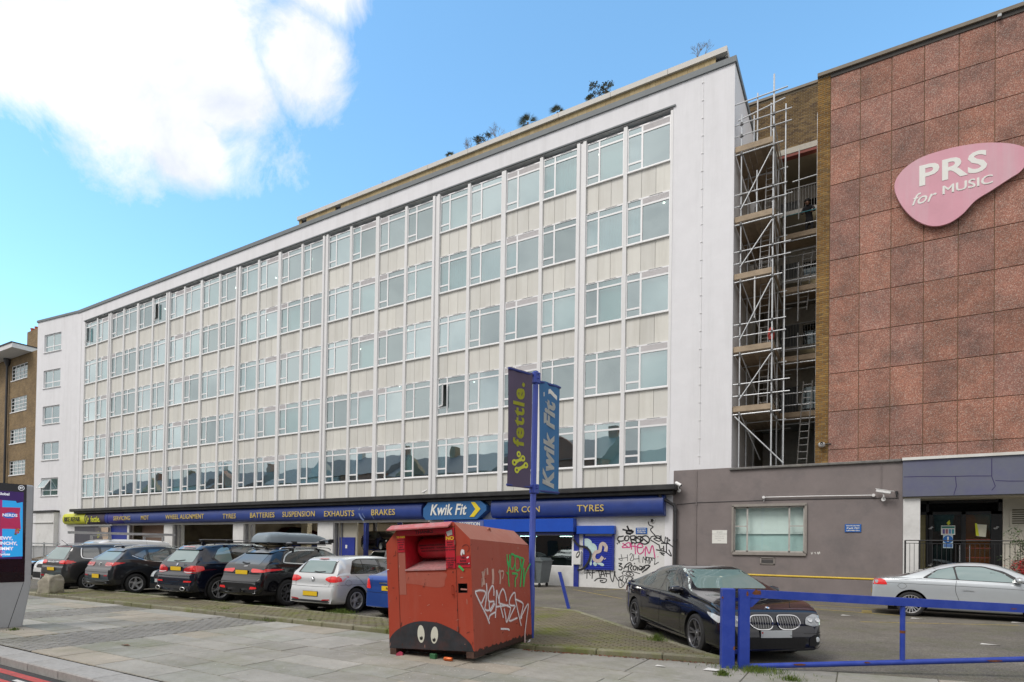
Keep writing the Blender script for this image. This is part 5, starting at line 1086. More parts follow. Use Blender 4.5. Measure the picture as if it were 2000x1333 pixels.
def brick_tex(name, c1, c2, mort, sc=1.):
 m = bpy.data.materials.new(name); m.use_nodes = True; n, l = m.node_tree.nodes, m.node_tree.links; b = n['Principled BSDF']; b.inputs['Roughness'].default_value = .9
 co = n.new('ShaderNodeTexCoord'); sx_ = n.new('ShaderNodeSeparateXYZ'); l.new(co.outputs['Object'], sx_.inputs[0]); ad = n.new('ShaderNodeMath'); l.new(sx_.outputs[0], ad.inputs[0]); l.new(sx_.outputs[1], ad.inputs[1])
 cb = n.new('ShaderNodeCombineXYZ'); l.new(ad.outputs[0], cb.inputs[0]); l.new(sx_.outputs[2], cb.inputs[1])
 bt = n.new('ShaderNodeTexBrick'); l.new(cb.outputs[0], bt.inputs['Vector']); bt.inputs['Scale'].default_value = 1; bt.inputs['Brick Width'].default_value = .225; bt.inputs['Row Height'].default_value = .075; bt.inputs['Mortar Size'].default_value = .006
 bt.inputs['Color1'].default_value = c1+(1,); bt.inputs['Color2'].default_value = c2+(1,); bt.inputs['Mortar'].default_value = mort+(1,)
 nz = n.new('ShaderNodeTexNoise'); nz.inputs['Scale'].default_value = .7; nz.inputs['Detail'].default_value = 9; nz.inputs['Roughness'].default_value = .75; l.new(co.outputs['Object'], nz.inputs['Vector'])
 r2 = n.new('ShaderNodeValToRGB'); l.new(nz.outputs['Fac'], r2.inputs[0]); r2.color_ramp.elements[0].position = .35; r2.color_ramp.elements[0].color = (.7, .68, .66, 1); r2.color_ramp.elements[1].position = .65; r2.color_ramp.elements[1].color = (1.12, 1.1, 1.05, 1)
 mx = n.new('ShaderNodeMix'); mx.data_type = 'RGBA'; mx.blend_type = 'MULTIPLY'; mx.inputs[0].default_value = 1; l.new(bt.outputs['Color'], mx.inputs[6]); l.new(r2.outputs[0], mx.inputs[7]); l.new(mx.outputs[2], b.inputs['Base Color'])
 bp = n.new('ShaderNodeBump'); bp.inputs['Strength'].default_value = .4; bp.inputs['Distance'].default_value = .01; l.new(bt.outputs['Fac'], bp.inputs['Height']); bp.invert = True; l.new(bp.outputs[0], b.inputs['Normal']); return m
BT = brick_tex('stock_brick_wall', (.19, .125, .06), (.27, .185, .085), (.27, .24, .19))
lb = thing('brick_flats', 'brown brick flats with white casement windows at the left edge', 'building'); LY = 26.2
def lx(u, v=800): return F(u, v, LY).x
xR = lx(66, 700); xL = lx(-60, 700); zr = F(40, 695, LY).z
wz = [(F(38, a, LY).z, F(38, b, LY).z) for a, b in ((712, 741), (775, 803), (837, 865), (899, 927))]
wx0, wx1 = lx(21, 790), lx(52, 790)
m_ = MB(); m_.box(xL, wx0, LY, LY+9, 0, zr); m_.box(wx1, xR+2, LY, LY+9, 0, zr); prev = 0
for z1, z0 in sorted([(b, a) for a, b in wz]): m_.box(wx0, wx1, LY, LY+.4, prev, z1); prev = z0
m_.box(wx0, wx1, LY, LY+.4, prev, zr); m_.box(xL, xR+2, LY+2, LY+9, 0, zr-.01)
m_.build('wall', BT, lb)
for i, (z1, z0) in enumerate(wz):
 f = MB(); t_ = .06
 f.box(wx0, wx1, LY+.05, LY+.12, z0, z0+t_); f.box(wx0, wx1, LY+.05, LY+.12, z1-t_, z1)
 for k in range(5): x = wx0+(wx1-wx0-t_)*k/4; f.box(x, x+t_, LY+.052, LY+.118, z0+t_, z1-t_)
 for k in range(1, 4): z = z0+(z1-z0)*k/4; f.box(wx0, wx1, LY+.06, LY+.11, z-.025, z+.025)
 f.box(wx0-.05, wx1+.05, LY-.06, LY+.05, z0-.08, z0)
 o = f.build('window', FRAME, lb)
 for k in range(4): x = wx0+(wx1-wx0-t_)*k/4; MB().box(x+t_, x+(wx1-wx0-t_)/4, LY+.08, LY+.09, z0+t_, z1-t_).build('pane', glass('flat_glass', (.3, .35, .35), .2), o)
 if i in (0, 3): MB().box(wx0+.1, wx0+1.0, LY+.3, LY+.32, z0, z1).build('curtain', mat('net_curtain', (.6, .6, .58), .9), o)
m_ = MB(); m_.box(xL, lx(62, 690), LY-1.6, LY+9, zr, zr+.45); m_.build('eaves', mat('white_eaves', (.70, .70, .70), .6, var=.05), lb); MB().box(xL, lx(62, 690)+.05, LY-1.68, LY+9, zr+.45, zr+.55).build('roof_edge', BLACKC, lb)
ch = thing('chimney', 'brick chimney with two red pots at the left end of the white wing', 'chimney'); cx0, cx1 = F(53, 660, 27.5).x, F(74, 660, 27.5).x; cz = F(60, 647, 27.5).z
MB().box(cx0, cx1, 27.5, 29.3, 18, cz).build('stack', BT, ch); 
for u in (60, 68): p = F(u, 640, 28); MB().lathe([(.22, cz), (.19, cz+.6), (.23, cz+.62), (.23, cz+.72), (.15, cz+.72)], 12, M=Matrix.Translation((p.x, 28.2, 0))).build('pot', mat('terracotta', (.45, .12, .06), .8), ch, smooth=True)
dn = thing('rain_pipe', 'thick black rain pipe on the brown brick flats', 'drain pipe'); p = F(12, 800, LY-.2); MB().tube([(p.x, LY-.2, 0), (p.x, LY-.2, zr-.3)], .11, 10).build('pipe', DP, dn, smooth=True); MB().lathe([(.14, zr-.75), (.3, zr-.3), (.34, zr-.05)], 12, M=Matrix.Translation((p.x, LY-.2, 0))).build('hopper', DP, dn, smooth=True)
OB = [brick_tex('far_side_brick_red', (.36, .17, .12), (.42, .21, .15), (.3, .27, .22)), brick_tex('far_side_brick_stock', (.40, .32, .22), (.44, .35, .24), (.3, .28, .23)), mat('far_side_render', (.55, .53, .48), .85)]
SLT = mat('roof_slate', (.17, .17, .18), .7, var=.2); WDK = mat('far_window_dark', (.05, .06, .07), .1)
x = -135; i = 0
while x < 40:
 wv = rnd.choice((9, 11, 13)); hh = rnd.choice((10.5, 11.5, 12.3)); d = 10; y1 = -13.5
 hb = thing('terrace_house', 'terraced house number %d from the left across the road' % (i+1), 'building', (x, y1, -.12), group='houses across the road')
 hb['label'] = ('red brick', 'yellow brick', 'cream rendered')[i % 3]+' gabled house across the road, the '+('first', 'second', 'third', 'fourth', 'fifth', 'sixth', 'seventh', 'eighth', 'ninth', 'tenth', 'eleventh', 'twelfth', 'thirteenth', 'fourteenth', 'fifteenth', 'sixteenth', 'seventeenth', 'eighteenth', 'nineteenth', 'twentieth')[i]+' from the left end of its row'
 MB().box(0, wv-.2, -d, 0, 0, hh).build('wall', OB[i % 3], hb); MB().prism([(-d-.3, hh), (.3, hh), (-d/2, hh+3.2)], -.1, wv-.1, 'x').build('roof', SLT, hb)
 if i % 2: MB().prism([(wv*.2, hh), (wv*.8, hh), (wv*.5, hh+2.9)], -.6, .15, 'y').build('gable', OB[i % 3], hb)
 n_ = int(wv//3)
 for fl_ in range(3):
  for k in range(n_): MB().box(.9+k*3, 2.3+k*3, -.05, .03, 1+fl_*2.9, 2.6+fl_*2.9).build('window', WDK, hb)
 MB().box(wv-1.2, wv-.3, -d/2-.5, -d/2+.5, hh+1.5, hh+4.6).build('chimney', OB[i % 3], hb)
 x += wv; i += 1
 if i in (4, 9): x += 4
def paint(name, c, metal=.55, rough=.28): return mat(name, c, rough, metal=metal, var=.02, coat=1.0, spec=.5 if c[0] > .03 else .25)
def carglass(name='car_glass', tint=(.02, .03, .03), refl=.42):
 if name in MATS: return MATS[name]
 m = bpy.data.materials.new(name); m.use_nodes = True; b = m.node_tree.nodes['Principled BSDF']
 b.inputs['Base Color'].default_value = tint+(1,); b.inputs['Roughness'].default_value = .03; b.inputs['IOR'].default_value = 2.6 if refl > .3 else 1.8
 MATS[name] = m; return m
CG = carglass(); CGD = carglass('dark_privacy_glass', (.008, .008, .01), .2); CGL = carglass('pale_car_glass', (.16, .25, .25), .42)
RUB = mat('tyre_rubber', (.022, .022, .023), .8, var=.2, bump=.2); PLB = mat('black_plastic', (.014, .014, .015), .55, var=.1, spec=.25); GLB = mat('gloss_black', (.01, .01, .011), .12, coat=1)
CHR = mat('chrome', (.75, .75, .76), .12, metal=1, var=0); ALLOY = mat('alloy', (.50, .50, .51), .35, metal=.35, var=.08, dirt=(.1, .09, .07), damt=.3, dscale=12); ALLD = mat('dark_alloy', (.13, .13, .14), .3, metal=.4, var=.05)
RLMP = mat('red_lamp', (.42, .008, .012), .12, var=.08, scale=25, coat=1); RLMP2 = mat('bright_red_lamp', (.75, .03, .03), .12, var=.1, scale=20, coat=1, emis=(.5, .01, .01, .08)); CLMP = mat('clear_lamp', (.55, .58, .60), .08, var=.25, scale=12, coat=1); WELL = mat('wheel_well', (.008, .008, .008), .9, var=0)
PYEL = mat('yellow_plate', (.80, .53, .02), .45, var=.03); PWHT = mat('grey_blank_plate', (.50, .53, .55), .45, var=.02); SEAM = mat('panel_gap', (.006, .006, .006), .8, var=0)
def interp(tab, x):
 if x <= tab[0][0]: return tab[0][1]
 if x >= tab[-1][0]: return tab[-1][1]
 for i in range(len(tab)-1):
  if x <= tab[i+1][0]:
   x0, y0 = tab[i]; x1, y1 = tab[i+1]; return y0+(y1-y0)*(x-x0)/(x1-x0)
def smooth_tab(tab, n=8, k=.5):
 """rounded version of a polyline table (Chaikin corner cutting)"""
 pts = [tuple(map(float, p)) for p in tab]
 for _ in range(3):
  q = [pts[0]]
  for i in range(len(pts)-1):
   a, b = pts[i], pts[i+1]; q.append((a[0]*.75+b[0]*.25, a[1]*.75+b[1]*.25)); q.append((a[0]*.25+b[0]*.75, a[1]*.25+b[1]*.75))
  q.append(pts[-1]); pts = q
 return pts
def make_wheel(r, rr, w, spokes, style, face_mat):
 """returns (tyre mesh, rim mesh); axle along local y, outer face towards -y"""
 t = MB(); Mx = Matrix.Rotation(PI/2, 4, 'X'); h = w/2
 t.lathe([(rr, -h*.9), (rr+.02, -h), (r-.03, -h), (r-.008, -h*.85), (r, -h*.5), (r, h*.5), (r-.008, h*.85), (r-.03, h), (rr+.02, h), (rr, h*.9)], 40, M=Mx)
 tm = t.mesh('wheel', RUB, smooth=True)
 f = MB(); f.lathe([(rr+.004, h*.9), (rr+.004, h*1.0), (rr-.012, h*1.02), (rr-.022, h*.9), (rr-.03, -h*.4)], 40, M=Mx)
 f.lathe([(0, h*.72), (.035, h*.74), (.04, h*.66), (.075, h*.6), (.08, h*.3)], 20, M=Mx)
 f.lathe([(0, -h*.2), (rr-.03, -h*.2)], 30, mi=1, M=Mx)
 f.lathe([(.05, h*.05), (.15, h*.05)], 24, mi=2, M=Mx)
 for i in range(spokes):
  a = 2*PI*i/spokes
  def sp(da0, da1, w0, w1):
   c, s_ = math.cos, math.sin; o = []
   for (rad, ang, ww, hh) in ((.06, a+da0, w0, h*.62), (rr-.015, a+da1, w1, h*.88)):
    for sg in (-1, 1):
     px, pz = rad*c(ang)-sg*ww*s_(ang), rad*s_(ang)+sg*ww*c(ang); o += [(px, -hh, pz), (px, -hh+.03, pz)]
   f.add(o, [(0, 2, 6, 4), (1, 5, 7, 3), (0, 4, 5, 1), (2, 3, 7, 6)])
  if style == 'double': sp(-.05, -.16, .012, .014); sp(.05, .16, .012, .014)
  elif style == 'wide': sp(0, 0, .026, .034)
  elif style == 'twist': sp(-.12, .15, .03, .03)
  else: sp(0, 0, .012, .014)
 return tm, f.mesh('rim', [face_mat, WELL, mat('brake_disc', (.25, .25, .26), .3, metal=.9)], smooth=False)
WHEELS = {}
def smooth_section(cp, n=4):
 return openspline(cp, n)
def car_body(S, name):
 """closed body loft. x forward (0 = middle of wheelbase), y left, z up"""
 top = smooth_tab(S['top']); bot = smooth_tab(S['bot']); belt = smooth_tab(S['belt']); wid = smooth_tab(S['wid']); roofw = smooth_tab(S['roofw'])
 xs_ = []; x0, x1 = S['top'][0][0], S['top'][-1][0]
 d = [0]; 
 for i in range(len(top)-1): d.append(d[-1]+math.hypot(top[i+1][0]-top[i][0], (top[i+1][1]-top[i][1])))
 Nn = 96
 for i in range(Nn+1):
  t = d[-1]*i/Nn
  for j in range(len(d)-1):
   if d[j+1] >= t: xs_.append(top[j][0]+(top[j+1][0]-top[j][0])*((t-d[j])/max(1e-9, d[j+1]-d[j]))); break
 xs_ = sorted(set(round(x, 4) for x in xs_)); q = [xs_[0]]
 for x in xs_[1:]:
  if x-q[-1] > .004: q.append(x)
 xs_ = q
 rings = []
 for x in xs_:
  zt, zb, zbelt, w, rw = interp(top, x), interp(bot, x), interp(belt, x), interp(wid, x), interp(roofw, x)
  zs = min(zbelt, zt-.012)
  hgt = max(zt-zs, .012); gh = min(1, hgt/.35)          # how much glasshouse there is
  ws = w*(.965)                                          # width at the shoulder
  rwx = ws*(1-gh)+ (rw)*gh if zt > zs+.02 else ws*.96
  rwx = min(rwx, ws*.97)
  sw = S.get('tuck', .06)
  mid = zb+(zs-zb)*.55
  hh = max(.004, zs-zb); c1 = min(.015, hh*.08); c2 = min(.10, hh*.22)
  cp = [(0, zb), (w*.55, zb), (w*.90, zb+c1), (w*.985, zb+c2), (w, zb+(zs-zb)*.34), (w*1.0, mid), (w*.992, zb+(zs-zb)*.80), (ws+.004, zs-min(.03, hh*.1)), (ws-.012, zs+min(.004, hh*.02)),
    (ws-.02-(ws-rwx)*.12, zs+hgt*.14), ((ws*.45+rwx*.55), zs+hgt*.55), (rwx+.01, zs+hgt*.86), (rwx-.07*gh-.01, zs+hgt*.965), (rwx*.6, zt-.006*gh), (0, zt)]
  r_ = smooth_section(cp, 2); rings.append((x, r_))
 mb = MB(); n = len(rings[0][1])
 for x, r_ in rings:
  for (y, z) in r_: mb.v.append((x, y, z))
  for (y, z) in r_[1:-1]: mb.v.append((x, -y, z))
 tot = 2*n-2
 def idx(i, j):            # j 0..tot-1 round the ring
  return i*tot+j if j < n else i*tot+n+(2*n-2-j)-1
 for i in range(len(rings)-1):
  for j in range(tot):
   a, b = idx(i, j), idx(i, (j+1) % tot); c, d_ = idx(i+1, (j+1) % tot), idx(i+1, j); mb.f.append((a, b, c, d_)); mb.m.append(0)
 mb.f.append(tuple(idx(0, j) for j in range(tot))); mb.m.append(0); mb.f.append(tuple(idx(len(rings)-1, j) for j in reversed(range(tot)))); mb.m.append(0)
 return mb
def ngon_clip(poly, step=.06):
 """grid of a convex 2D outline"""
 xs_ = [p[0] for p in poly]; ys_ = [p[1] for p in poly]; bm = bmesh.new(); x0, x1, y0, y1 = min(xs_), max(xs_), min(ys_), max(ys_)
 nx, ny = max(1, int((x1-x0)/step)), max(1, int((y1-y0)/step))
 g = [[bm.verts.new((x0+(x1-x0)*i/nx, y0+(y1-y0)*j/ny, 0)) for j in range(ny+1)] for i in range(nx+1)]
 for i in range(nx):
  for j in range(ny): bm.faces.new((g[i][j], g[i+1][j], g[i+1][j+1], g[i][j+1]))
 ar = sum(poly[i][0]*poly[(i+1) % len(poly)][1]-poly[(i+1) % len(poly)][0]*poly[i][1] for i in range(len(poly)))
 P = poly if ar > 0 else poly[::-1]
 for i in range(len(P)):
  a, b = Vector(P[i]+(0,)) if len(P[i]) == 2 else Vector(P[i]), Vector(P[(i+1) % len(P)]+(0,)); d = b-a
  if d.length < 1e-6: continue
  no = Vector((d.y, -d.x, 0)).normalized()
  bmesh.ops.bisect_plane(bm, geom=bm.verts[:]+bm.edges[:]+bm.faces[:], plane_co=a, plane_no=no, clear_outer=True, dist=1e-5)
 bm.verts.ensure_lookup_table(); v = [tuple(q.co[:2]) for q in bm.verts]; bm.verts.index_update(); f = [tuple(q.index for q in fc.verts) for fc in bm.faces]; bm.free(); return v, f
def rounded(poly, r=.06, n=4):
 """round the corners of a convex outline"""
 out = []; L = len(poly)
 for i in range(L):
  p, a, b = Vector(poly[i]), Vector(poly[i-1]), Vector(poly[(i+1) % L]); da, db = (a-p), (b-p); ra = min(r, da.length*.45); rb = min(r, db.length*.45)
  s, e = p+da.normalized()*ra, p+db.normalized()*rb
  for k in range(n+1):
   t = k/n; q = s*(1-t)**2+p*2*t*(1-t)+e*t*t; out.append((q.x, q.y))
 return out
class Car:
 def __init__(s, S, label, body_mat, loc, heading, cat='car', name='parked_car', group='parked cars'):
  s.S = S; s.t = thing(name, label, cat, loc, heading, group); mb = car_body(S, 'body')
  me = mb.mesh('body', [body_mat, WELL], smooth='all'); s.bvh = BVHTree.FromPolygons([v.co[:] for v in me.vertices], [tuple(p.vertices) for p in me.polygons])
  o = bpy.data.objects.new('body', me); COL.objects.link(o)
  cut = MB(); R_ = S['r']+S.get('gap', .055)
  for wx in (-S['wb']/2, S['wb']/2):
   for sg in (-1, 1):
    M = Matrix.Translation((wx, sg*(S['W']/2+.1), S['r']+.005)) @ Matrix.Rotation(PI/2, 4, 'X')
    cut.lathe([(R_, -.42), (R_, .42)], 40, M=M, closed=True)
  cm = cut.mesh('cut', [WELL]); co_ = bpy.data.objects.new('cut', cm); COL.objects.link(co_)
  md = o.modifiers.new('b', 'BOOLEAN'); md.operation = 'DIFFERENCE'; md.object = co_; md.solver = 'EXACT'; md.use_self = True; md.material_mode = 'TRANSFER'
  dg = bpy.context.evaluated_depsgraph_get(); nm = bpy.data.meshes.new_from_object(o.evaluated_get(dg)); bpy.data.objects.remove(o); bpy.data.objects.remove(co_)
  nm.name = 'body'
  nm.polygons.foreach_set('use_smooth', [True]*len(nm.polygons)); nm.set_sharp_from_angle(angle=math.radians(72))
  s.body = link('body', nm, s.t); s.k = 0
  key = (S['r'], S['rim'], S.get('spokes', 5), S.get('style', 'wide'), S.get('wm', ALLOY).name)
  if key not in WHEELS: WHEELS[key] = make_wheel(S['r'], S['rim'], .21, S.get('spokes', 5), S.get('style', 'wide'), S.get('wm', ALLOY))
  tm, rm = WHEELS[key]
  for wx in (-S['wb']/2, S['wb']/2):
   for sg in (-1, 1):
    wo_ = link('wheel', tm, s.t, (wx, sg*(S['W']/2-.125), S['r']), (0, rnd.uniform(0, 2), PI if sg > 0 else 0)); link('rim', rm, wo_)
  MB().box(-S['wb']/2-.5, S['wb']/2+.4, -S['W']/2+.18, S['W']/2-.18, .14, .3).build('underbody', WELL, s.t)
 def hit(s, p, d):
  h, nrm, i, _ = s.bvh.ray_cast(Vector(p), Vector(d)); return h, nrm
 def panel(s, name, poly, side, m, off=.004, parent=None, rc=.05, step=.07, edge=True):
  """side: 'L','R' (poly in x,z), 'B' rear / 'F' front (poly in y,z), 'T' top (x,y)"""
  P = rounded(poly, rc) if rc else list(poly); v, f = ngon_clip(P, step); s.k += 1; off = off+s.k*.00007
  o = []
  for a, b in v:
   if side in 'LR': sg = 1 if side == 'L' else -1; h, n = s.hit((a, sg*3, b), (0, -sg, 0)); alt = (a, sg*s.S['W']/2*.9, b); d = (0, sg, 0)
   elif side == 'B': h, n = s.hit((-6, a, b), (1, 0, 0)); alt = (s.S['top'][0][0]+.1, a, b); d = (-1, 0, 0)
   elif side == 'F': h, n = s.hit((6, a, b), (-1, 0, 0)); alt = (s.S['top'][-1][0]-.1, a, b); d = (1, 0, 0)
   else: h, n = s.hit((a, b, 5), (0, 0, -1)); alt = (a, b, 1.4); d = (0, 0, 1)
   if h is None:
    h, n, _i, _d = s.bvh.find_nearest(Vector(alt))
    if n is None: h, n = Vector(alt), Vector(d)
   if n.dot(Vector(d)) < 0: n = -n
   o.append(tuple(h+(n*.12+Vector(d)).normalized()*off))
  return MB().add(o, f).build(name, m, parent or s.t, smooth='all')
 def line(s, pts, side, w=.008, m=None, off=.003, name='panel_gap', parent=None, closed=False):
  m = m or SEAM; P = openspline(pts, 8) if len(pts) > 2 else [(pts[0][0]+(pts[1][0]-pts[0][0])*i/12, pts[0][1]+(pts[1][1]-pts[0][1])*i/12) for i in range(13)]
  mb = MB(); s.k += 1; off += s.k*.00007
  def to3(a, b):
   if side in 'LR': sg = 1 if side == 'L' else -1; h, n = s.hit((a, sg*3, b), (0, -sg, 0)); d = Vector((0, sg, 0)); alt = Vector((a, sg*s.S['W']/2*.9, b))
   elif side == 'B': h, n = s.hit((-6, a, b), (1, 0, 0)); d = Vector((-1, 0, 0)); alt = Vector((s.S['top'][0][0]+.1, a, b))
   elif side == 'F': h, n = s.hit((6, a, b), (-1, 0, 0)); d = Vector((1, 0, 0)); alt = Vector((s.S['top'][-1][0]-.1, a, b))
   else: h, n = s.hit((a, b, 5), (0, 0, -1)); d = Vector((0, 0, 1)); alt = Vector((a, b, 1.4))
   if h is None: h, n, _i, _d = s.bvh.find_nearest(alt)
   if n.dot(d) < 0: n = -n
   return tuple(h+(n*.6+d*.6).normalized()*off)
  ribbon(mb, P, w, to3); return mb.build(name, m, parent or s.t, fix=True)
 def arch(s, m, w=.05, sides='LR', wheels=(0, 1), name='arch_trim'):
  R_ = s.S['r']+s.S.get('gap', .055)
  for i in wheels:
   wx = (-1 if i == 0 else 1)*s.S['wb']/2
   for sd in sides:
    pts = [(wx+(R_+w/2)*math.cos(a), s.S['r']+(R_+w/2)*math.sin(a)) for a in [math.radians(-22+224*k/26) for k in range(27)]]
    mb = MB(); sg = 1 if sd == 'L' else -1
    def to3(a, b):
     h, n = s.hit((a, sg*3, max(b, s.S['bot'][1][1]+.06)), (0, -sg, 0)); y = h.y if h is not None else sg*s.S['W']/2*.95; return (a, y+sg*.012, b)
    ribbon(mb, pts, w, to3); mb.build(name, m, s.t, smooth='all')
 def mirror(s, x, z, m, sides='LR', sc=1.):
  for sd in sides:
   sg = 1 if sd == 'L' else -1; h, n = s.hit((x, sg*3, z-.02), (0, -sg, 0)); y = h.y if h is not None else sg*.8
   mb = MB(); L = []
   for i in range(9):
    t = PI*i/8; L.append((.11*math.cos(t)*1.0, .07*math.sin(t)))
   o = Vector((x, y+sg*.10, z+.03)); pr_ = [(0, -.13), (.06, -.125), (.085, -.06), (.09, .02), (.07, .09), (.03, .12), (0, .125)]
   M = Matrix.Translation(o) @ Matrix.Rotation(-sg*.15, 4, 'Z') @ Matrix.Diagonal((1.0*sc, 1, .85*sc, 1)) @ Matrix.Rotation(-sg*PI/2, 4, 'X')
   mb.lathe(pr_, 14, M=M); a = mb.build('mirror', m, s.t, smooth=True)
   MB().tube([(x+.02, y-sg*.03, z-.04), (x+.01, y+sg*.07, z+.0)], .025, 6).build('mirror_arm', PLB, a)
   MB().add([tuple(o+Vector((-.088*sc, sg*.105, .045))), tuple(o+Vector((-.088*sc, -sg*.085, .05))), tuple(o+Vector((-.088*sc, -sg*.085, -.055))), tuple(o+Vector((-.088*sc, sg*.105, -.05)))], [(0, 1, 2, 3)]).build('mirror_glass', CG, a)
 def plate(s, side, z, m=PYEL, w=.52, h=.112, y=0, tilt=0, letters=None):
  hh, n = s.hit((-6 if side == 'B' else 6, y, z), (1 if side == 'B' else -1, 0, 0)); x = hh.x+(-.018 if side == 'B' else .018)
  mb = MB().bbox(-.006, .006, -w/2, w/2, -h/2, h/2, .002); o = mb.build('number_plate', m, s.t, (x, y, z), (0, tilt, 0))
  mb = MB().box(-.004, .004, -w/2-.008, w/2+.008, -h/2-.008, h/2+.008); mb.build('plate_frame', PLB, o, ((.004 if side == 'B' else -.004), 0, 0))
  if letters: text(letters[0], h*.8, (-.009, letters[1], 0), (PI/2, 0, -PI/2), SEAM, o, ext=.0008, off=.002, align='LEFT')
  return o
 def badge(s, side, y, z, r=.042, kind='ring'):
  hh, n = s.hit((-6 if side == 'B' else 6, y, z), (1 if side == 'B' else -1, 0, 0)); n = n if n.x*(-1 if side == 'B' else 1) > 0 else -n
  M = Matrix.Translation(hh+n*.004) @ n.to_track_quat('Z', 'Y').to_matrix().to_4x4(); mb = MB()
  mb.lathe([(r*.78, 0), (r*.8, .008), (r, .008), (r, 0)], 24, M=M)
  if kind == 'quarter':
   for q in range(4):
    pts = [(0, 0, .005)]+[(r*.74*math.cos(PI/2*q+PI/2*k/5), r*.74*math.sin(PI/2*q+PI/2*k/5), .005) for k in range(6)]; mb.add(pts, [tuple(range(7))], mi=1+q % 2, M=M)
  else:
   mb.lathe([(0, .004), (r*.78, .004)], 20, mi=3, M=M)
   if kind == 'vw':
    for a, b in (((-.5, .45), (0, -.02)), ((.5, .45), (0, -.02)), ((-.7, .1), (-.32, -.62)), ((-.32, -.62), (0, .05)), ((0, .05), (.32, -.62)), ((.32, -.62), (.7, .1))):
     mb.tube([M @ Vector((a[0]*r, a[1]*r, .008)), M @ Vector((b[0]*r, b[1]*r, .008))], r*.09, 4)
   elif kind == 'wing': mb.tube([M @ Vector((-.6*r, .25*r, .008)), M @ Vector((0, -.3*r, .008)), M @ Vector((.6*r, .25*r, .008))], r*.12, 4)
  return mb.build('badge', [CHR, LOGOB, PAINTW, GLB], s.t, smooth=True)
 def rails(s, x0, x1, z, y, m):
  for sg in (-1, 1):
   pts = openspline([(x0, sg*y, z-.03), (x0+.15, sg*y, z+.015), ((x0+x1)/2, sg*y, z+.03), (x1-.15, sg*(y-.02), z+.015), (x1, sg*(y-.03), z-.05)], 5); MB().tube(pts, .016, 6).build('roof_rail', m, s.t, smooth=True)
 def fin(s, x, z, m):
  MB().prism([(x-.09, z-.02), (x-.07, z+.06), (x-.04, z+.062), (x+.09, z-.015)], -.012, .012).build('aerial', m, s.t)
def car_pose(contact, heading, S, which):
 """place a car so that the outer foot of one wheel stands on `contact`; which = (end, side)"""
 end, side = which; lx_ = (S['wb']/2 if end == 'F' else -S['wb']/2); ly_ = (1 if side == 'L' else -1)*(S['W']/2-.06)
 c, s_ = math.cos(heading), math.sin(heading); return (contact[0]-(lx_*c-ly_*s_), contact[1]-(lx_*s_+ly_*c), 0)
NORTH = math.radians(90)
HATCH = dict(wb=2.63, r=.318, rim=.215, W=1.79, spokes=5, style='double', top=[(-2.075, .30), (-2.09, .42), (-2.08, .60), (-2.0, .70), (-1.97, .92), (-1.90, 1.02), (-1.66, 1.36), (-1.52, 1.425), (-1.1, 1.46), (-.2, 1.47), (.35, 1.40), (1.05, 1.03), (1.25, .97), (1.95, .82), (2.13, .68), (2.17, .45), (2.19, .25)],
 bot=[(-2.1, .28), (-1.95, .22), (0, .17), (1.9, .2), (2.17, .24)], belt=[(-2.1, .97), (-1.5, 1.0), (0, .965), (1.0, .93), (2.1, .72)], wid=[(-2.1, .70), (-2.05, .78), (-1.9, .855), (-1.5, .89), (0, .895), (1.3, .89), (1.9, .80), (2.1, .66), (2.17, .55)], roofw=[(-2.1, .62), (-1.6, .60), (-.5, .60), (.4, .58), (1.1, .66), (2.1, .7)])
SLV = paint('silver_paint', (.62, .63, .64), .35, .3)
c = Car(HATCH, 'silver hatchback with its rear to the pavement, next to the red clothes bank', SLV, car_pose(G(694, 1197), NORTH, HATCH, ('B', 'R')), NORTH)
c.panel('rear_window', [(-.58, 1.03), (.58, 1.03), (.50, 1.335), (-.50, 1.335)], 'B', CGL, .006); c.panel('window_surround', [(-.66, 1.015), (.66, 1.015), (.55, 1.375), (-.55, 1.375)], 'B', GLB, .003); c.panel('brake_light', [(-.16, 1.372), (.16, 1.372), (.16, 1.392), (-.16, 1.392)], 'B', RLMP, .008, rc=.008)
for sg in (-1, 1):
 q = lambda P: [(sg*a, b) for a, b in P]
 c.panel('tail_lamp', q([(.44, .86), (.60, .80), (.86, .80), (.86, .955), (.62, .955), (.46, .91)]), 'B', RLMP2, .008, rc=.03, step=.04)
 c.line(q([(.60, .80), (.64, .95)]), 'B', .006, off=.012); c.panel('reflector', q([(.40, .335), (.70, .36), (.70, .385), (.45, .37)]), 'B', RLMP, .008, rc=.01)
for sd in 'LR': c.panel('tail_lamp_side', [(-2.03, .80), (-1.80, .83), (-1.83, .92), (-2.0, .955)], sd, RLMP2, .008, rc=.02, step=.04)
c.plate('B', .50); c.badge('B', 0, .865, .06, 'vw'); c.line([(-.78, .70), (-.55, .685), (0, .68), (.55, .685), (.78, .70)], 'B'); c.line([(-.85, .62), (0, .60), (.85, .62)], 'B', .02, PLB) if 0 else None
c.line([(-.60, .68), (-.64, .80)], 'B'); c.line([(.60, .68), (.64, .80)], 'B'); c.panel('lower_grille', [(-.72, .29), (.72, .29), (.66, .345), (-.66, .345)], 'B', PLB, .004, rc=.02)
c.line([(.05, 1.055), (-.12, 1.045), (-.34, 1.06)], 'B', .022, PLB, .012, 'wiper')
text('TSI', .055, (-2.0, -.47, .735), (PI/2, 0, -PI/2), CHR, c.t, ext=.002)
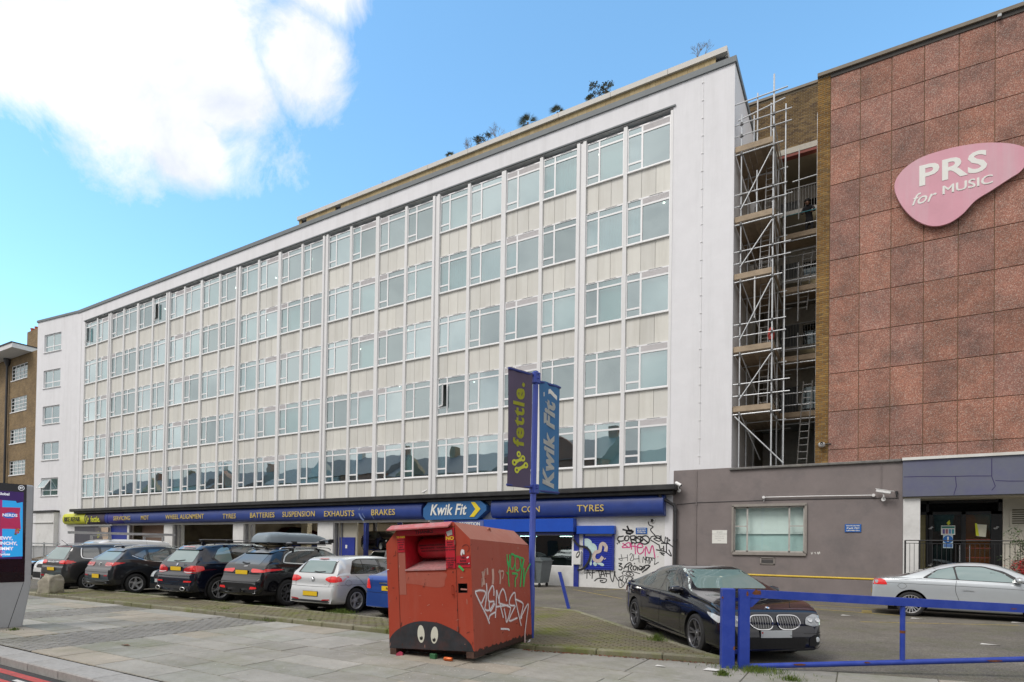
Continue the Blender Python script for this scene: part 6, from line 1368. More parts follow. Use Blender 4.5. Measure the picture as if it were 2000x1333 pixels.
for sd in 'LR':
 c.panel('window_trim', [(-1.52, 1.00), (.78, .975), (.78, 1.01), (.40, 1.32), (.10, 1.385), (-1.10, 1.39), (-1.30, 1.33)], sd, GLB, .003, rc=.04)
 c.panel('side_window', [(-1.38, 1.02), (-.42, 1.00), (-.42, 1.36), (-1.08, 1.365), (-1.24, 1.31)], sd, CG, .006); c.panel('side_window', [(-.32, .998), (.56, .985), (.30, 1.27), (.02, 1.36), (-.32, 1.36)], sd, CG, .006)
 c.line([(-1.02, 1.02), (-.98, 1.36)], sd, .02, GLB, .008, 'pillar'); c.line([(-.37, .98), (-.36, .45), (-.38, .24)], sd); c.line([(-1.36, .96), (-1.2, .84), (-.96, .60), (-.93, .42)], sd); c.line([(.85, .95), (.82, .6), (.80, .24)], sd); c.line([(-1.3, .255), (1.2, .25)], sd, .05, PLB, .002, 'sill'); c.line([(-1.95, .73), (0, .72), (1.7, .70)], sd, .006, SEAM, .002)
 c.line([(-.95, .80), (-.72, .81)], sd, .026, SLV, .02, 'door_handle'); c.line([(.02, .79), (.25, .80)], sd, .026, SLV, .02, 'door_handle')
c.line([(-1.72, .76), (-1.60, .70), (-1.50, .78), (-1.62, .86), (-1.72, .76)], 'R', .005, SEAM, .002, 'fuel_flap'); c.mirror(.72, 1.0, SLV)
SUVF = dict(wb=2.87, r=.375, rim=.265, W=1.93, gap=.06, spokes=10, style='thin', wm=ALLD, top=[(-2.40, .42), (-2.44, .55), (-2.40, .72), (-2.28, .80), (-2.24, .98), (-2.18, 1.12), (-1.72, 1.50), (-1.66, 1.585), (-1.1, 1.635), (-.2, 1.66), (.3, 1.60), (1.1, 1.20), (1.35, 1.13), (2.0, .99), (2.25, .80), (2.3, .5), (2.31, .3)],
 bot=[(-2.44, .36), (-2.3, .30), (0, .22), (2.1, .26), (2.3, .3)], belt=[(-2.44, 1.14), (-1.6, 1.22), (0, 1.08), (1.1, 1.04), (2.2, .86)], wid=[(-2.44, .72), (-2.35, .84), (-2.1, .935), (-1.4, .965), (0, .95), (1.4, .955), (2.0, .86), (2.25, .7), (2.3, .6)], roofw=[(-2.44, .66), (-1.8, .58), (-.5, .62), (.4, .6), (1.1, .7), (2.2, .74)])
BLK = paint('black_paint', (.005, .005, .007), .0, .12); BLN = paint('blue_black_paint', (.006, .008, .018), .0, .12); GRYP = paint('dark_grey_paint', (.035, .035, .036), .3, .3)
c = Car(SUVF, 'black sporty estate car with a long grey roof box', BLK, car_pose(G(562, 1184), NORTH, SUVF, ('B', 'R')), NORTH); fp = c
c.panel('rear_window', [(-.56, 1.17), (.56, 1.17), (.50, 1.47), (-.50, 1.47)], 'B', CG, .006); c.panel('spoiler', [(-.62, 1.49), (.62, 1.49), (.60, 1.58), (-.60, 1.58)], 'B', GLB, .05, rc=.02)
for sg in (-1, 1):
 q = lambda P: [(sg*a, b) for a, b in P]; c.panel('tail_lamp', q([(.36, 1.0), (.42, .95), (.90, .965), (.92, 1.02), (.60, 1.05), (.38, 1.06)]), 'B', RLMP2, .01, rc=.03, step=.04); c.panel('reflector', q([(.52, .50), (.80, .52), (.80, .57), (.56, .575)]), 'B', RLMP2, .012, rc=.02); MB().tube([(-2.50, sg*.30, .47), (-2.38, sg*.30, .47)], .045, 14, caps=False).build('exhaust', CHR, c.t, smooth=True)
for sd in 'LR': c.panel('tail_lamp_side', [(-2.25, .97), (-1.62, 1.03), (-1.72, 1.055), (-2.18, 1.06)], sd, RLMP2, .01, rc=.02, step=.05)
c.plate('B', .95, y=.02); c.panel('bumper_cladding', [(-.9, .42), (.9, .42), (.86, .60), (.6, .66), (-.6, .66), (-.86, .60)], 'B', PLB, .006, rc=.03); c.line([(-.86, .70), (-.5, .70), (0, .69), (.5, .70), (.86, .70)], 'B', .008, off=.008); c.line([(-.1, 1.20), (.05, 1.19), (.25, 1.22)], 'B', .03, PLB, .012, 'wiper'); text('AWD', .05, (-2.285, -.5, .86), (PI/2, 0, -PI/2), CHR, c.t, ext=.002) if 0 else None
c.line([(.03, 1.115), (-.12, 1.12)], 'B', .02, CHR, .01, 'leaper_emblem')
for sd in 'LR':
 c.line([(.95, 1.085), (-.3, 1.145), (-1.2, 1.195), (-1.55, 1.225), (-1.56, 1.27), (-1.40, 1.43), (-1.05, 1.545), (-.3, 1.575)], sd, .028, CHR, .010, 'chrome_trim')
 c.panel('window_trim', [(-1.65, 1.21), (1.0, 1.075), (.98, 1.10), (.42, 1.48), (.05, 1.575), (-1.05, 1.555), (-1.45, 1.43)], sd, GLB, .003, rc=.1)
 c.panel('side_window', [(-1.50, 1.24), (-1.10, 1.215), (-1.05, 1.525), (-1.40, 1.41)], sd, CGD, .007, rc=.08); c.panel('side_window', [(-1.03, 1.21), (-.20, 1.165), (-.20, 1.55), (-.98, 1.53)], sd, CGD, .007); c.panel('side_window', [(-.10, 1.16), (.80, 1.115), (.42, 1.42), (.08, 1.54), (-.10, 1.55)], sd, CG, .007)
 c.line([(-.15, 1.12), (-.14, .6), (-.18, .32)], sd); c.line([(-1.25, 1.15), (-1.0, .9), (-.92, .5)], sd); c.line([(-1.5, .34), (1.4, .32)], sd, .09, PLB, .003, 'sill')
 c.line([(-.80, .93), (-.58, .935)], sd, .024, CHR, .02, 'door_handle')
c.line([(-1.78, .90), (-1.62, .84), (-1.5, .92), (-1.64, 1.0), (-1.78, .90)], 'R', .006, SEAM, .002, 'fuel_flap'); c.mirror(.78, 1.12, BLK); c.rails(-1.5, .4, 1.63, .60, CHR); c.fin(-1.45, 1.59, BLK)
RBX = mat('grey_roof_box', (.20, .245, .28), .35, var=.04)
m_ = MB()
for x in (-.95, .05): m_.box(x-.03, x+.03, -.72, .72, 1.72, 1.745)
m_.build('roof_bars', PLB, c.t)
rb = thing('roof_box', 'long grey roof box on the black sporty estate car', 'roof box', c.t.location, NORTH); secs = []
for x, w, zt in ((-1.55, .30, 1.80), (-1.5, .36, 1.98), (-1.38, .40, 2.07), (-1.0, .42, 2.105), (-.6, .42, 2.09), (-.2, .42, 2.10), (.3, .40, 2.08), (.7, .34, 1.98), (.92, .24, 1.87), (.98, .16, 1.80)): secs.append((x, w, zt))
m_ = MB(); n_ = 13
for x, w, zt in secs:
 for k in range(n_): a = PI*k/(n_-1); m_.v.append((x, w*math.copysign(abs(math.cos(a))**.45, math.cos(a))+.30, 1.79+(zt-1.79)*math.sin(a)**.5 if 0 < k < n_-1 else 1.79))
for i in range(len(secs)-1):
 for k in range(n_-1): m_.f.append((i*n_+k, i*n_+k+1, (i+1)*n_+k+1, (i+1)*n_+k)); m_.m.append(0)
 m_.f.append((i*n_, (i+1)*n_, (i+1)*n_+n_-1, i*n_+n_-1)); m_.m.append(0)
m_.f.append(tuple(range(n_))); m_.m.append(0); m_.f.append(tuple((len(secs)-1)*n_+k for k in range(n_))); m_.m.append(0)
m_.build('lid', RBX, rb, smooth=True); MB().box(-1.5, .9, -.08, .68, 1.755, 1.80).build('base', PLB, rb); text('TRAVEL', .07, (-1.30, -.125, 1.93), FRONT, PAINTW, rb, ext=.001) if 0 else None
bk_ = thing('bike_carrier', 'silver cycle carrier on the roof of the black sporty estate car', 'cycle carrier', c.t.location, NORTH); m_ = MB(); m_.tube([(-1.2, -.5, 1.78), (.35, -.5, 1.80)], .022, 6); m_.tube([(-.1, -.5, 1.80), (.25, -.42, 1.90), (.5, -.5, 1.90)], .02, 6); m_.build('rail', mat('brushed_rail', (.55, .55, .56), .3, metal=.9), bk_, smooth=True)
m_ = MB(); m_.bbox(-1.0, -.86, -.56, -.44, 1.75, 1.83, .01); m_.bbox(.02, .2, -.57, -.42, 1.75, 1.86, .01); m_.bbox(.42, .56, -.55, -.42, 1.8, 1.92, .01); m_.build('clamp', PLB, bk_)
SUVX = dict(wb=2.93, r=.38, rim=.26, W=1.94, gap=.06, spokes=5, style='double', top=[(-2.34, .42), (-2.39, .58), (-2.36, .76), (-2.27, .84), (-2.23, 1.06), (-2.17, 1.16), (-1.86, 1.58), (-1.78, 1.665), (-1.1, 1.735), (-.2, 1.76), (.35, 1.70), (1.05, 1.27), (1.3, 1.2), (2.1, 1.08), (2.4, .85), (2.45, .5), (2.46, .3)],
 bot=[(-2.39, .34), (-2.2, .28), (0, .22), (2.1, .26), (2.45, .3)], belt=[(-2.39, 1.12), (-1.6, 1.17), (0, 1.10), (1.1, 1.08), (2.3, .9)], wid=[(-2.39, .76), (-2.32, .86), (-2.1, .945), (-1.4, .97), (0, .965), (1.4, .965), (2.1, .88), (2.4, .74), (2.45, .65)], roofw=[(-2.39, .70), (-1.8, .64), (-.5, .66), (.4, .64), (1.1, .72), (2.3, .76)])
c = Car(SUVX, 'large dark blue estate with black roof bars and wide red tail lamps', BLN, car_pose(G(428, 1176), NORTH, SUVX, ('B', 'R')), NORTH)
c.panel('rear_window', [(-.68, 1.18), (.68, 1.18), (.60, 1.52), (-.60, 1.52)], 'B', CGL, .006, rc=.08); c.panel('spoiler', [(-.66, 1.545), (.66, 1.545), (.64, 1.655), (-.64, 1.655)], 'B', GLB, .05, rc=.02); c.panel('brake_light', [(-.3, 1.615), (.3, 1.615), (.3, 1.635), (-.3, 1.635)], 'B', RLMP, .058, rc=.005)
for sg in (-1, 1):
 q = lambda P: [(sg*a, b) for a, b in P]; c.panel('tail_lamp', q([(.40, .90), (.66, .85), (.93, .87), (.93, 1.09), (.70, 1.09), (.42, 1.0)]), 'B', RLMP, .01, rc=.05, step=.04); c.panel('lamp_bar', q([(.68, .96), (.92, .97), (.92, 1.07), (.70, 1.07)]), 'B', RLMP2, .014, rc=.03, step=.04); c.line(q([(.46, .905), (.6, .89), (.9, .90)]), 'B', .018, CHR, .014, 'lamp_strip'); c.panel('reflector', q([(.52, .60), (.86, .61), (.86, .65), (.54, .645)]), 'B', RLMP2, .01, rc=.015)
 mb = MB(); [mb.tube([(-2.42, sg*.62+.11*math.cos(a0), .42+.05*math.sin(a0)), (-2.42, sg*.62+.11*math.cos(a1), .42+.05*math.sin(a1))], .012, 5) for a0, a1 in [(2*PI*k/12, 2*PI*(k+1)/12) for k in range(12)]]; mb.build('exhaust', CHR, c.t, smooth=True); MB().box(-2.41, -2.395, sg*.62-.09, sg*.62+.09, .38, .46).build('exhaust_inside', WELL, c.t)
for sd in 'LR': c.panel('tail_lamp_side', [(-2.28, .88), (-1.95, .96), (-1.98, 1.07), (-2.22, 1.09)], sd, RLMP2, .01, rc=.04, step=.05)
c.plate('B', .985); c.badge('B', 0, 1.105, .045, 'quarter'); text('X5', .075, (-2.22, -.40, 1.105), (PI/2, 0, -PI/2), CHR, c.t, ext=.004, off=.002); c.line([(-.80, .79), (0, .775), (.80, .79)], 'B', .02, mat('dull_chrome', (.35, .35, .37), .25, metal=1), .008, 'trim_strip'); c.line([(-.9, .66), (0, .66), (.9, .66)], 'B', .006, SEAM, .004); c.panel('lower_cladding', [(-.88, .36), (.88, .36), (.88, .50), (-.88, .50)], 'B', PLB, .006, rc=.03)
c.line([(.28, 1.21), (.05, 1.205), (-.25, 1.235)], 'B', .026, PLB, .012, 'wiper')
for sd in 'LR':
 c.panel('window_trim', [(-1.72, 1.30), (-1.5, 1.16), (1.0, 1.11), (.98, 1.15), (.42, 1.57), (.10, 1.655), (-1.25, 1.655), (-1.42, 1.60)], sd, GLB, .003, rc=.07)
 c.panel('side_window', [(-1.62, 1.31), (-1.46, 1.19), (-1.04, 1.185), (-1.06, 1.62), (-1.28, 1.62), (-1.42, 1.55)], sd, CGL, .007); c.panel('side_window', [(-.97, 1.18), (-.12, 1.165), (-.12, 1.62), (-.99, 1.62)], sd, CG, .007); c.panel('side_window', [(-.02, 1.16), (.80, 1.145), (.42, 1.51), (.06, 1.61), (-.02, 1.615)], sd, CG, .007)
 c.line([(-.07, 1.12), (-.06, .6), (-.1, .32)], sd); c.line([(-1.2, 1.15), (-1.02, .9), (-.92, .5)], sd); c.line([(-2.2, 1.075), (-1, 1.03), (1.2, 1.0)], sd, .006, SEAM, .002); c.line([(-1.5, .33), (1.4, .31)], sd, .08, PLB, .003, 'sill'); c.line([(-.85, .97), (-.62, .975)], sd, .024, CHR, .02, 'door_handle')
c.arch(mat('dark_arch', (.02, .02, .025), .5), .045); c.mirror(.80, 1.15, BLN); c.rails(-1.5, .4, 1.74, .66, PLB); c.fin(-1.4, 1.715, BLN)
for x in (-1.05, -.05):
 MB().bbox(x-.035, x+.035, -.80, .80, 1.835, 1.86, .008).build('roof_bar', mat('roof_bar_grey', (.10, .10, .105), .4), c.t)
 for sg in (-1, 1): MB().bbox(x-.06, x+.06, sg*.66-.05, sg*.66+.05, 1.73, 1.84, .015).build('bar_foot', PLB, c.t)
SUVM = dict(wb=2.58, r=.34, rim=.225, W=1.81, gap=.06, spokes=5, style='twist', wm=ALLOY, top=[(-2.12, .42), (-2.17, .60), (-2.14, .78), (-2.02, .86), (-1.99, 1.0), (-1.93, 1.08), (-1.50, 1.44), (-1.42, 1.53), (-1.0, 1.60), (-.1, 1.63), (.35, 1.56), (1.0, 1.17), (1.25, 1.10), (1.95, .95), (2.1, .75), (2.15, .5), (2.16, .3)],
 bot=[(-2.17, .34), (-2.0, .28), (0, .2), (1.9, .24), (2.15, .3)], belt=[(-2.17, 1.10), (-1.5, 1.20), (0, 1.02), (1.0, 1.0), (2.1, .8)], wid=[(-2.17, .70), (-2.1, .80), (-1.9, .875), (-1.35, .905), (0, .895), (1.3, .9), (1.9, .82), (2.1, .7), (2.15, .6)], roofw=[(-2.17, .62), (-1.6, .58), (-.5, .60), (.4, .58), (1.1, .66), (2.1, .7)])
c = Car(SUVM, 'dark crossover with narrow red tail lamps and a low number plate, third from the left', paint('slate_paint', (.028, .029, .034), .5, .28), car_pose(G(264, 1160), NORTH, SUVM, ('B', 'R')), NORTH)
c.panel('rear_window', [(-.60, 1.12), (.60, 1.12), (.50, 1.41), (-.50, 1.41)], 'B', CGL, .006, rc=.08); c.panel('spoiler', [(-.58, 1.425), (.58, 1.425), (.56, 1.51), (-.56, 1.51)], 'B', GLB, .04, rc=.02)
for sg in (-1, 1): q = lambda P: [(sg*a, b) for a, b in P]; c.panel('tail_lamp', q([(.34, .98), (.40, .92), (.84, .94), (.88, 1.04), (.60, 1.06), (.36, 1.06)]), 'B', RLMP, .01, rc=.04, step=.04); c.panel('lamp_glow', q([(.62, .99), (.86, 1.0), (.86, 1.04), (.62, 1.045)]), 'B', RLMP2, .014, rc=.02); c.line(q([(.40, .95), (.6, .935), (.8, .945)]), 'B', .012, CHR, .014, 'lamp_strip'); c.panel('reflector', q([(.50, .60), (.72, .61), (.72, .65), (.54, .65)]), 'B', RLMP, .01, rc=.01)
for sd in 'LR': c.panel('tail_lamp_side', [(-2.02, .95), (-1.62, 1.05), (-1.95, 1.07)], sd, RLMP2, .01, rc=.02, step=.05)
c.plate('B', .60, w=.44, h=.13); c.badge('B', 0, 1.0, .055, 'wing'); c.line([(-.8, .48), (-.4, .46), (.4, .46), (.8, .48)], 'B', .03, mat('dull_chrome', (.35, .35, .37), .25, metal=1), .012, 'skid_strip'); c.line([(-.84, .76), (-.5, .74), (.5, .74), (.84, .76)], 'B', .01, SEAM, .004); c.panel('lower_cladding', [(-.82, .36), (.82, .36), (.80, .45), (-.80, .45)], 'B', PLB, .006, rc=.02)
for sd in 'LR':
 c.line([(.95, 1.035), (-.1, 1.065), (-.9, 1.105), (-1.38, 1.28)], sd, .018, CHR, .010, 'chrome_trim')
 c.panel('window_trim', [(-1.40, 1.29), (-.9, 1.10), (.95, 1.02), (.93, 1.07), (.40, 1.44), (.05, 1.53), (-.9, 1.50)], sd, GLB, .003, rc=.05)
 c.panel('side_window', [(-1.32, 1.30), (-.92, 1.14), (-.90, 1.49)], sd, CG, .007, rc=.05); c.panel('side_window', [(-.82, 1.11), (-.12, 1.085), (-.12, 1.51), (-.82, 1.49)], sd, CG, .007, rc=.08); c.panel('side_window', [(-.02, 1.08), (.78, 1.055), (.40, 1.38), (.04, 1.50), (-.02, 1.51)], sd, CG, .007)
 c.line([(-.07, 1.06), (-.06, .6), (-.1, .3)], sd); c.line([(-.92, 1.12), (-.88, .8), (-.80, .5)], sd); c.line([(-.78, .88), (-.55, .885)], sd, .026, CHR, .02, 'door_handle')
c.arch(PLB, .07); c.mirror(.74, 1.08, GLB); c.rails(-1.3, .3, 1.60, .58, CHR); c.fin(-1.25, 1.545, PLB)
MPV = dict(wb=2.76, r=.33, rim=.225, W=1.88, gap=.055, spokes=10, style='thin', wm=ALLOY, top=[(-2.20, .36), (-2.25, .52), (-2.24, .70), (-2.15, .82), (-2.12, 1.02), (-2.06, 1.10), (-1.82, 1.52), (-1.74, 1.60), (-1.1, 1.65), (-.1, 1.66), (.5, 1.58), (1.35, 1.12), (1.55, 1.02), (2.1, .88), (2.3, .7), (2.36, .45), (2.37, .28)],
 bot=[(-2.25, .30), (-2.0, .24), (0, .18), (2.1, .2), (2.36, .27)], belt=[(-2.25, 1.08), (-1.5, 1.10), (0, 1.02), (1.2, 1.0), (2.2, .76)], wid=[(-2.25, .72), (-2.18, .82), (-1.9, .905), (-1.35, .94), (0, .935), (1.3, .93), (2.0, .82), (2.3, .66), (2.36, .55)], roofw=[(-2.25, .68), (-1.8, .62), (-.5, .63), (.4, .61), (1.1, .68), (2.2, .7)])
c = Car(MPV, 'dark grey people carrier with chrome window trim, beside the white van', GRYP, car_pose(G(173, 1153), NORTH, MPV, ('B', 'R')), NORTH)
c.panel('rear_window', [(-.66, 1.10), (.66, 1.10), (.56, 1.52), (-.56, 1.52)], 'B', CGL, .006, rc=.06); c.panel('spoiler', [(-.6, 1.545), (.6, 1.545), (.58, 1.60), (-.58, 1.60)], 'B', GRYP, .03, rc=.02); c.line([(-.56, 1.54), (.56, 1.54)], 'B', .02, RLMP, .02, 'brake_light')
for sg in (-1, 1): q = lambda P: [(sg*a, b) for a, b in P]; c.panel('tail_lamp', q([(.42, 1.02), (.52, .94), (.88, .94), (.88, 1.06), (.6, 1.07)]), 'B', RLMP2, .01, rc=.03, step=.04); c.panel('reflector', q([(.46, .50), (.74, .50), (.74, .55), (.50, .56)]), 'B', RLMP, .01, rc=.015)
for sd in 'LR': c.panel('tail_lamp_side', [(-2.14, .94), (-1.78, 1.0), (-2.05, 1.09)], sd, RLMP2, .01, rc=.02, step=.05)
c.plate('B', .76); c.line([(-.40, 1.01), (0, 1.0), (.40, 1.01)], 'B', .035, CHR, .012, 'chrome_bar'); c.badge('B', 0, 1.0, .05, 'wing'); c.line([(-.82, .62), (0, .60), (.82, .62)], 'B', .008, SEAM, .004); c.panel('lower_cladding', [(-.8, .32), (.8, .32), (.8, .42), (-.8, .42)], 'B', PLB, .006, rc=.02)
for sd in 'LR':
 c.line([(1.15, 1.02), (-.1, 1.075), (-1.0, 1.115), (-1.50, 1.14), (-1.60, 1.20), (-1.58, 1.40), (-1.54, 1.50)], sd, .03, CHR, .010, 'chrome_trim')
 c.panel('window_trim', [(-1.66, 1.20), (-1.52, 1.13), (1.2, 1.01), (1.18, 1.05), (.50, 1.46), (.10, 1.55), (-1.58, 1.53)], sd, GLB, .003, rc=.06)
 c.panel('side_window', [(-1.56, 1.21), (-1.46, 1.165), (-1.02, 1.14), (-1.02, 1.52), (-1.5, 1.505)], sd, CG, .007); c.panel('side_window', [(-.94, 1.135), (-.10, 1.10), (-.10, 1.53), (-.94, 1.52)], sd, CG, .007); c.panel('side_window', [(0, 1.09), (1.0, 1.05), (.50, 1.39), (.10, 1.52), (0, 1.53)], sd, CG, .007)
 c.line([(-.05, 1.06), (-.04, .6), (-.08, .28)], sd); c.line([(-1.0, 1.1), (-.98, .8), (-.9, .5)], sd); c.line([(-.85, .9), (-.62, .905)], sd, .026, GRYP, .02, 'door_handle')
c.mirror(.95, 1.08, GRYP); c.rails(-1.5, .5, 1.635, .62, CHR); MB().tube([(-1.6, .2, 1.6), (-1.8, .22, 1.78)], .007, 4).build('aerial', PLB, c.t)
p = G(268, 1162)
c = Car(dict(HATCH, r=.30, rim=.20, style='wide'), 'small dark teal car with a pale front plate, tucked between two dark tall cars', paint('teal_black_paint', (.012, .022, .028), .4, .25), (-20.3+.72, 12.95, 0), -NORTH)
for sg in (-1, 1): q = lambda P: [(sg*a, b) for a, b in P]; c.panel('headlamp', q([(.40, .62), (.64, .62), (.66, .80), (.50, .80)]), 'F', CLMP, .008, rc=.03, step=.04)
c.plate('F', .50, PWHT); c.panel('grille', [(-.4, .56), (.4, .56), (.36, .62), (-.36, .62)], 'F', PLB, .006); c.panel('windscreen', [(-.66, 1.02), (.66, 1.02), (.54, 1.36), (-.54, 1.36)], 'F', CG, .006); c.panel('lower_grille', [(-.6, .27), (.6, .27), (.55, .4), (-.55, .4)], 'F', PLB, .006)
for sd in 'LR': c.panel('side_window', [(-1.38, 1.02), (.56, .985), (.30, 1.27), (.02, 1.36), (-1.08, 1.365)], sd, CG, .006)
BLUC = paint('blue_car_paint', (.025, .085, .36), .45, .28)
HB = dict(HATCH, W=1.8, r=.30, rim=.20, top=[(-2.1, .30), (-2.15, .45), (-2.12, .62), (-2.05, .68), (-2.03, .95), (-1.95, 1.02), (-1.55, 1.06), (-1.0, 1.36), (-.8, 1.42), (-.2, 1.44), (.35, 1.38), (1.05, 1.0), (1.25, .95), (1.95, .80), (2.13, .66), (2.17, .45), (2.19, .25)], bot=[(-2.15, .28), (-1.95, .22), (0, .17), (1.9, .2), (2.17, .24)], belt=[(-2.15, .95), (-1.5, .97), (0, .94), (1.0, .92), (2.1, .72)], wid=[(-2.15, .66), (-2.08, .76), (-1.9, .85), (-1.5, .89), (0, .9), (1.3, .89), (1.9, .80), (2.1, .66), (2.17, .55)])
c = Car(HB, 'bright blue car half hidden behind the red clothes bank', BLUC, (G(719, 1197).x+1.35, 12.75, 0), NORTH)
c.panel('rear_window', [(-.6, 1.09), (.6, 1.09), (.5, 1.33), (-.5, 1.33)], 'B', CGL, .006)
for sg in (-1, 1): q = lambda P: [(sg*a, b) for a, b in P]; c.panel('tail_lamp', q([(.62, .70), (.86, .72), (.84, .96), (.70, .94)]), 'B', RLMP2, .01, rc=.03, step=.04); c.panel('lamp_clear', q([(.72, .80), (.82, .80), (.80, .88), (.74, .88)]), 'B', CLMP, .014, rc=.02)
c.plate('B', .72, letters=('N', -.0+.12)); c.line([(-.32, .84), (.36, .84)], 'B', .035, CHR, .014, 'chrome_bar'); c.line([(-.8, .62), (0, .61), (.8, .62)], 'B', .008, SEAM, .004); c.line([(.62, .96), (.60, .66)], 'B', .006)
for sd in 'LR': c.panel('side_window', [(-1.2, 1.0), (.66, .975), (.30, 1.25), (.02, 1.33), (-.8, 1.33)], sd, CG, .006); c.panel('tail_lamp_side', [(-2.05, .70), (-1.9, .74), (-1.92, .9), (-2.02, .95)], sd, RLMP2, .01, rc=.02, step=.05)
WV = paint('white_van_paint', (.70, .70, .70), .0, .3)
VAN = dict(wb=2.9, r=.33, rim=.2, W=1.85, gap=.05, spokes=6, style='wide', top=[(-2.15, .3), (-2.2, .5), (-2.19, 1.3), (-2.12, 1.72), (-1.9, 1.82), (-.5, 1.86), (.35, 1.83), (.6, 1.74), (1.35, 1.22), (1.5, 1.14), (2.1, 1.0), (2.3, .8), (2.35, .5), (2.37, .28)], bot=[(-2.2, .28), (-2.0, .24), (0, .2), (2.1, .22), (2.35, .27)], belt=[(-2.2, 1.2), (-1.5, 1.18), (0, 1.12), (1.2, 1.08), (2.2, .84)], wid=[(-2.2, .84), (-2.1, .88), (-1.9, .91), (-1.35, .925), (0, .925), (1.3, .915), (2.0, .84), (2.3, .68), (2.35, .58)], roofw=[(-2.2, .76), (-1.8, .78), (-.5, .78), (.4, .74), (1.1, .72), (2.2, .72)])
VAN['top'] = [(x*1.0, z) for x, z in VAN['top']]; VAN['bot'] = [(x*1.0, z) for x, z in VAN['bot']]; VAN['belt'] = [(x*1.0, z) for x, z in VAN['belt']]; VAN['wid'] = [(x*1.0, z) for x, z in VAN['wid']]; VAN['roofw'] = [(x*1.0, z) for x, z in VAN['roofw']]
c = Car(VAN, 'white panel van with an aluminium ladder on its roof, facing the pavement', WV, (-26.7, 12.6, 0), -NORTH, cat='van', name='white_van'); van = c
c.panel('windscreen', [(-.74, 1.16), (.74, 1.16), (.64, 1.70), (-.64, 1.70)], 'F', CGL, .006, rc=.08); c.panel('bumper', [(-.8, .34), (.8, .34), (.8, .56), (-.8, .56)], 'F', PLB, .01)
for sg in (-1, 1): q = lambda P: [(sg*a, b) for a, b in P]; c.panel('headlamp', q([(.44, .78), (.74, .80), (.72, 1.0), (.56, .98)]), 'F', CLMP, .01, rc=.05, step=.04)
for sd in 'LR': c.panel('side_window', [(.1, 1.17), (1.1, 1.15), (.62, 1.60), (.1, 1.66)], sd, CG, .007); c.line([(-.06, 1.75), (-.06, .3)], sd); c.line([(-1.1, 1.75), (-1.1, .3)], sd)
c.mirror(.98, 1.2, PLB, sc=1.2); c.panel('grille', [(-.4, .72), (.4, .72), (.42, .86), (-.42, .86)], 'F', PLB, .008)
ALU = mat('aluminium', (.5, .5, .5), .35, metal=.8)
ld = thing('roof_ladder', 'aluminium ladder lying on the roof of the white van', 'ladder', (-26.7, 12.6, 0), -NORTH)
for y in (-.62, -.28): MB().box(-2.9, 1.2, y-.03, y+.03, 2.04, 2.14).build('stile', ALU, ld)
rg = MB().tube([(0, -.62, 2.11), (0, -.28, 2.11)], .016, 5).mesh('rung', ALU)
for i in range(15): link('rung', rg, ld, (-2.8+i*.275, 0, -.02))
hl = MB().tube([(0, -.662, 2.11), (0, -.648, 2.11)], .022, 6).mesh('rung_end', PLB)
for i in range(15): link('rung_end', hl, ld, (-2.8+i*.275, 0, -.02))
for x in (-1.8, .3): m_ = MB(); m_.box(x-.03, x+.03, -.8, .8, 1.96, 2.0); m_.box(x-.04, x+.04, -.78, -.7, 1.8, 1.96); m_.box(x-.04, x+.04, .7, .78, 1.8, 1.96); m_.build('roof_bar', ALU, van.t)
c = Car(dict(HATCH), 'dark blue car at the far left between the kiosk and the white van', BLN, (-33.0, 14.2, 0), -NORTH)
c.panel('windscreen', [(-.66, 1.02), (.66, 1.02), (.54, 1.36), (-.54, 1.36)], 'F', CGL, .006)
for sd in 'LR': c.panel('side_window', [(-1.38, 1.02), (.56, .985), (.30, 1.27), (.02, 1.36), (-1.08, 1.365)], sd, CG, .006)
SAL = dict(wb=2.97, r=.335, rim=.25, W=1.86, gap=.045, spokes=5, style='double', wm=ALLD, top=[(-2.42, .36), (-2.47, .55), (-2.45, .78), (-2.38, .94), (-2.28, 1.02), (-1.85, 1.06), (-1.55, 1.12), (-.95, 1.38), (-.6, 1.44), (-.05, 1.465), (.35, 1.42), (1.05, 1.075), (1.22, 1.015), (1.9, .93), (2.2, .83), (2.31, .75), (2.385, .62), (2.415, .48), (2.425, .36), (2.428, .2)],
 bot=[(-2.47, .30), (-2.2, .22), (0, .16), (2.1, .16), (2.42, .19)], belt=[(-2.47, .98), (-1.6, .99), (0, .94), (1.1, .92), (1.9, .84), (2.3, .70)], wid=[(-2.47, .66), (-2.40, .78), (-2.1, .89), (-1.4, .93), (0, .92), (1.4, .925), (1.95, .90), (2.15, .885), (2.28, .85), (2.37, .78), (2.428, .66)], roofw=[(-2.47, .68), (-1.5, .64), (-.5, .61), (.4, .61), (1.1, .74), (1.9, .76), (2.4, .6)])
fw, rw2 = G(1360, 1276), G(1243, 1229); hd_ = math.atan2(fw.y-rw2.y, fw.x-rw2.x)
NAVY = paint('midnight_paint', (.006, .007, .014), .0, .12)
c = Car(SAL, 'midnight blue saloon behind the blue barrier gate', NAVY, car_pose(fw, hd_, SAL, ('F', 'R')), hd_); bm_ = c
c.panel('windscreen_edge', [(-.70, 1.06), (.70, 1.06), (.575, 1.40), (-.575, 1.40)], 'F', GLB, .003, rc=.06); c.panel('windscreen', [(-.68, 1.075), (.68, 1.075), (.555, 1.388), (-.555, 1.388)], 'F', CGL, .006, rc=.06)
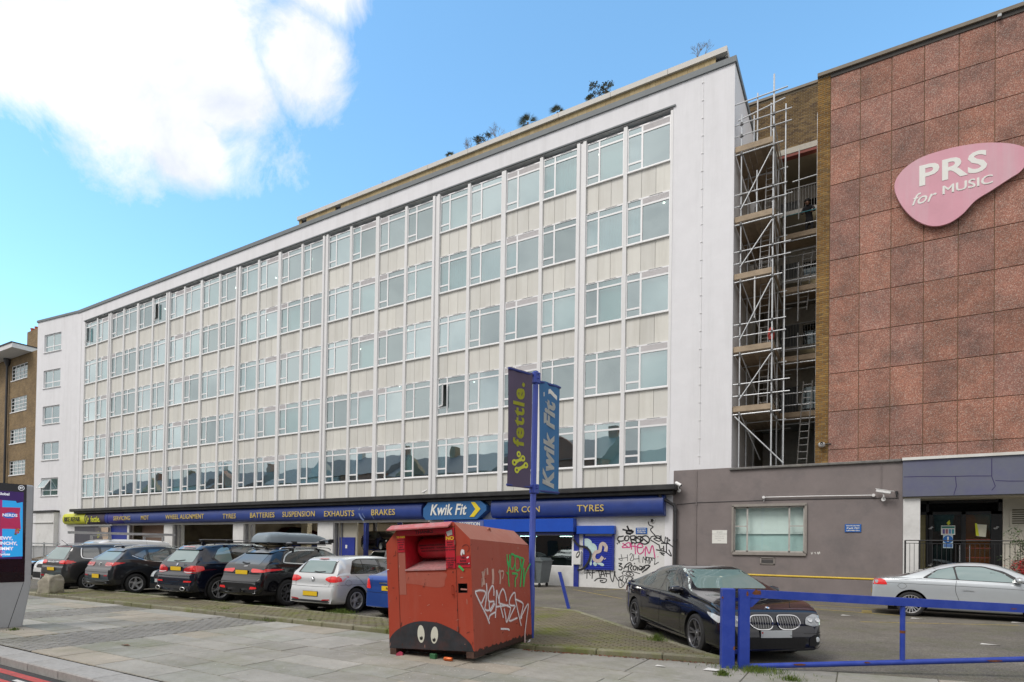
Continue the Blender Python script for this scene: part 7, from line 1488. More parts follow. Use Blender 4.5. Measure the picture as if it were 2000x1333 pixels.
for sg in (-1, 1):
 q = lambda P: [(sg*a, b) for a, b in P]
 kid = rounded(q([(.035, .60), (.09, .525), (.30, .52), (.43, .60), (.41, .70), (.34, .735), (.05, .735)]), .07)
 c.panel('kidney_grille', [p for p in kid], 'F', GLB, .012, rc=0, step=.04)
 c.line(kid+[kid[0]], 'F', .013, CHR, .02, 'grille_surround')
 for k in range(8): y = .075+k*.042; c.line(q([(y, .715), (y+.006, .62), (y+.01, .545)]), 'F', .007, mat('satin_chrome', (.34, .34, .35), .3, metal=1), .022, 'grille_bar')
 c.panel('headlamp', q([(.50, .60), (.64, .565), (.83, .60), (.85, .71), (.70, .76), (.54, .70)]), 'F', mat('smoked_lamp', (.30, .32, .34), .08, var=.3, scale=14, coat=1), .012, rc=.04, step=.03)
 for yy, r_ in ((.60, .034), (.73, .036)):
  h, n = c.hit((6, sg*yy, .655), (-1, 0, 0))
  if h is not None:
   nn = (n if n.x > 0 else -n); M = Matrix.Translation(h+nn*.016) @ nn.to_track_quat('Z', 'Y').to_matrix().to_4x4(); MB().lathe([(0, .002), (r_*.55, .004), (r_*.6, .010), (r_, .012), (r_*1.08, 0)], 18, M=M).build('lamp_ring', mat('lamp_inner', (.62, .64, .66), .2, metal=.4), c.t, smooth=True)
 c.panel('side_intake', q([(.56, .26), (.84, .28), (.84, .43), (.66, .44), (.56, .38)]), 'F', PLB, .008, rc=.03)
 h, n = c.hit((6, sg*.71, .36), (-1, 0, 0)); h = h or Vector((2.2, sg*.71, .36)); MB().lathe([(0, .01), (.035, .008), (.042, 0)], 16, M=Matrix.Translation(h+Vector((.006, 0, 0))) @ Matrix.Rotation(PI/2, 4, 'Y')).build('fog_lamp', CLMP, c.t, smooth=True)
 c.line(q([(.46, .235), (.66, .23), (.85, .30)]), 'F', .02, NAVY, .03, 'splitter'); c.line(q([(.48, .46), (.60, .455), (.85, .47)]), 'F', .006, SEAM, .004)
 c.line([(2.16, sg*.40), (1.8, sg*.60), (1.45, sg*.70)], 'T', .006, SEAM, .003)
for sd in 'LR': c.panel('headlamp_side', [(2.26, .60), (1.98, .70), (1.90, .755), (2.10, .74), (2.28, .70)], sd, CLMP, .012, rc=.03, step=.03)
c.panel('lower_grille', [(-.48, .225), (.48, .225), (.52, .40), (-.52, .40)], 'F', PLB, .008, rc=.05); 
mbm = MB()
for k in range(6):
 pass
for k in range(22): c.line([(-.42+k*.04, .25), (-.42+k*.04, .37)], 'F', .006, SEAM, .012, 'mesh_bar') if k % 2 == 0 else None
pl = c.plate('F', .455, PWHT, .52, .115, y=0); MB().box(.0062, .0075, -.255, -.225, -.05, .05).build('plate_band', mat('plate_blue_grey', (.45, .48, .52), .5), pl); MB().box(.0078, .0085, -.252, -.228, .01, .035).build('plate_flag', RLMP, pl); text('UK', .024, (.0085, .24, -.025), (PI/2, 0, PI/2), SEAM, pl, ext=.0004)
pl.rotation_euler = (0, 0, 0)
h, n = c.hit((2.17, 0, 5), (0, 0, -1)); n = n if n.z > 0 else -n; M = Matrix.Translation(h+n*.003) @ n.to_track_quat('Z', 'Y').to_matrix().to_4x4(); mb = MB(); r_ = .041; mb.lathe([(r_*.72, 0), (r_*.74, .007), (r_, .007), (r_, 0)], 24, M=M)
for q_ in range(4): mb.add([(0, 0, .005)]+[(r_*.7*math.cos(PI/2*q_+PI/2*k/5), r_*.7*math.sin(PI/2*q_+PI/2*k/5), .005) for k in range(6)], [tuple(range(7))], mi=1+q_ % 2, M=M)
mb.build('badge', [CHR, mat('badge_blue', (.05, .3, .6), .3), PAINTW], c.t, smooth=True)
for sd in 'LR':
 c.panel('window_trim', [(-1.62, 1.03), (-1.35, .975), (.95, .945), (.95, .97), (.42, 1.26), (.12, 1.35), (-.55, 1.34), (-1.1, 1.21)], sd, GLB, .003, rc=.04)
 c.panel('side_window', [(-1.45, 1.035), (-1.02, 1.005), (-.98, 1.205), (-1.2, 1.135)], sd, CG, .006, rc=.03); c.panel('side_window', [(-.94, 1.0), (-.12, .98), (-.12, 1.33), (-.52, 1.32), (-.90, 1.225)], sd, CG, .006, rc=.05); c.panel('side_window', [(-.04, .978), (.78, .965), (.38, 1.225), (.10, 1.325), (-.04, 1.33)], sd, CG, .006, rc=.05)
 c.line([(-.08, .95), (-.06, .6), (-.10, .24)], sd); c.line([(-1.32, .97), (-1.05, .7), (-1.0, .45)], sd); c.line([(.95, .93), (.90, .6), (.92, .24)], sd); c.line([(-1.9, .86), (-1, .80), (.9, .76), (1.6, .74)], sd, .007, SEAM, .002)
 c.line([(-1.2, .23), (1.1, .22)], sd, .05, GLB, .004, 'sill')
 for x in (-.92, .06): c.line([(x, .80), (x+.24, .80)], sd, .026, NAVY, .025, 'door_handle')
 c.line([(1.02, .62), (1.14, .625)], sd, .03, CHR, .008, 'side_vent')
c.line([(-1.95, .78), (-1.82, .72), (-1.70, .78), (-1.82, .85), (-1.95, .78)], 'R', .006, SEAM, .002, 'fuel_flap'); c.mirror(.78, 1.0, NAVY); c.fin(-.95, 1.375, NAVY)
c.panel('rear_window', [(-.62, 1.14), (.62, 1.14), (.52, 1.36), (-.52, 1.36)], 'B', CG, .006)
for sg in (-1, 1): q = lambda P: [(sg*a, b) for a, b in P]; c.panel('tail_lamp', q([(.5, .74), (.88, .76), (.86, .92), (.55, .9)]), 'B', RLMP, .01)
for sd in 'LR': c.panel('tail_lamp_side', [(-2.45, .76), (-2.2, .80), (-2.22, .90), (-2.4, .92)], sd, RLMP2, .01, rc=.02, step=.05)
for x in (.75, .95): c.line([(x, -.5), (x+.02, 0), (x, .2)], 'T', .018, PLB, .03, 'wiper') if 0 else None
EOS = dict(wb=2.58, r=.318, rim=.235, W=1.79, gap=.05, spokes=18, style='thin', wm=mat('bright_alloy', (.62, .62, .63), .25, metal=.8), top=[(-2.16, .32), (-2.22, .5), (-2.20, .70), (-2.16, .86), (-2.05, .97), (-1.6, 1.02), (-1.42, 1.035), (-.75, 1.32), (-.35, 1.41), (.1, 1.435), (.55, 1.38), (1.15, 1.06), (1.4, .98), (1.95, .82), (2.13, .68), (2.18, .45), (2.19, .25)],
 bot=[(-2.22, .30), (-1.95, .22), (0, .17), (1.9, .2), (2.17, .24)], belt=[(-2.2, .93), (-1.5, .97), (0, .92), (1.0, .90), (2.1, .72)], wid=[(-2.22, .66), (-2.14, .76), (-1.9, .86), (-1.5, .89), (0, .895), (1.3, .89), (1.9, .80), (2.1, .66), (2.17, .55)], roofw=[(-2.2, .7), (-1.5, .62), (-.5, .57), (.4, .56), (1.1, .66), (2.1, .7)])
ew = G(1786, 1204); EP = paint('pale_silver_paint', (.56, .60, .63), .4, .3)
c = Car(EOS, 'silver coupe parked side-on at the right below the entrance', EP, car_pose(ew, math.radians(-2), EOS, ('B', 'R')), math.radians(-2)); c.t.scale = (1.07, 1.07, 1.07)
for sd in 'LR':
 c.panel('window_trim', [(-1.05, 1.00), (1.0, .935), (1.0, .96), (.60, 1.22), (.2, 1.335), (-.3, 1.335), (-.75, 1.215)], sd, GLB, .003, rc=.06)
 c.panel('side_window', [(-.95, 1.01), (-.34, .99), (-.40, 1.30), (-.72, 1.205)], sd, CGL, .006, rc=.04); c.panel('side_window', [(-.30, .985), (.86, .955), (.56, 1.18), (.2, 1.305), (-.36, 1.305)], sd, CGL, .006, rc=.06)
 c.panel('tail_lamp', [(-2.16, .80), (-1.80, .80), (-1.86, .93), (-1.96, .955), (-2.13, .95)], sd, RLMP2, .008, rc=.03, step=.05)
 h, n = c.hit((-2.04, (1 if sd == 'L' else -1)*3, .875), (0, -1 if sd == 'L' else 1, 0)); MB().lathe([(0, .01), (.04, .008), (.045, 0)], 16, M=Matrix.Translation(h+Vector((0, (.012 if sd == 'L' else -.012), 0))) @ Matrix.Rotation((-1 if sd == 'L' else 1)*PI/2, 4, 'X')).build('reverse_lamp', CLMP, c.t, smooth=True)
 c.line([(-.34, .96), (-.36, .7), (-.28, .42), (-.30, .24)], sd); c.line([(-2.0, .86), (-1, .84), (0, .82), (1.2, .78)], sd, .006, SEAM, .002); c.line([(1.02, .9), (1.0, .5), (.98, .26)], sd); c.line([(-.22, .73), (-.12, .745), (.0, .73)], sd, .03, EP, .022, 'door_handle'); c.line([(-1.05, .99), (-1.4, .95), (-1.95, .93)], sd, .006, SEAM, .002); c.line([(-.75, 1.23), (-.9, 1.33)], sd, .006, SEAM, .002)
for sg in (-1, 1): q = lambda P: [(sg*a, b) for a, b in P]; c.panel('tail_lamp', q([(.52, .80), (.84, .80), (.80, .94), (.56, .94)]), 'B', RLMP2, .008, rc=.03)
c.panel('glass_roof', [(-.55, -.46), (.45, -.46), (.45, .46), (-.55, .46)], 'T', GLB, .004, rc=.08); c.panel('rear_window', [(-.6, 1.05), (.6, 1.05), (.48, 1.33), (-.48, 1.33)], 'B', CG, .006); c.plate('B', .6); c.mirror(.86, .98, EP)
c.line([(-1.58, .78), (-1.48, .70), (-1.38, .78), (-1.48, .86), (-1.58, .78)], 'R', .005, SEAM, .002, 'fuel_flap'); c.panel('windscreen', [(-.7, 1.04), (.7, 1.04), (.54, 1.36), (-.54, 1.36)], 'F', CGL, .006)
c = Car(HATCH, 'white hatchback with red tail lamps parked inside the right garage bay', WV, (F(738, 1080, 27.5).x, 29.3, 0), NORTH); inw = c
c.panel('rear_window', [(-.60, 1.03), (.60, 1.03), (.50, 1.335), (-.50, 1.335)], 'B', CG, .006); c.plate('B', .66)
for sg in (-1, 1): q = lambda P: [(sg*a, b) for a, b in P]; c.panel('tail_lamp', q([(.52, .82), (.86, .82), (.84, .98), (.60, .96)]), 'B', RLMP2, .008, rc=.03)
def lifted(label, S, m, x, y, z, hd, red=True):
 c = Car(S, label, m, (x, y, z), hd)
 for sg in (-1, 1):
  q = lambda P: [(sg*a, b) for a, b in P]; c.panel('tail_lamp', q([(.44, .86), (.60, .80), (.86, .80), (.86, .955), (.62, .955), (.46, .91)]), 'B', RLMP2, .008)
 c.panel('rear_window', [(-.58, 1.03), (.58, 1.03), (.50, 1.335), (-.50, 1.335)], 'B', CG, .006)
 for sd in 'LR': c.panel('side_window', [(-1.38, 1.02), (.56, .985), (.30, 1.27), (.02, 1.36), (-1.08, 1.365)], sd, CG, .006)
 l = thing('car_lift', 'two post lift holding the '+label.split(' raised')[0], 'car lift', (x, y, 0), hd); LB = mat('lift_blue', (.03, .05, .25), .5)
 for sg in (-1, 1): MB().bbox(-.15, .15, sg*1.35-.14, sg*1.35+.14, 0, 3.5, .02).build('post', LB, l); MB().bbox(-.9, .9, sg*.62-.05, sg*.62+.05, z+.04, z+.13, .01).build('arm', LB, l); MB().bbox(-.06, .06, sg*.62 if sg > 0 else -1.3, 1.3 if sg > 0 else -.62, z+.04, z+.11, .01).build('cross_arm', LB, l)
lifted('dark red car raised in the third garage bay', HATCH, paint('deep_red_paint', (.05, .01, .01), .3), F(560, 1030, 28.5).x, 30.0, 1.55, math.radians(60))
lifted('black car raised in the right garage bay', HATCH, BLK, F(700, 1040, 30).x, 32.5, 1.35, math.radians(-20))
def onplane(u, v, M, axis, val):
 """where the sight line meets the plane local[axis] = val of a body placed by M; local coordinates"""
 Mi = M.inverted(); o = Mi @ Vector((0, 0, H)); d = (Mi.to_3x3() @ ray(u, v)); t = (val-o[axis])/d[axis]; return o+d*t
BM = Matrix.Translation((-6.45, 7.19, .012)) @ Matrix.Rotation(math.radians(3.2), 4, 'Z') @ Matrix.Rotation(-.052, 4, 'Y') @ Matrix.Rotation(.014, 4, 'X')
bin_ = thing('clothes_bank', 'big weathered red steel clothes bank with a donation hatch and cartoon eyes', 'clothes bank'); bin_.matrix_world = BM
def redmat(name, base, fade, amt, sc=1.3):
 m = bpy.data.materials.new(name); m.use_nodes = True; n, l = m.node_tree.nodes, m.node_tree.links; b = n['Principled BSDF']; b.inputs['Roughness'].default_value = .5
 co = n.new('ShaderNodeTexCoord')
 def nz(s, d=8, r=.65, vec=None): q = n.new('ShaderNodeTexNoise'); q.inputs['Scale'].default_value = s; q.inputs['Detail'].default_value = d; q.inputs['Roughness'].default_value = r; l.new(vec or co.outputs['Object'], q.inputs['Vector']); return q.outputs['Fac']
 def rp(x, a, b_, c0, c1): r = n.new('ShaderNodeValToRGB'); l.new(x, r.inputs[0]); r.color_ramp.elements[0].position = a; r.color_ramp.elements[1].position = b_; r.color_ramp.elements[0].color = tuple(c0)+(1,); r.color_ramp.elements[1].color = tuple(c1)+(1,); return r.outputs[0]
 def mx(f, a, c): q = n.new('ShaderNodeMix'); q.data_type = 'RGBA'; l.new(f, q.inputs[0]); l.new(a, q.inputs[6]); q.inputs[7].default_value = c+(1,); return q.outputs[2]
 c = rp(nz(sc), .35, .65, base, [x*.85+y*.15 for x, y in zip(base, fade)])
 mp = n.new('ShaderNodeMapping'); mp.inputs['Scale'].default_value = (1, 1, .12); l.new(co.outputs['Object'], mp.inputs[0])
 c = mx(rp(nz(6, 6, .6, mp.outputs[0]), .5, .8, (0,)*3, (amt,)*3), c, fade)
 c = mx(rp(nz(11, 9, .8), .62, .70, (0,)*3, (.75,)*3), c, (.12, .03, .02))
 sp = n.new('ShaderNodeSeparateXYZ'); l.new(co.outputs['Object'], sp.inputs[0]); ad = n.new('ShaderNodeMath'); ad.operation = 'MULTIPLY_ADD'; l.new(nz(9), ad.inputs[0]); ad.inputs[1].default_value = -.22; l.new(sp.outputs[2], ad.inputs[2])
 c = mx(rp(ad.outputs[0], -.035, -.02, (1,)*3, (0,)*3), c, (.035, .015, .012))
 bp = n.new('ShaderNodeBump'); bp.inputs['Strength'].default_value = .35; bp.inputs['Distance'].default_value = .03; l.new(nz(2.2, 3), bp.inputs['Height']); l.new(bp.outputs[0], b.inputs['Normal'])
 l.new(c, b.inputs['Base Color']); return m
REDB = redmat('weathered_red', (.37, .044, .018), (.38, .10, .065), .35); REDS = redmat('faded_red_side', (.36, .062, .034), (.39, .12, .08), .4); REDT = redmat('chalky_red_top', (.38, .13, .085), (.46, .21, .15), .6); REDH = mat('pink_red_plastic', (.48, .015, .03), .4, var=.12, scale=8, dirt=(.25, .05, .05), dscale=6, damt=.5)
W_, D_ = 1.575, 2.0; ZB = .10
ox0, ox1, oz0, oz1 = .375, 1.135, 1.345, 1.875
E_ = [(0, 1.765), (.24, 2.0), (1.29, 2.045), (W_, 1.775)]
m_ = MB()
hx0, hx1, hz0, hz1 = 1.335, 1.495, .975, 1.115
def q4(a, b, c, d, y=0, mi=0): m_.add([(a, y, c), (b, y, c), (b, y, d), (a, y, d)], [(0, 1, 2, 3)], mi)
q4(0, ox0, ZB, 1.765); q4(ox0, ox1, ZB, oz0); q4(ox1, hx0, ZB, 1.775); q4(hx0, hx1, ZB, hz0); q4(hx0, hx1, hz1, 1.775); q4(hx1, W_, ZB, 1.775)
m_.add([(0, 0, 1.765), (ox0, 0, 1.765), (ox0, 0, 2.006), (.24, 0, 2.0)], [(0, 1, 2, 3)]); m_.add([(ox0, 0, oz1), (ox1, 0, oz1), (ox1, 0, 2.038), (ox0, 0, 2.006)], [(0, 1, 2, 3)]); m_.add([(ox1, 0, 1.775), (W_, 0, 1.775), (1.29, 0, 2.045), (ox1, 0, 2.038)], [(0, 1, 2, 3)])
m_.add([(0, 0, ZB), (0, D_, ZB), (0, D_, 1.66), (0, 0, 1.765)], [(0, 1, 2, 3)]); m_.add([(W_, 0, ZB-.08), (W_, D_, ZB-.08), (W_, D_, 1.67), (W_, 0, 1.775)], [(0, 1, 2, 3)], 1)
R2 = [(p[0], p[1]-.10) for p in E_]
for i in range(3): a, b, c, d = E_[i], E_[i+1], R2[i+1], R2[i]; m_.add([(a[0], 0, a[1]), (b[0], 0, b[1]), (c[0], D_, c[1]), (d[0], D_, d[1])], [(0, 1, 2, 3)], 2)
m_.add([(0, D_, ZB), (W_, D_, ZB), (W_, D_, 1.67), (1.29, D_, R2[2][1]), (.24, D_, R2[1][1]), (0, D_, 1.665)], [(0, 1, 2, 3, 4, 5)]); m_.add([(0, 0, ZB), (W_, 0, ZB), (W_, D_, ZB), (0, D_, ZB)], [(0, 1, 2, 3)])
m_.build('shell', [REDB, REDS, REDT], bin_, fix=False)
m_ = MB(); dd = .50        # hatch well
for q in ([(ox0, 0, oz0), (ox0, dd, oz0+.14), (ox0, dd, oz1), (ox0, 0, oz1)], [(ox1, 0, oz0), (ox1, dd, oz0+.14), (ox1, dd, oz1), (ox1, 0, oz1)], [(ox0, dd, oz0+.14), (ox1, dd, oz0+.14), (ox1, dd, oz1), (ox0, dd, oz1)], [(ox0, 0, oz1), (ox1, 0, oz1), (ox1, dd, oz1), (ox0, dd, oz1)]): m_.add(q, [(0, 1, 2, 3)])
m_.build('hatch_well', REDH, bin_, fix=False)
SHF = mat('scuffed_shelf', (.46, .22, .22), .5, var=.3, scale=18, dirt=(.30, .28, .27), dscale=7, damt=.7)
m_ = MB(); m_.add([(ox0+.004, -.015, oz0), (ox1-.004, -.015, oz0), (ox1-.004, dd, oz0+.145), (ox0+.004, dd, oz0+.145)], [(0, 1, 2, 3)]); m_.box(ox0, ox1, -.02, -.001, oz0-.02, oz0+.004); m_.build('hatch_shelf', SHF, bin_, fix=False)
m_ = MB(); M_ = Matrix.Translation((0, .40, oz0+.33)) @ Matrix.Rotation(PI/2, 4, 'Y'); m_.lathe([(0, ox0+.06), (.155, ox0+.06), (.165, ox0+.09), (.165, ox1-.01), (0, ox1-.01)], 32, M=M_); m_.build('hatch_drum', REDH, bin_, smooth=True)
m_ = MB(); m_.box(hx0, hx1, .12, .13, hz0, hz1); m_.box(hx0-.001, hx0+.002, 0, .13, hz0, hz1); m_.box(hx1-.002, hx1+.001, 0, .13, hz0, hz1); m_.box(hx0, hx1, 0, .13, hz1-.002, hz1+.001); m_.box(hx0, hx1, 0, .13, hz0-.001, hz0+.002); m_.build('lock_recess', mat('dark_recess', (.02, .008, .008), .8), bin_)
MB().tube([(hx0+.03, .03, hz0+.05), (hx1-.03, .05, hz0+.04)], .018, 8).build('lock', mat('old_lock', (.3, .12, .1), .5, metal=.5), bin_)
m_ = MB(); m_.prism([(-.11, 1.965), (-.11, 1.985), (.02, 2.055), (.02, 2.03)], .10, 1.26, 'x'); m_.build('lid_flap', mat('faded_pink_lid', (.50, .12, .12), .5, var=.15, scale=10, dirt=(.45, .4, .38), dscale=9, damt=.6), bin_)
m_ = MB()
for x in (.228, 1.312): m_.box(x-.003, x+.003, -.0035, -.0005, ZB, 2.0)
m_.box(.23, 1.31, -.0035, -.0005, 1.968, 1.975); m_.build('door_gap', mat('gap_dark', (.05, .01, .008), .8), bin_)
MB().box(ZB, ZB, 0, 0, 0, 0) if 0 else None
m_ = MB(); m_.box(.235, 1.305, -.012, -.001, 1.885, 1.955); m_.box(.235, ox0-.004, -.011, -.001, 1.62, 1.885); m_.box(ox1+.004, 1.305, -.011, -.001, 1.345, 1.885); m_.box(1.325, W_-.01, -.009, -.001, 1.355, 1.53); m_.build('red_sticker', REDH, bin_)
INK = mat('faded_black_ink', (.06, .01, .015), .6, var=.3); YINK = mat('sticker_yellow', (.75, .50, .03), .5)
def bt(s, size, x, z, m=INK, y=-.0135, **k): return text(s, size, (x, y, z), FRONT, m, bin_, ext=.0006, **k)
bt('THANKS', .070, .755, 1.919, off=.002, sx=1.25); bt('NO', .075, 1.225, 1.80, YINK, off=.003, sx=1.2); bt('TO PARK', .040, .305, 1.858, YINK, off=.002)
for i, s in enumerate(('PLEASE MAKE', 'SURE YOUR', 'CLOTHES', 'ARE IN', 'TIED BAGS')): bt(s, .024, .305, 1.815-.038*i, off=.0008)
for i, s in enumerate(('PILLOWS', 'DUVETS', 'TOYS OR WASTE', 'WET CLOTHES')): bt(s, .026, 1.222, 1.74-.038*i, off=.0008)
for i, s in enumerate(('IF THIS BANK', 'IS FULL PLEASE', 'CALL THE', 'NUMBER', 'BELOW')): bt(s, .026, 1.222, 1.50-.034*i, off=.0008)
for i, s in enumerate(('TIED', 'BAGS', 'PREFERRED')): bt(s, .040, 1.445, 1.50-.048*i, y=-.0115, off=.001, sx=1.1)
for i, (s, sz) in enumerate((('CLEAN DRY CLOTHES, CURTAINS, PAIRED SHOES', .030), ('AND PAPER BOOKS  -  thank you for your help', .030), ('PLEASE TIE YOUR BAGS AND CLOSE THE HATCH', .026))):
 text(s, sz, (.80, .232+.0*i, oz0+.37-.045*i), (PI/2, 0, 0), INK, bin_, ext=.0008, off=.001)
m_ = MB(); m_.bbox(1.235, 1.25, -.05, -.035, .935, 1.10, .003); m_.box(1.237, 1.248, -.036, -.001, .94, .955); m_.box(1.237, 1.248, -.036, -.001, 1.08, 1.095); m_.build('door_handle', REDB, bin_)
for z in (1.70, .4): MB().tube([(1.312, -.012, z), (1.312, -.012, z+.07)], .012, 6).build('hinge', mat('old_lock', (.3, .12, .1), .5), bin_)
MB().add([(1.165, -.016, 1.90), (1.265, -.016, 1.93), (1.275, -.016, 1.855), (1.185, -.016, 1.835)], [(0, 1, 2, 3)]).build('white_sticker', mat('dirty_white_sticker', (.6, .6, .58), .6, var=.1), bin_, fix=False)
def bp_(u, v): p = onplane(u, v, BM, 1, 0); return (p.x, p.z)
def z9(x, y): return bp_(740+x/9.09, 1180+y/9.09)
FACE = mat('worn_black_paint', (.028, .030, .036), .45, var=.35, scale=5, dirt=(.10, .03, .02), dscale=3.2, damt=.55)
mound = [z9(*p) for p in ((185, 645), (230, 560), (310, 475), (430, 395), (590, 330), (760, 305), (900, 315), (1050, 335), (1220, 405), (1390, 490), (1480, 560), (1570, 640), (1650, 740), (1690, 900))]
m_ = MB(); o = len(m_.v); z0_ = ZB+.004
pts = openspline(mound, 3); pts = [(min(max(a, .004), W_-.004), b) for a, b in pts]
for a, b in pts: m_.v += [(a, -.0042, z0_), (a, -.0042, max(b, z0_+.01))]
for i in range(len(pts)-1): m_.f.append((2*i, 2*i+2, 2*i+3, 2*i+1)); m_.m.append(0)
m_.build('painted_mound', FACE, bin_, fix=False)
for i, (cx_, cy_, rx, ry, rt, pp) in enumerate(((752, 532, 62, 158, -.05, (757, 605)), (990, 552, 64, 152, .05, (985, 635)))):
 ring = [z9(cx_+rx*math.cos(t)*math.cos(rt)-ry*math.sin(t)*math.sin(rt), cy_+rx*math.cos(t)*math.sin(rt)+ry*math.sin(t)*math.cos(rt)) for t in [2*PI*k/28 for k in range(28)]]
 m_ = MB(); m_.add([(a, -.006, b) for a, b in ring], [tuple(range(28))]); ring = [z9(pp[0]+28*math.cos(t), pp[1]+38*math.sin(t)) for t in [2*PI*k/18 for k in range(18)]]; m_.add([(a, -.0075, b) for a, b in ring], [tuple(range(18))], mi=1)
 ring = [z9(pp[0]-4+9*math.cos(t), pp[1]-26+12*math.sin(t)) for t in [2*PI*k/10 for k in range(10)]]; m_.add([(a, -.009, b) for a, b in ring], [tuple(range(10))])
 m_.build('painted_eye', [mat('eye_cream', (.62, .61, .52), .5, var=.05), mat('eye_black', (.012, .012, .012), .4)], bin_, fix=False)
rr_ = random.Random(12); m_ = MB()
for i in range(90):
 side = i % 3 == 0; a, z = (rr_.uniform(.05, D_-.05) if side else rr_.uniform(.03, W_-.03)), rr_.uniform(.12, 1.7)
 if not side and ox0-.05 < a < ox1+.2 and z > 1.3: continue
 if i % 4 == 0: a = rr_.choice((.02, (D_ if side else W_)-.02, .23, 1.31)) if not side else rr_.choice((.015, D_-.02))
 L_, w = rr_.uniform(.006, .05), rr_.uniform(.002, .009); t = rr_.choice((0, .3, 1.2, 1.57)); n_ = 7; ring = [(a+math.cos(t)*L_*math.cos(q)*rr_.uniform(.6, 1)-math.sin(t)*w*math.sin(q), z+math.sin(t)*L_*math.cos(q)+math.cos(t)*w*math.sin(q)*rr_.uniform(.6, 1.2)) for q in [2*PI*k/n_ for k in range(n_)]]
 m_.add([((W_+.0012, p, q) if side else (p, -.0048, q)) for p, q in ring], [tuple(range(n_))], mi=rr_.choice((0, 0, 1)))
m_.build('scrapes', [mat('scrape_dark', (.09, .025, .018), .8, var=.3), mat('scrape_pale', (.42, .22, .17), .7, var=.2)], bin_, kind='stuff', fix=False)
m_ = MB(); m_.bbox(.01, .13, -.005, .25, .0, ZB, .004); m_.build('foot', mat('rusty_steel', (.07, .035, .025), .8, var=.4, scale=12), bin_); MB().bbox(W_-.14, W_-.005, .0, .28, .0, ZB, .004).build('foot', mat('rusty_steel', (.07, .035, .025), .8), bin_); MB().bbox(.01, .13, D_-.25, D_, 0, ZB, .004).build('foot', mat('rusty_steel', (.1, .05, .03), .8), bin_)
MB().box(.02, W_-.02, .30, .34, 0, ZB).build('skid', mat('rusty_steel', (.1, .05, .03), .8), bin_)
m_ = MB(); rgp = [(1.36, .96+.04*math.cos(t), 1.925+.045*math.sin(t)) for t in [PI*k/8 for k in range(9)]]; m_.tube(rgp, .016, 6); m_.build('lifting_eye', REDT, bin_, smooth=True)
MB().tube([(1.36, .92, 1.88), (1.36, .92, 1.93)], .016, 6).tube([(1.36, 1.0, 1.87), (1.36, 1.0, 1.93)], .016, 6).build('lifting_eye', REDT, bin_)
def sp_(x, y): p = onplane(900+x/6.056, 1080+y/6.056, BM, 0, W_); return (p.y, p.z)
def sidestroke(name, lst, w, m, off=.004, n=6, **k):
 mb = MB()
 for i, s in enumerate(lst):
  ww = w
  if isinstance(s, tuple): ww, s = s
  pts = [sp_(a, b) for a, b in s]; pts = openspline(pts, n) if len(pts) > 2 else pts; ribbon(mb, pts, ww, lambda a, b, i=i: (W_+off+.0004*i, a, b))
 o = mb.build(name, m, None, fix=False, **k); o.matrix_world = BM; return o
WSP = mat('white_spray', (.72, .68, .70), .6, var=.1); WSF = mat('white_overspray', (.42, .17, .14), .7, var=.25, scale=20); GSP = mat('green_spray', (.05, .42, .10), .5, var=.15); PSP = mat('pale_pink_drips', (.52, .32, .26), .7, var=.2)
L_ = [[(165, 460), (230, 445), (290, 470), (260, 560), (240, 600)], [(168, 468), (240, 620), (300, 740), (338, 840)], [(300, 360), (305, 470), (290, 600), (285, 670), (340, 675), (390, 580), (330, 575), (325, 480), (370, 390), (388, 440), (388, 510)], [(330, 560), (345, 690), (400, 600)], [(330, 790), (345, 740), (410, 700)], [(405, 770), (415, 600), (418, 440)], [(420, 440), (450, 570), (500, 770)], [(410, 640), (560, 620)], [(445, 600), (455, 500), (490, 430), (520, 480), (538, 575)], [(455, 600), (570, 640), (580, 680), (540, 820), (525, 740), (508, 660)], [(640, 625), (580, 620), (570, 570), (600, 500), (635, 475), (640, 560)], [(640, 630), (565, 800), (665, 770)], [(640, 550), (670, 690), (710, 865)], [(640, 550), (720, 590), (730, 640), (700, 770), (720, 760)], [(700, 775), (790, 605), (775, 770), (755, 950), (755, 1130)]]
o_ = sidestroke('overspray', L_, .055, WSF, .002, label='pinkish paint mist round the white tag on the clothes bank', cat='graffiti')
sidestroke('graffiti_tag', L_, .024, WSP, label='large white PLEASER tag sprayed on the right side of the clothes bank', cat='graffiti')
sidestroke('graffiti_tag', [(.03, [(470, 900), (560, 905), (568, 925)]), (.035, [(760, 1100), (820, 1030)])], .03, WSP, .0045, label='short white sprayed dash and tick under the white tag on the clothes bank', cat='graffiti')
sidestroke('graffiti_tag', [[(545, 20), (550, 120), (570, 160), (575, 20)], [(560, 100), (560, 260), (570, 400)], (.03, [(590, 20), (585, 150), (600, 190), (620, 180), (640, 100), (625, 25), (590, 15)]), (.03, [(640, 50), (645, 200), (690, 200), (700, 150), (690, 60), (640, 45)]), (.03, [(700, 60), (715, 180)]), (.03, [(590, 15), (740, 70)]), (.045, [(745, 75), (715, 230), (700, 405)]), [(715, 190), (740, 70)], (.035, [(600, 245), (665, 255), (640, 320), (640, 405)]), (.05, [(740, 180), (740, 400)]), (.035, [(740, 400), (760, 250), (818, 130)]), (.03, [(560, 260), (535, 230)])], .035, GSP, label='green tag high on the right side of the clothes bank', cat='graffiti')
sidestroke('graffiti_tag', [(.06, [(255, 220), (265, 300), (275, 380)]), (.05, [(310, 180), (315, 260)]), (.07, [(375, 190), (380, 280), (375, 370)]), (.03, [(285, 190), (250, 400)]), (.05, [(455, 200), (465, 300), (460, 370)]), (.03, [(440, 230), (500, 220), (490, 310)]), (.02, [(245, 300), (245, 405)])], .05, PSP, .0035, label='pale pink paint drips above the white tag on the clothes bank', cat='graffiti')
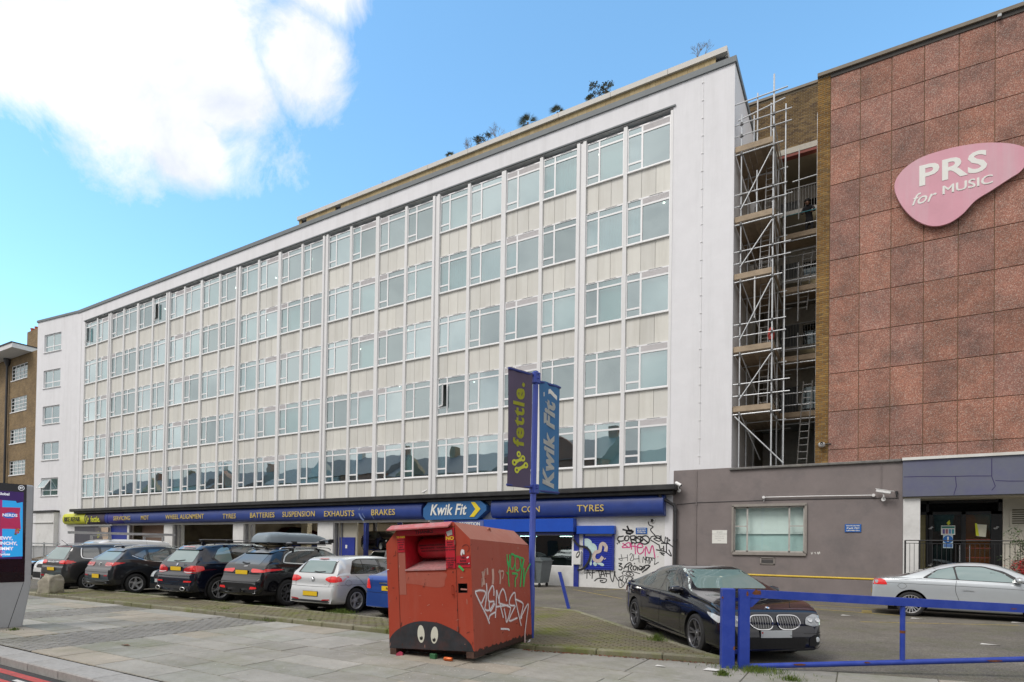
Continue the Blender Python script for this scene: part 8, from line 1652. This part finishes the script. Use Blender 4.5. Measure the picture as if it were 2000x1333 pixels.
for q in ([(1442, 520), (1462, 505), (1500, 520), (1505, 600), (1480, 600), (1470, 560), (1455, 630), (1430, 600)], [(1545, 650), (1580, 635), (1590, 655), (1560, 680), (1543, 672)], [(1575, 770), (1600, 755), (1603, 765), (1580, 783)], [(55, 885), (100, 875), (105, 885), (60, 898)]):
 MB().add([(a, -.0125, b) for a, b in [bp_(750+x/9.524, 1020+y/9.524) for x, y in q]], [tuple(range(len(q)))]).build('paint_splash', WSP, bin_, fix=False)
m_ = MB(); ribbon(m_, [bp_(750+x/9.524, 1020+y/9.524) for x, y in ((1395, 815), (1440, 850), (1490, 905))], .035, lambda a, b: (a, -.0145, b)); m_.build('green_smear', GSP, bin_, fix=False)
m_ = MB(); pp = smoothpoly([bp_(750+x/9.524, 1020+y/9.524) for x, y in ((350, 1060), (440, 945), (800, 940), (1150, 945), (1130, 1100), (1110, 1195), (930, 1215), (600, 1160), (345, 1130))], 4); m_.add([(a, -.002, b) for a, b in pp], [tuple(range(len(pp)))]); m_.build('faded_patch', redmat('faded_patch_red', (.37, .085, .055), (.40, .14, .10), .5, 3), bin_, fix=False)
m_ = MB(); a, b = bp_(750+268/9.524, 1020+530/9.524), bp_(750+405/9.524, 1020+1000/9.524); m_.box(.24, ox0-.004, -.004, -.0015, .95, 1.615); m_.build('label_ghost', redmat('faded_patch_red2', (.35, .10, .07), (.38, .15, .11), .5, 3), bin_)
m_ = MB(); ribbon(m_, openspline([bp_(750+x/9.524, 1020+y/9.524) for x, y in ((1460, 470), (1490, 430), (1540, 425), (1580, 460), (1580, 520), (1550, 560))], 5), .008, lambda a, b: (a, -.004, b)); m_.build('scribble', INK, bin_, fix=False)
def litter(name, label, u, v, quad, m, cat='litter', z=.022, h=.004, fold=.012):
 p = G(u, v, z); mb = MB(); n_ = len(quad); o = [(a, b, h+fold*(i % 2)) for i, (a, b) in enumerate(quad)]; mb.add(o+[(a, b, c-.003) for a, b, c in o], [tuple(range(n_)), tuple(reversed(range(n_, 2*n_)))]+[(i, (i+1) % n_, (i+1) % n_+n_, i+n_) for i in range(n_)]); return mb.build(name, m, None, (p.x, p.y, z), label=label, cat=cat)
p = BM @ Vector((.82, .03, 0)); MB().bbox(-.055, .055, -.03, .04, .013, .095, .008).build('block', mat('green_block', (.03, .13, .05), .6, var=.15), None, (p.x, p.y, 0), label='small green block wedged under the front of the clothes bank', cat='block')
p = BM @ Vector((1.12, -.01, 0)); MB().lathe([(0, -.07), (.025, -.07), (.032, -.05), (.032, .05), (.025, .07), (0, .07)], 14, M=Matrix.Translation((0, 0, .048)) @ Matrix.Rotation(PI/2, 4, 'Y')).build('drink_can', mat('orange_can', (.62, .13, .03), .3, metal=.4, var=.3, scale=20), None, (p.x, p.y, 0), (0, 0, .15), smooth=True, label='crushed orange drink can in front of the clothes bank', cat='can')
p = BM @ Vector((.20, -.01, 0)); MB().prism([(-.05, .015), (.06, .015), (.05, .06), (0, .075), (-.04, .05)], -.03, .03).build('wrapper', mat('pink_wrapper', (.5, .06, .12), .5, var=.3), None, (p.x, p.y, 0), (0, 0, .5), label='crumpled pink wrapper by the left foot of the clothes bank', cat='litter')
PAPER = mat('litter_paper', (.66, .65, .62), .8, var=.1)
litter('paper_scrap', 'flat white tile of litter at the foot of the blue gate post', 1392, 1309, [(-.12, -.08), (.14, -.09), (.18, .05), (-.08, .07)], PAPER)
litter('paper_scrap', 'small white scrap of paper on the pavement left of the gate post', 1289, 1302, [(-.07, -.02), (.06, -.03), (.08, .03), (-.05, .03)], PAPER)
for i, (u, v) in enumerate(((1655, 1203), (1792, 1209), (1934, 1260), (1990, 1217))): litter('paper_scrap', ('white scrap of paper left of the silver coupe wheel', 'white scrap of paper below the silver coupe wheel', 'white scrap of paper lying alone on the open tarmac at the right', 'pale stick-like scrap on the tarmac at the right edge')[i], u, v, [(-.16, -.02), (.14, -.03), (.17, .04), (-.12, .05)], PAPER, z=.002)
litter('leaf', 'brown dead leaf on the paving slabs at the left', 246, 1261, [(-.1, -.03), (.05, -.04), (.12, .01), (-.02, .04)], mat('dead_leaf', (.16, .09, .05), .8))
r_ = random.Random(21); m_ = MB()
for _ in range(260):
 if r_.random() < .6: x, y = r_.uniform(-7.2, -3.8), r_.gauss(7.0, .45)
 else: x, y = r_.uniform(-12, 0), r_.uniform(4.4, 8.6)
 if y > 8.6 or (-6.5 < x < -4.8 and y > 7.15): continue
 s = r_.uniform(.004, .013); a = r_.uniform(0, PI); m_.add([(x+s*math.cos(a), y+s*math.sin(a), .0215), (x-s*math.sin(a), y+s*math.cos(a), .023), (x-s*math.cos(a), y-s*math.sin(a), .0215), (x+s*math.sin(a), y-s*math.cos(a), .022)], [(0, 1, 2, 3)])
m_.build('paving_specks', mat('pale_specks', (.62, .6, .55), .8), label='pale specks and crumbs scattered over the paving', kind='stuff', fix=False)
m_ = MB()
for _ in range(420):
 x = r_.uniform(-4.9, -1.7); y = edgeY(x)-abs(r_.gauss(0, .05))-.02; s = r_.uniform(.008, .03); a = r_.uniform(0, PI); m_.add([(x+s*math.cos(a), y+s*math.sin(a)*.6, .02), (x-s*math.sin(a)*.4, y+s*math.cos(a)*.4, .03), (x-s*math.cos(a), y-s*math.sin(a)*.6, .022), (x+s*math.sin(a)*.4, y-s*math.cos(a)*.4, .02)], [(0, 1, 2, 3)], mi=r_.randrange(2))
m_.build('leaf_litter', [mat('litter_brown', (.10, .06, .03), .9), mat('litter_red', (.20, .07, .04), .9)], label='line of brown leaf litter along the foot of the concrete edging', kind='stuff', fix=False)
GRS = [mat('grass_%d' % i, c, .6, var=.2) for i, c in enumerate(((.10, .16, .02), (.15, .20, .035), (.07, .12, .02)))]
def tuft(label, u, v, n, rad, h, z=.02, elong=1., name='grass_tuft'):
 p = G(u, v, z); r = random.Random(int(u*7+v)); m_ = MB()
 for _ in range(n):
  a = r.uniform(0, 2*PI); d = abs(r.gauss(0, .5))*rad; x, y = math.cos(a)*d*elong, math.sin(a)*d; hh = h*r.uniform(.4, 1.1)*(1-.5*min(1, d/rad)); w = r.uniform(.002, .005); b = r.uniform(0, PI); lx__, ly__ = r.gauss(0, .35)*hh, r.gauss(0, .35)*hh
  dx, dy = math.cos(b)*w, math.sin(b)*w; m_.add([(x-dx, y-dy, 0), (x+dx, y+dy, 0), (x+lx__*.5+dx*.7, y+ly__*.5+dy*.7, hh*.6), (x+lx__, y+ly__, hh), (x+lx__*.5-dx*.7, y+ly__*.5-dy*.7, hh*.6)], [(0, 1, 2, 3, 4)], mi=r.randrange(3))
 return m_.build(name, GRS, None, (p.x, p.y, z), label=label, cat='grass', kind='stuff', fix=False)
tuft('bright grass tuft at the kerb edge below the black estate car with the roof box', 530, 1212, 500, .30, .10, .02, 1.8); tuft('grass tuft on the brick strip beside the silver hatchback wheel', 668, 1198, 600, .30, .13, .09, 1.8); tuft('low grass tuft on the brick strip edge below the silver hatchback', 605, 1213, 220, .2, .05, .09, 1.6)
tuft('grass tuft at the brick island edge by the front wheel of the dark saloon', 1283, 1251, 220, .16, .16, .1, 1.4); tuft('mossy grass clump under the left end of the barrier gate', 1475, 1311, 900, .38, .10, .02, 1.9); tuft('small grass clump in front of the barrier gate', 1545, 1329, 260, .14, .08, .02, 1.5); tuft('small grass clump at the foot of the blue gate post', 1411, 1319, 260, .12, .10, .02)
tuft('weeds growing round the foot of the boulder', 96, 1158, 700, .30, .16, .02, 1.3); tuft('thin grass under the rear of the blue car', 440, 1190, 160, .5, .05, .09, 3); tuft('tiny grass tuft at the foot of the kiosk', 28, 1231, 160, .14, .06)
r_ = random.Random(5); m_ = MB()
for _ in range(5200):
 x = r_.uniform(-23, -1.7); y = 10.27+abs(r_.gauss(0, .05)) if (r_.random() < .5 and x < -9.2) else edgeY(x)+abs(r_.gauss(0, .04))
 dens = math.sin(x*2.3)+math.sin(x*.9+1)+r_.gauss(0, .6)
 if dens < .4: continue
 z = .1; h = r_.uniform(.01, .035); w = r_.uniform(.003, .006); a = r_.uniform(0, PI); m_.add([(x-w*math.cos(a), y-w*math.sin(a), z), (x+w*math.cos(a), y+w*math.sin(a), z), (x+r_.gauss(0, .01), y+r_.gauss(0, .01), z+h)], [(0, 1, 2)], mi=r_.randrange(3))
m_.build('moss_fringe', GRS, label='fringe of moss and fine grass along the edges of the brick strip', kind='stuff', fix=False)
GBL = mat('gate_blue', (.022, .055, .36), .42, var=.12, scale=5, dirt=(.06, .09, .34), dscale=5, damt=.6); RUST = mat('rust', (.16, .055, .02), .9, var=.4, scale=20)
gp_ = thing('gate_post', 'thick square blue steel gate post', 'post'); a = G(1403, 1302, .02); b = G(1433, 1308, .02); gx = (a.x+b.x)/2; gy = (a.y+b.y)/2+.04
scp = (b-a).length; zt_ = H-(1150-1074)*(H-.02)/(1307-1074)
wd = .182
m_ = MB(); m_.bbox(-wd/2, wd/2, -wd/2, wd/2, 0, zt_, .008); m_.build('post', GBL, gp_); gp_.location = (gx, gy+.05, 0); gp_.rotation_euler = (0, 0, math.radians(22))
m_ = MB(); m_.box(wd/2, wd/2+.17, -.02, .02, .22, .28); m_.box(wd/2, wd/2+.17, -.02, .02, 1.0, 1.05); m_.build('hinge', GBL, gp_)
m_ = MB()
for (x, z, s) in ((wd/2, .30, .05), (-wd/2+.01, 1.05, .02)): m_.add([(x-.03, -wd/2-.002, z), (x, -wd/2-.002, z-.02), (x, -wd/2-.002, z+s), (x-.02, -wd/2-.002, z+s*.8)], [(0, 1, 2, 3)])
m_.build('rust_patch', RUST, gp_, fix=False)
gt = thing('barrier_gate', 'blue tubular steel barrier gate across the car park entrance', 'gate')
A = G(1450, 1306, .02); ax_, ay_ = A.x, A.y
dirg = Vector((math.cos(math.radians(26)), math.sin(math.radians(26)), 0)); nrm = Vector((-dirg.y, dirg.x, 0))
GM = Matrix(((dirg.x, nrm.x, 0, A.x), (dirg.y, nrm.y, 0, A.y), (0, 0, 1, 0), (0, 0, 0, 1)))
def gl(u, v): p = onplane(u, v, GM, 1, 0); return (p.x, p.z)
gt.matrix_world = GM
T0, T1 = gl(1450, 1151), gl(2000, 1181); TB = gl(1450, 1171); B0, B1 = gl(1457, 1302), gl(2000, 1288); s_l = (T1[1]-T0[1])/(T1[0]-T0[0]); LG = T1[0]+1.6; bth = .115
def line_(x, p0, p1): return p0[1]+(p1[1]-p0[1])*(x-p0[0])/(p1[0]-p0[0])
m_ = MB(); xa_, xb_ = gl(1443, 1200)[0], gl(1463, 1200)[0]; zb_ = gl(1450, 1306)[1]
def bar(mb, x0, x1, z0a, z0b, z1a, z1b, t=.045): mb.add([(x0, -t, z0a), (x1, -t, z0b), (x1, -t, z1b), (x0, -t, z1a), (x0, t, z0a), (x1, t, z0b), (x1, t, z1b), (x0, t, z1a)], [(0, 1, 2, 3), (4, 7, 6, 5), (0, 4, 5, 1), (3, 2, 6, 7), (0, 3, 7, 4), (1, 5, 6, 2)])
bar(m_, xa_, LG, line_(xa_, T0, T1)-bth, line_(LG, T0, T1)-bth, line_(xa_, T0, T1), line_(LG, T0, T1)); m_.build('top_rail', GBL, gt)
m_ = MB(); bar(m_, xa_, xb_, zb_, zb_, line_(xa_, T0, T1)-bth-.001, line_(xb_, T0, T1)-bth-.001); m_.build('end_post', GBL, gt)
m_ = MB(); z_ = line_(xb_, T0, T1)-bth; m_.prism([(xb_-.001, z_+.001), (xb_-.001, z_-.14), (xb_+.03, z_-.14), (xb_+.17, z_-.0), (xb_+.16, z_+.001)], -.035, .035); m_.build('gusset', GBL, gt)
MB().tube([(xb_, 0, line_(xb_, B0, B1)-.0), (LG, 0, line_(LG, B0, B1))], .04, 12).build('bottom_rail', GBL, gt, smooth=True)
m1 = gl(1763, 1200)[0]; MB().tube([(m1, 0, line_(m1, B0, B1)), (m1, 0, line_(m1, T0, T1)-bth)], .034, 12).build('strut', GBL, gt, smooth=True); MB().tube([(m1, 0, line_(m1, B0, B1)+.42), (m1, 0, line_(m1, B0, B1)+.46)], .036, 10).build('rust_ring', RUST, gt)
m_ = MB(); rr_ = random.Random(3)
for (u, v, sx_, sz_) in ((1477, 1157, .075, .05), (1560, 1297, .10, .016), (1690, 1293, .05, .012), (1938, 1290, .12, .015), (1976, 1189, .05, .012), (1458, 1160, .02, .04)):
 x, z = gl(u, v); ring = [(x+sx_*rr_.uniform(.6, 1.1)*math.cos(t), z+sz_*rr_.uniform(.6, 1.1)*math.sin(t)) for t in [2*PI*k/9 for k in range(9)]]; m_.add([(a, -.047, b) for a, b in ring], [tuple(range(9))])
m_.build('rust_patch', RUST, gt, fix=False)
bpY = 9.62; P0 = F(1035.5, 1240, bpY); bpo = thing('banner_pole', 'tall blue steel pole carrying two vertical banners', 'pole', (P0.x, bpY, .05))
PT = F(1046.5, 726, bpY); zt_ = PT.z; pr__ = .057; lean = (PT.x-P0.x)/(zt_)
PLB2 = mat('pole_blue', (.035, .065, .36), .4, var=.1, scale=3)
PM = Matrix.Translation((P0.x, bpY, 0)) @ Matrix.Rotation(lean, 4, 'Y')
bpo.matrix_world = PM
MB().lathe([(0, 0), (pr__+.012, 0), (pr__+.012, 1.0), (pr__, 1.02), (pr__-.004, zt_-.02), (.05, zt_), (0, zt_)], 20).build('pole', PLB2, bpo, smooth=True)
def banner(label, c4, m, side, items):
 """c4: image corners TL,TR,BR,BL; hung in a vertical plane through the pole"""
 t = thing('banner', label, 'banner'); return t
def place_banner(label, near_px, far_px, zt_in, zb_in, ang, w, m, name='banner'):
 t = thing(name, label, 'banner'); return t
def hang(label, ang, r0, w, ztop, zbot, m, mh, seed):
 """vertical cloth from the pole outwards along heading ang"""
 d = Vector((math.cos(ang), math.sin(ang), 0)); n = Vector((-d.y, d.x, 0)); M = Matrix(((d.x, n.x, 0, PT.x), (d.y, n.y, 0, bpY), (0, 0, 1, 0), (0, 0, 0, 1))); t = thing('banner', label, 'banner'); t.matrix_world = M
 mb = MB(); nx, nz_ = 14, 30; r = random.Random(seed); ph = [r.uniform(0, 6) for _ in range(4)]
 def off(x, z): u = (x-r0)/w; k = (ztop-z)/(ztop-zbot); return .012*math.sin(u*9+ph[0])*(1-k)*.8+.010*math.sin(u*5+k*4+ph[1])+.008*math.sin(u*14+ph[2])*(1-k)**2+.02*k*math.sin(u*2.2+ph[3])
 for side in (0, 1):
  o = len(mb.v)
  for i in range(nx+1):
   for j in range(nz_+1): x = r0+w*i/nx; z = zbot+(ztop-zbot)*j/nz_; mb.v.append((x, off(x, z)+(.003 if side else -.003), z))
  for i in range(nx):
   for j in range(nz_): q = (o+i*(nz_+1)+j, o+(i+1)*(nz_+1)+j, o+(i+1)*(nz_+1)+j+1, o+i*(nz_+1)+j+1); mb.f.append(q if side == 0 else q[::-1]); mb.m.append(0)
 mb.build('cloth', m, t, smooth='all', fix=False)
 for z in (ztop-.03, zbot+.03): MB().tube([(.05, 0, z), (r0+w+.01, 0, z)], .022, 8).build('arm', mh, t, smooth=True)
 m_ = MB()
 for z in (ztop-.03, zbot+.03): m_.bbox(-.075, .075, -.065, .065, z-.065, z+.065, .015); m_.tube([(0, -.1, z+.03), (0, .1, z+.03)], .011, 6)
 m_.build('bracket', PLB2, t); return t, off, M
def solve_ang(u_edge, w, sgn):
 best = None
 for k in range(0, 3600):
  a = 2*PI*k/3600; x, y = PT.x+math.cos(a)*w, bpY+math.sin(a)*w; p = Vector((x, y, 0)); dep = (p-Vector((0, 0, 0))).dot(Vector((FX_.x, FX_.y, 0))); u = 1000+FPX*(p.dot(Vector((RX.x, RX.y, 0))))/dep
  e = abs(u-u_edge)
  if (sgn > 0) == (dep > Vector((PT.x, bpY, 0)).dot(Vector((FX_.x, FX_.y, 0)))) and (best is None or e < best[0]): best = (e, a)
 return best[1]
bw = .565
aL = solve_ang(988, bw+.12, -1); aR = solve_ang(1090, bw+.12, 1)
def zcol(u, v, ang, r): x, y = PT.x+math.cos(ang)*r, bpY+math.sin(ang)*r; d = ray(u, v); t = (x*d.x+y*d.y)/(d.x**2+d.y**2); return H+d.z*t
zLt, zLb = zcol(1029, 729, aL, .12), zcol(1026, 955, aL, .12); zRt, zRb = zcol(1056, 743, aR, .12), zcol(1050, 962, aR, .12)
BPL = mat('plum_banner', (.095, .07, .125), .7, var=.06, scale=3); BBL = mat('blue_banner', (.04, .165, .37), .65, var=.06, scale=3); BRK_ = mat('bracket_blue', (.03, .045, .22), .4)
tL, oL, ML = hang('plum bike repair banner with yellow lettering, on the left of the pole', aL, .11, bw, zLt, zLb, BPL, BRK_, 4)
tR, oR, MR = hang('blue tyre shop banner with white lettering, on the right of the pole', aR, .11, bw, zRt, zRb, BBL, BRK_, 9)
def on_cloth(me_obj, off, front):
 for v in me_obj.data.vertices:
  p = me_obj.matrix_world @ v.co if False else v.co
def cloth_text(s, size, x, z, t, off, m, facing, up=True, sx=1., shear=0., offs=.01, space=1.):
 """lettering running upward on a banner; facing -1: seen from local -y, +1: from local +y"""
 o = text(s, size, (0, 0, 0), (0, 0, 0), m, None, ext=.0008, off=offs, shear=shear, sx=sx, space=space); me = o.data; bpy.data.objects.remove(o)
 for v in me.vertices:
  a, b, c = v.co; X = (x-b if facing < 0 else x+b) ; Z = z+a; v.co = (X, off(X, Z)+facing*(.006+abs(c)), Z)
 return link('lettering', me, t)
fL = -1 if (ML.inverted() @ Vector((0, 0, H))).y < 0 else 1; fR = -1 if (MR.inverted() @ Vector((0, 0, H))).y < 0 else 1
hL, hR = zLt-zLb, zRt-zRb; xm = .11+bw*.5
cloth_text('fettle.', .385, xm+.02*fL, zLb+hL*.625, tL, oL, YELL, fL, sx=1.12, offs=.012, space=1.14)
lg = MB(); chainlogo(lg, lambda a, b: (xm+(-b if fL < 0 else b), oL(xm, zLb)+fL*.012, zLb+hL*.205+a), .31)
for i, v in enumerate(lg.v): lg.v[i] = (v[0], oL(v[0], v[2])+fL*.009, v[2])
lg.build('emblem', YELL, tL, fix=False)
cloth_text('Kwik Fit', .435, xm, zRb+hR*.43, tR, oR, LW, fR, sx=1.02, shear=.22, offs=.021, space=1.08)
cvp = [(.12, -.26), (.0, -.26), (-.0, .0), (-.0, .26), (.12, .26), (.12, .26)]
ch_ = [(-.06, .27), (.05, .27), (.20, .0), (.05, -.27), (-.06, -.27), (.08, .0)]; m_ = MB(); pts = []
for a, b in ch_: X = xm+(-b if fR < 0 else b)*.72; Z = zRb+hR*.88+a*.72; pts.append((X, oR(X, Z)+fR*.010, Z))
m_.add(pts, [(0, 1, 2, 5), (5, 2, 3, 4)]); m_.build('chevron', LW, tR, fix=False)
lp = thing('leaning_post', 'short blue post leaning to the left in the car park', 'post'); a, b = G(1111, 1189), F(1098, 1123, 15.7); MB().prism([(-.045, 0), (.045, 0), (.045, 1.08), (-.045, 1.10)], -.045, .045).build('post', PLB2, lp); lp.location = (a.x, a.y, 0); lp.rotation_euler = (0, math.atan2(b.x-a.x, b.z), .3)
wb_ = thing('wheeled_bin', 'grey four wheeled rubbish container by the reception window', 'bin', (G(1052, 1146).x-.15, 23.6, 0)); GB = mat('grey_bin', (.13, .15, .155), .55, var=.1)
m_ = MB(); v = [(-.45, -.42, .18), (.45, -.42, .18), (.45, .42, .18), (-.45, .42, .18), (-.58, -.52, 1.15), (.58, -.52, 1.15), (.58, .52, 1.15), (-.58, .52, 1.15)]; m_.add(v, [(0, 1, 2, 3), (4, 5, 6, 7), (0, 1, 5, 4), (1, 2, 6, 5), (2, 3, 7, 6), (3, 0, 4, 7)]); m_.box(-.62, .62, -.56, .56, 1.15, 1.2); m_.build('body', GB, wb_)
m_ = MB(); m_.prism([(-.56, 1.2), (.56, 1.2), (.5, 1.3), (-.5, 1.3)], -.5, .5); m_.build('lid', GB, wb_)
for x in (-.38, .38):
 for y in (-.36, .36): MB().lathe([(0, -.03), (.09, -.03), (.09, .03), (0, .03)], 14, M=Matrix.Translation((x, y, .09)) @ Matrix.Rotation(PI/2, 4, 'Y')).build('wheel', RUB, wb_)
for x in (-.2, .2): MB().box(x-.02, x+.02, -.54, -.49, .3, 1.1).build('rib', GB, wb_)
bo = bmesh.new(); bmesh.ops.create_icosphere(bo, subdivisions=4, radius=1); r_ = random.Random(8)
from mathutils import noise as mnoise
for v in bo.verts:
 p = v.co.copy(); q = Vector((math.copysign(abs(p.x)**.55, p.x), math.copysign(abs(p.y)**.55, p.y), math.copysign(abs(p.z)**.6, p.z))); n_ = mnoise.fractal(p*1.9, 1.0, 2.0, 5)*.20; v.co = Vector((q.x*.27*(1+n_)*(1.1-.2*q.z), q.y*.27*(1+n_), q.z*.36*(1+n_*1.3)+.30)); v.co.z -= max(0, -v.co.x-.1)*.25*(v.co.z > .5)
me = bpy.data.meshes.new('boulder'); bo.to_mesh(me); bo.free(); me.materials.append(mat('weathered_stone', (.33, .30, .24), .9, var=.25, scale=6, bump=.6, bscale=14, dirt=(.14, .16, .07), dscale=3, damt=.7)); me.polygons.foreach_set('use_smooth', [True]*len(me.polygons))
p = G(76, 1166); link('boulder', me, None, (p.x-.05, p.y+.35, 0), (0, 0, .3), label='pale weathered stone boulder at the left end of the brick strip', cat='boulder')
p = G(106, 1155); q = me.copy(); q.materials.clear(); q.materials.append(mat('dark_stone', (.07, .07, .06), .9, var=.3)); link('stone', q, None, (p.x, p.y+.1, .02), (0, 0, 1), (.5, .3, .22), label='small dark stone lying right of the boulder', cat='stone')
kx = -14.45; ky0, ky1 = 4.25, FXp(65, 1000, kx).y
kk = thing('street_kiosk', 'silver street kiosk with a lit advertising screen and a dark header', 'kiosk'); SILK = mat('satin_aluminium', (.42, .44, .46), .4, metal=.35, var=.04)
zt_ = FXp(47, 947, kx).z; zs = .92
m_ = MB(); th = .34; prof = [(ky0, 0), (FXp(44, 1226, kx).y, 0), (ky1, zs-.05), (ky1+.01, zt_), (ky0, zt_+.0)]
M_ = None; m_.prism([(a, b) for a, b in prof], kx-th, kx, 'x'); kb = m_.build('body', SILK, kk)
bv = kb.modifiers.new('b', 'BEVEL'); bv.width = .03; bv.segments = 3; bv.limit_method = 'ANGLE'
fe = FXp(50.5, 1000, kx).y
m_ = MB(); m_.box(kx+.001, kx+.014, ky0+.02, fe, zs, zt_-.001); m_.build('screen_glass', mat('black_glass', (.012, .012, .02), .08), kk)
SCR = mat('screen_blue', (.02, .30, .62), .3, var=0, emis=(.01, .22, .52, .6)); SPK = mat('screen_magenta', (.35, .02, .22), .3, var=0, emis=(.35, .02, .2, .3)); SPB = mat('sweet_bag_pink', (.45, .02, .10), .3, var=.1, scale=8, emis=(.35, .02, .08, .3)); NAVYS = mat('screen_navy', (.04, .01, .12), .3, var=.2, emis=(.03, .01, .1, .3)); TXW = mat('screen_white', (.8, .8, .85), .4, var=0, emis=(.7, .75, .8, .4)); TXP = mat('screen_lilac', (.45, .35, .7), .4, var=0, emis=(.4, .3, .65, .3))
def kl(u, v): p = FXp(u, v, kx+.016); return (p.y, p.z)
def kpoly(px_pts, m, x, name): m_ = MB(); m_.add([(x,)+kl(u, v) for u, v in px_pts], [tuple(range(len(px_pts)))]); return m_.build(name, m, scr, fix=False)
a, b = kl(46.5, 962), kl(48.5, 1092)
scr = link('screen', MB().box(kx+.0145, kx+.016, ky0+.06, a[0], b[1], a[1]).mesh('screen', NAVYS), kk)
kpoly([(0, 977), (44.5, 980), (44, 1087), (0, 1089)], SCR, kx+.0165, 'picture'); kpoly([(0, 976.5), (4.5, 977), (4, 1088.5), (0, 1089)], SPK, kx+.0170, 'picture_band')
kpoly([(0, 991), (40, 992), (38.5, 1004), (40.5, 1034), (0, 1033)], SPB, kx+.0174, 'sweet_bag'); kpoly([(38, 962), (45.5, 963), (45, 981), (33, 983), (29, 975)], NAVYS, kx+.0176, 'dark_blob')
m_ = MB(); rr_ = random.Random(2)
for _ in range(26):
 u, v = 33+rr_.gauss(0, 2), 1037+rr_.gauss(0, 3); y, z = kl(u, v); r__ = rr_.uniform(.01, .018); m_.add([(kx+.0178+.0002*_, y+r__*math.cos(t), z+r__*math.sin(t)) for t in [2*PI*k/8 for k in range(8)]], [tuple(range(8))], mi=_ % 3)
m_.build('sweets', [SPB, mat('sweet_orange', (.55, .15, .03), .4, emis=(.4, .1, .02, .3)), mat('sweet_green', (.1, .3, .08), .4)], scr, fix=False)
EAST = (PI/2, 0, PI/2)
def kt_(s, size, u, v, m, align='LEFT', x=.019, **k): y, z = kl(u, v); return text(s, size, (kx+x, y, z), EAST, m, scr if x > .015 else kk, ext=.0006, align=align, **k)
y, z = kl(19, 1007); m_ = MB(); m_.add([(kx+.0180, y+.11*math.cos(t), z+.06*math.sin(t)+.01*math.cos(t)) for t in [2*PI*k/20 for k in range(20)]], [tuple(range(20))]); m_.build('name_oval', mat('oval_blue', (.01, .12, .45), .4, emis=(.01, .1, .4, .4)), scr, fix=False)
kt_('NERDS', .078, 19, 1007, TXW, 'CENTER', off=.002, x=.024)
for s, v, m in (('CHEWY,', 1052, TXW), ('CRUNCHY,', 1062, TXW), ('YUMMY', 1072, TXW)): kt_(s, .085, {'CHEWY,': 24.5, 'CRUNCHY,': 33.5, 'YUMMY': 25}[s], v, m, 'RIGHT', off=.003, x=.022); kt_(s, .085, {'CHEWY,': 25.2, 'CRUNCHY,': 34.2, 'YUMMY': 25.7}[s], v+.8, TXP, 'RIGHT', off=.003, x=.0205)
kt_('with', .04, 10, 1078.5, TXP, 'RIGHT', off=.003); kt_('surprises', .062, 19.5, 1083, TXW, 'RIGHT', off=.002)
kt_('Global', .072, 18.5, 966, TXW, 'RIGHT', off=.002, x=.0195); y, z = kl(41.5, 953.5)
m_ = MB(); m_.lathe([(.043, 0), (.052, 0)], 28, M=Matrix.Translation((kx+.018, y, z)) @ Matrix.Rotation(PI/2, 4, 'Y')); m_.build('round_logo', TXW, kk, fix=False); text('BT', .05, (kx+.019, y, z), EAST, TXW, kk, ext=.0006, off=.002)
m_ = MB()
for i in range(16): z = zs+.012+i*.012; m_.box(kx+.0145, kx+.017, ky0+.05, fe-.02, z, z+.004)
m_.build('speaker_grille', PLB, kk); MB().box(kx+.0005, kx+.003, ky0, fe+.0, zs-.006, zs-.001).build('panel_joint', SEAM, kk)
m_ = MB(); m_.add([(kx+.002, fe-.012, zs-.02), (kx+.002, fe-.004, zs-.02), (kx+.002, ky1-.36, .02), (kx+.002, ky1-.37, .02)], [(0, 1, 2, 3)]); m_.build('panel_joint', SEAM, kk, fix=False)
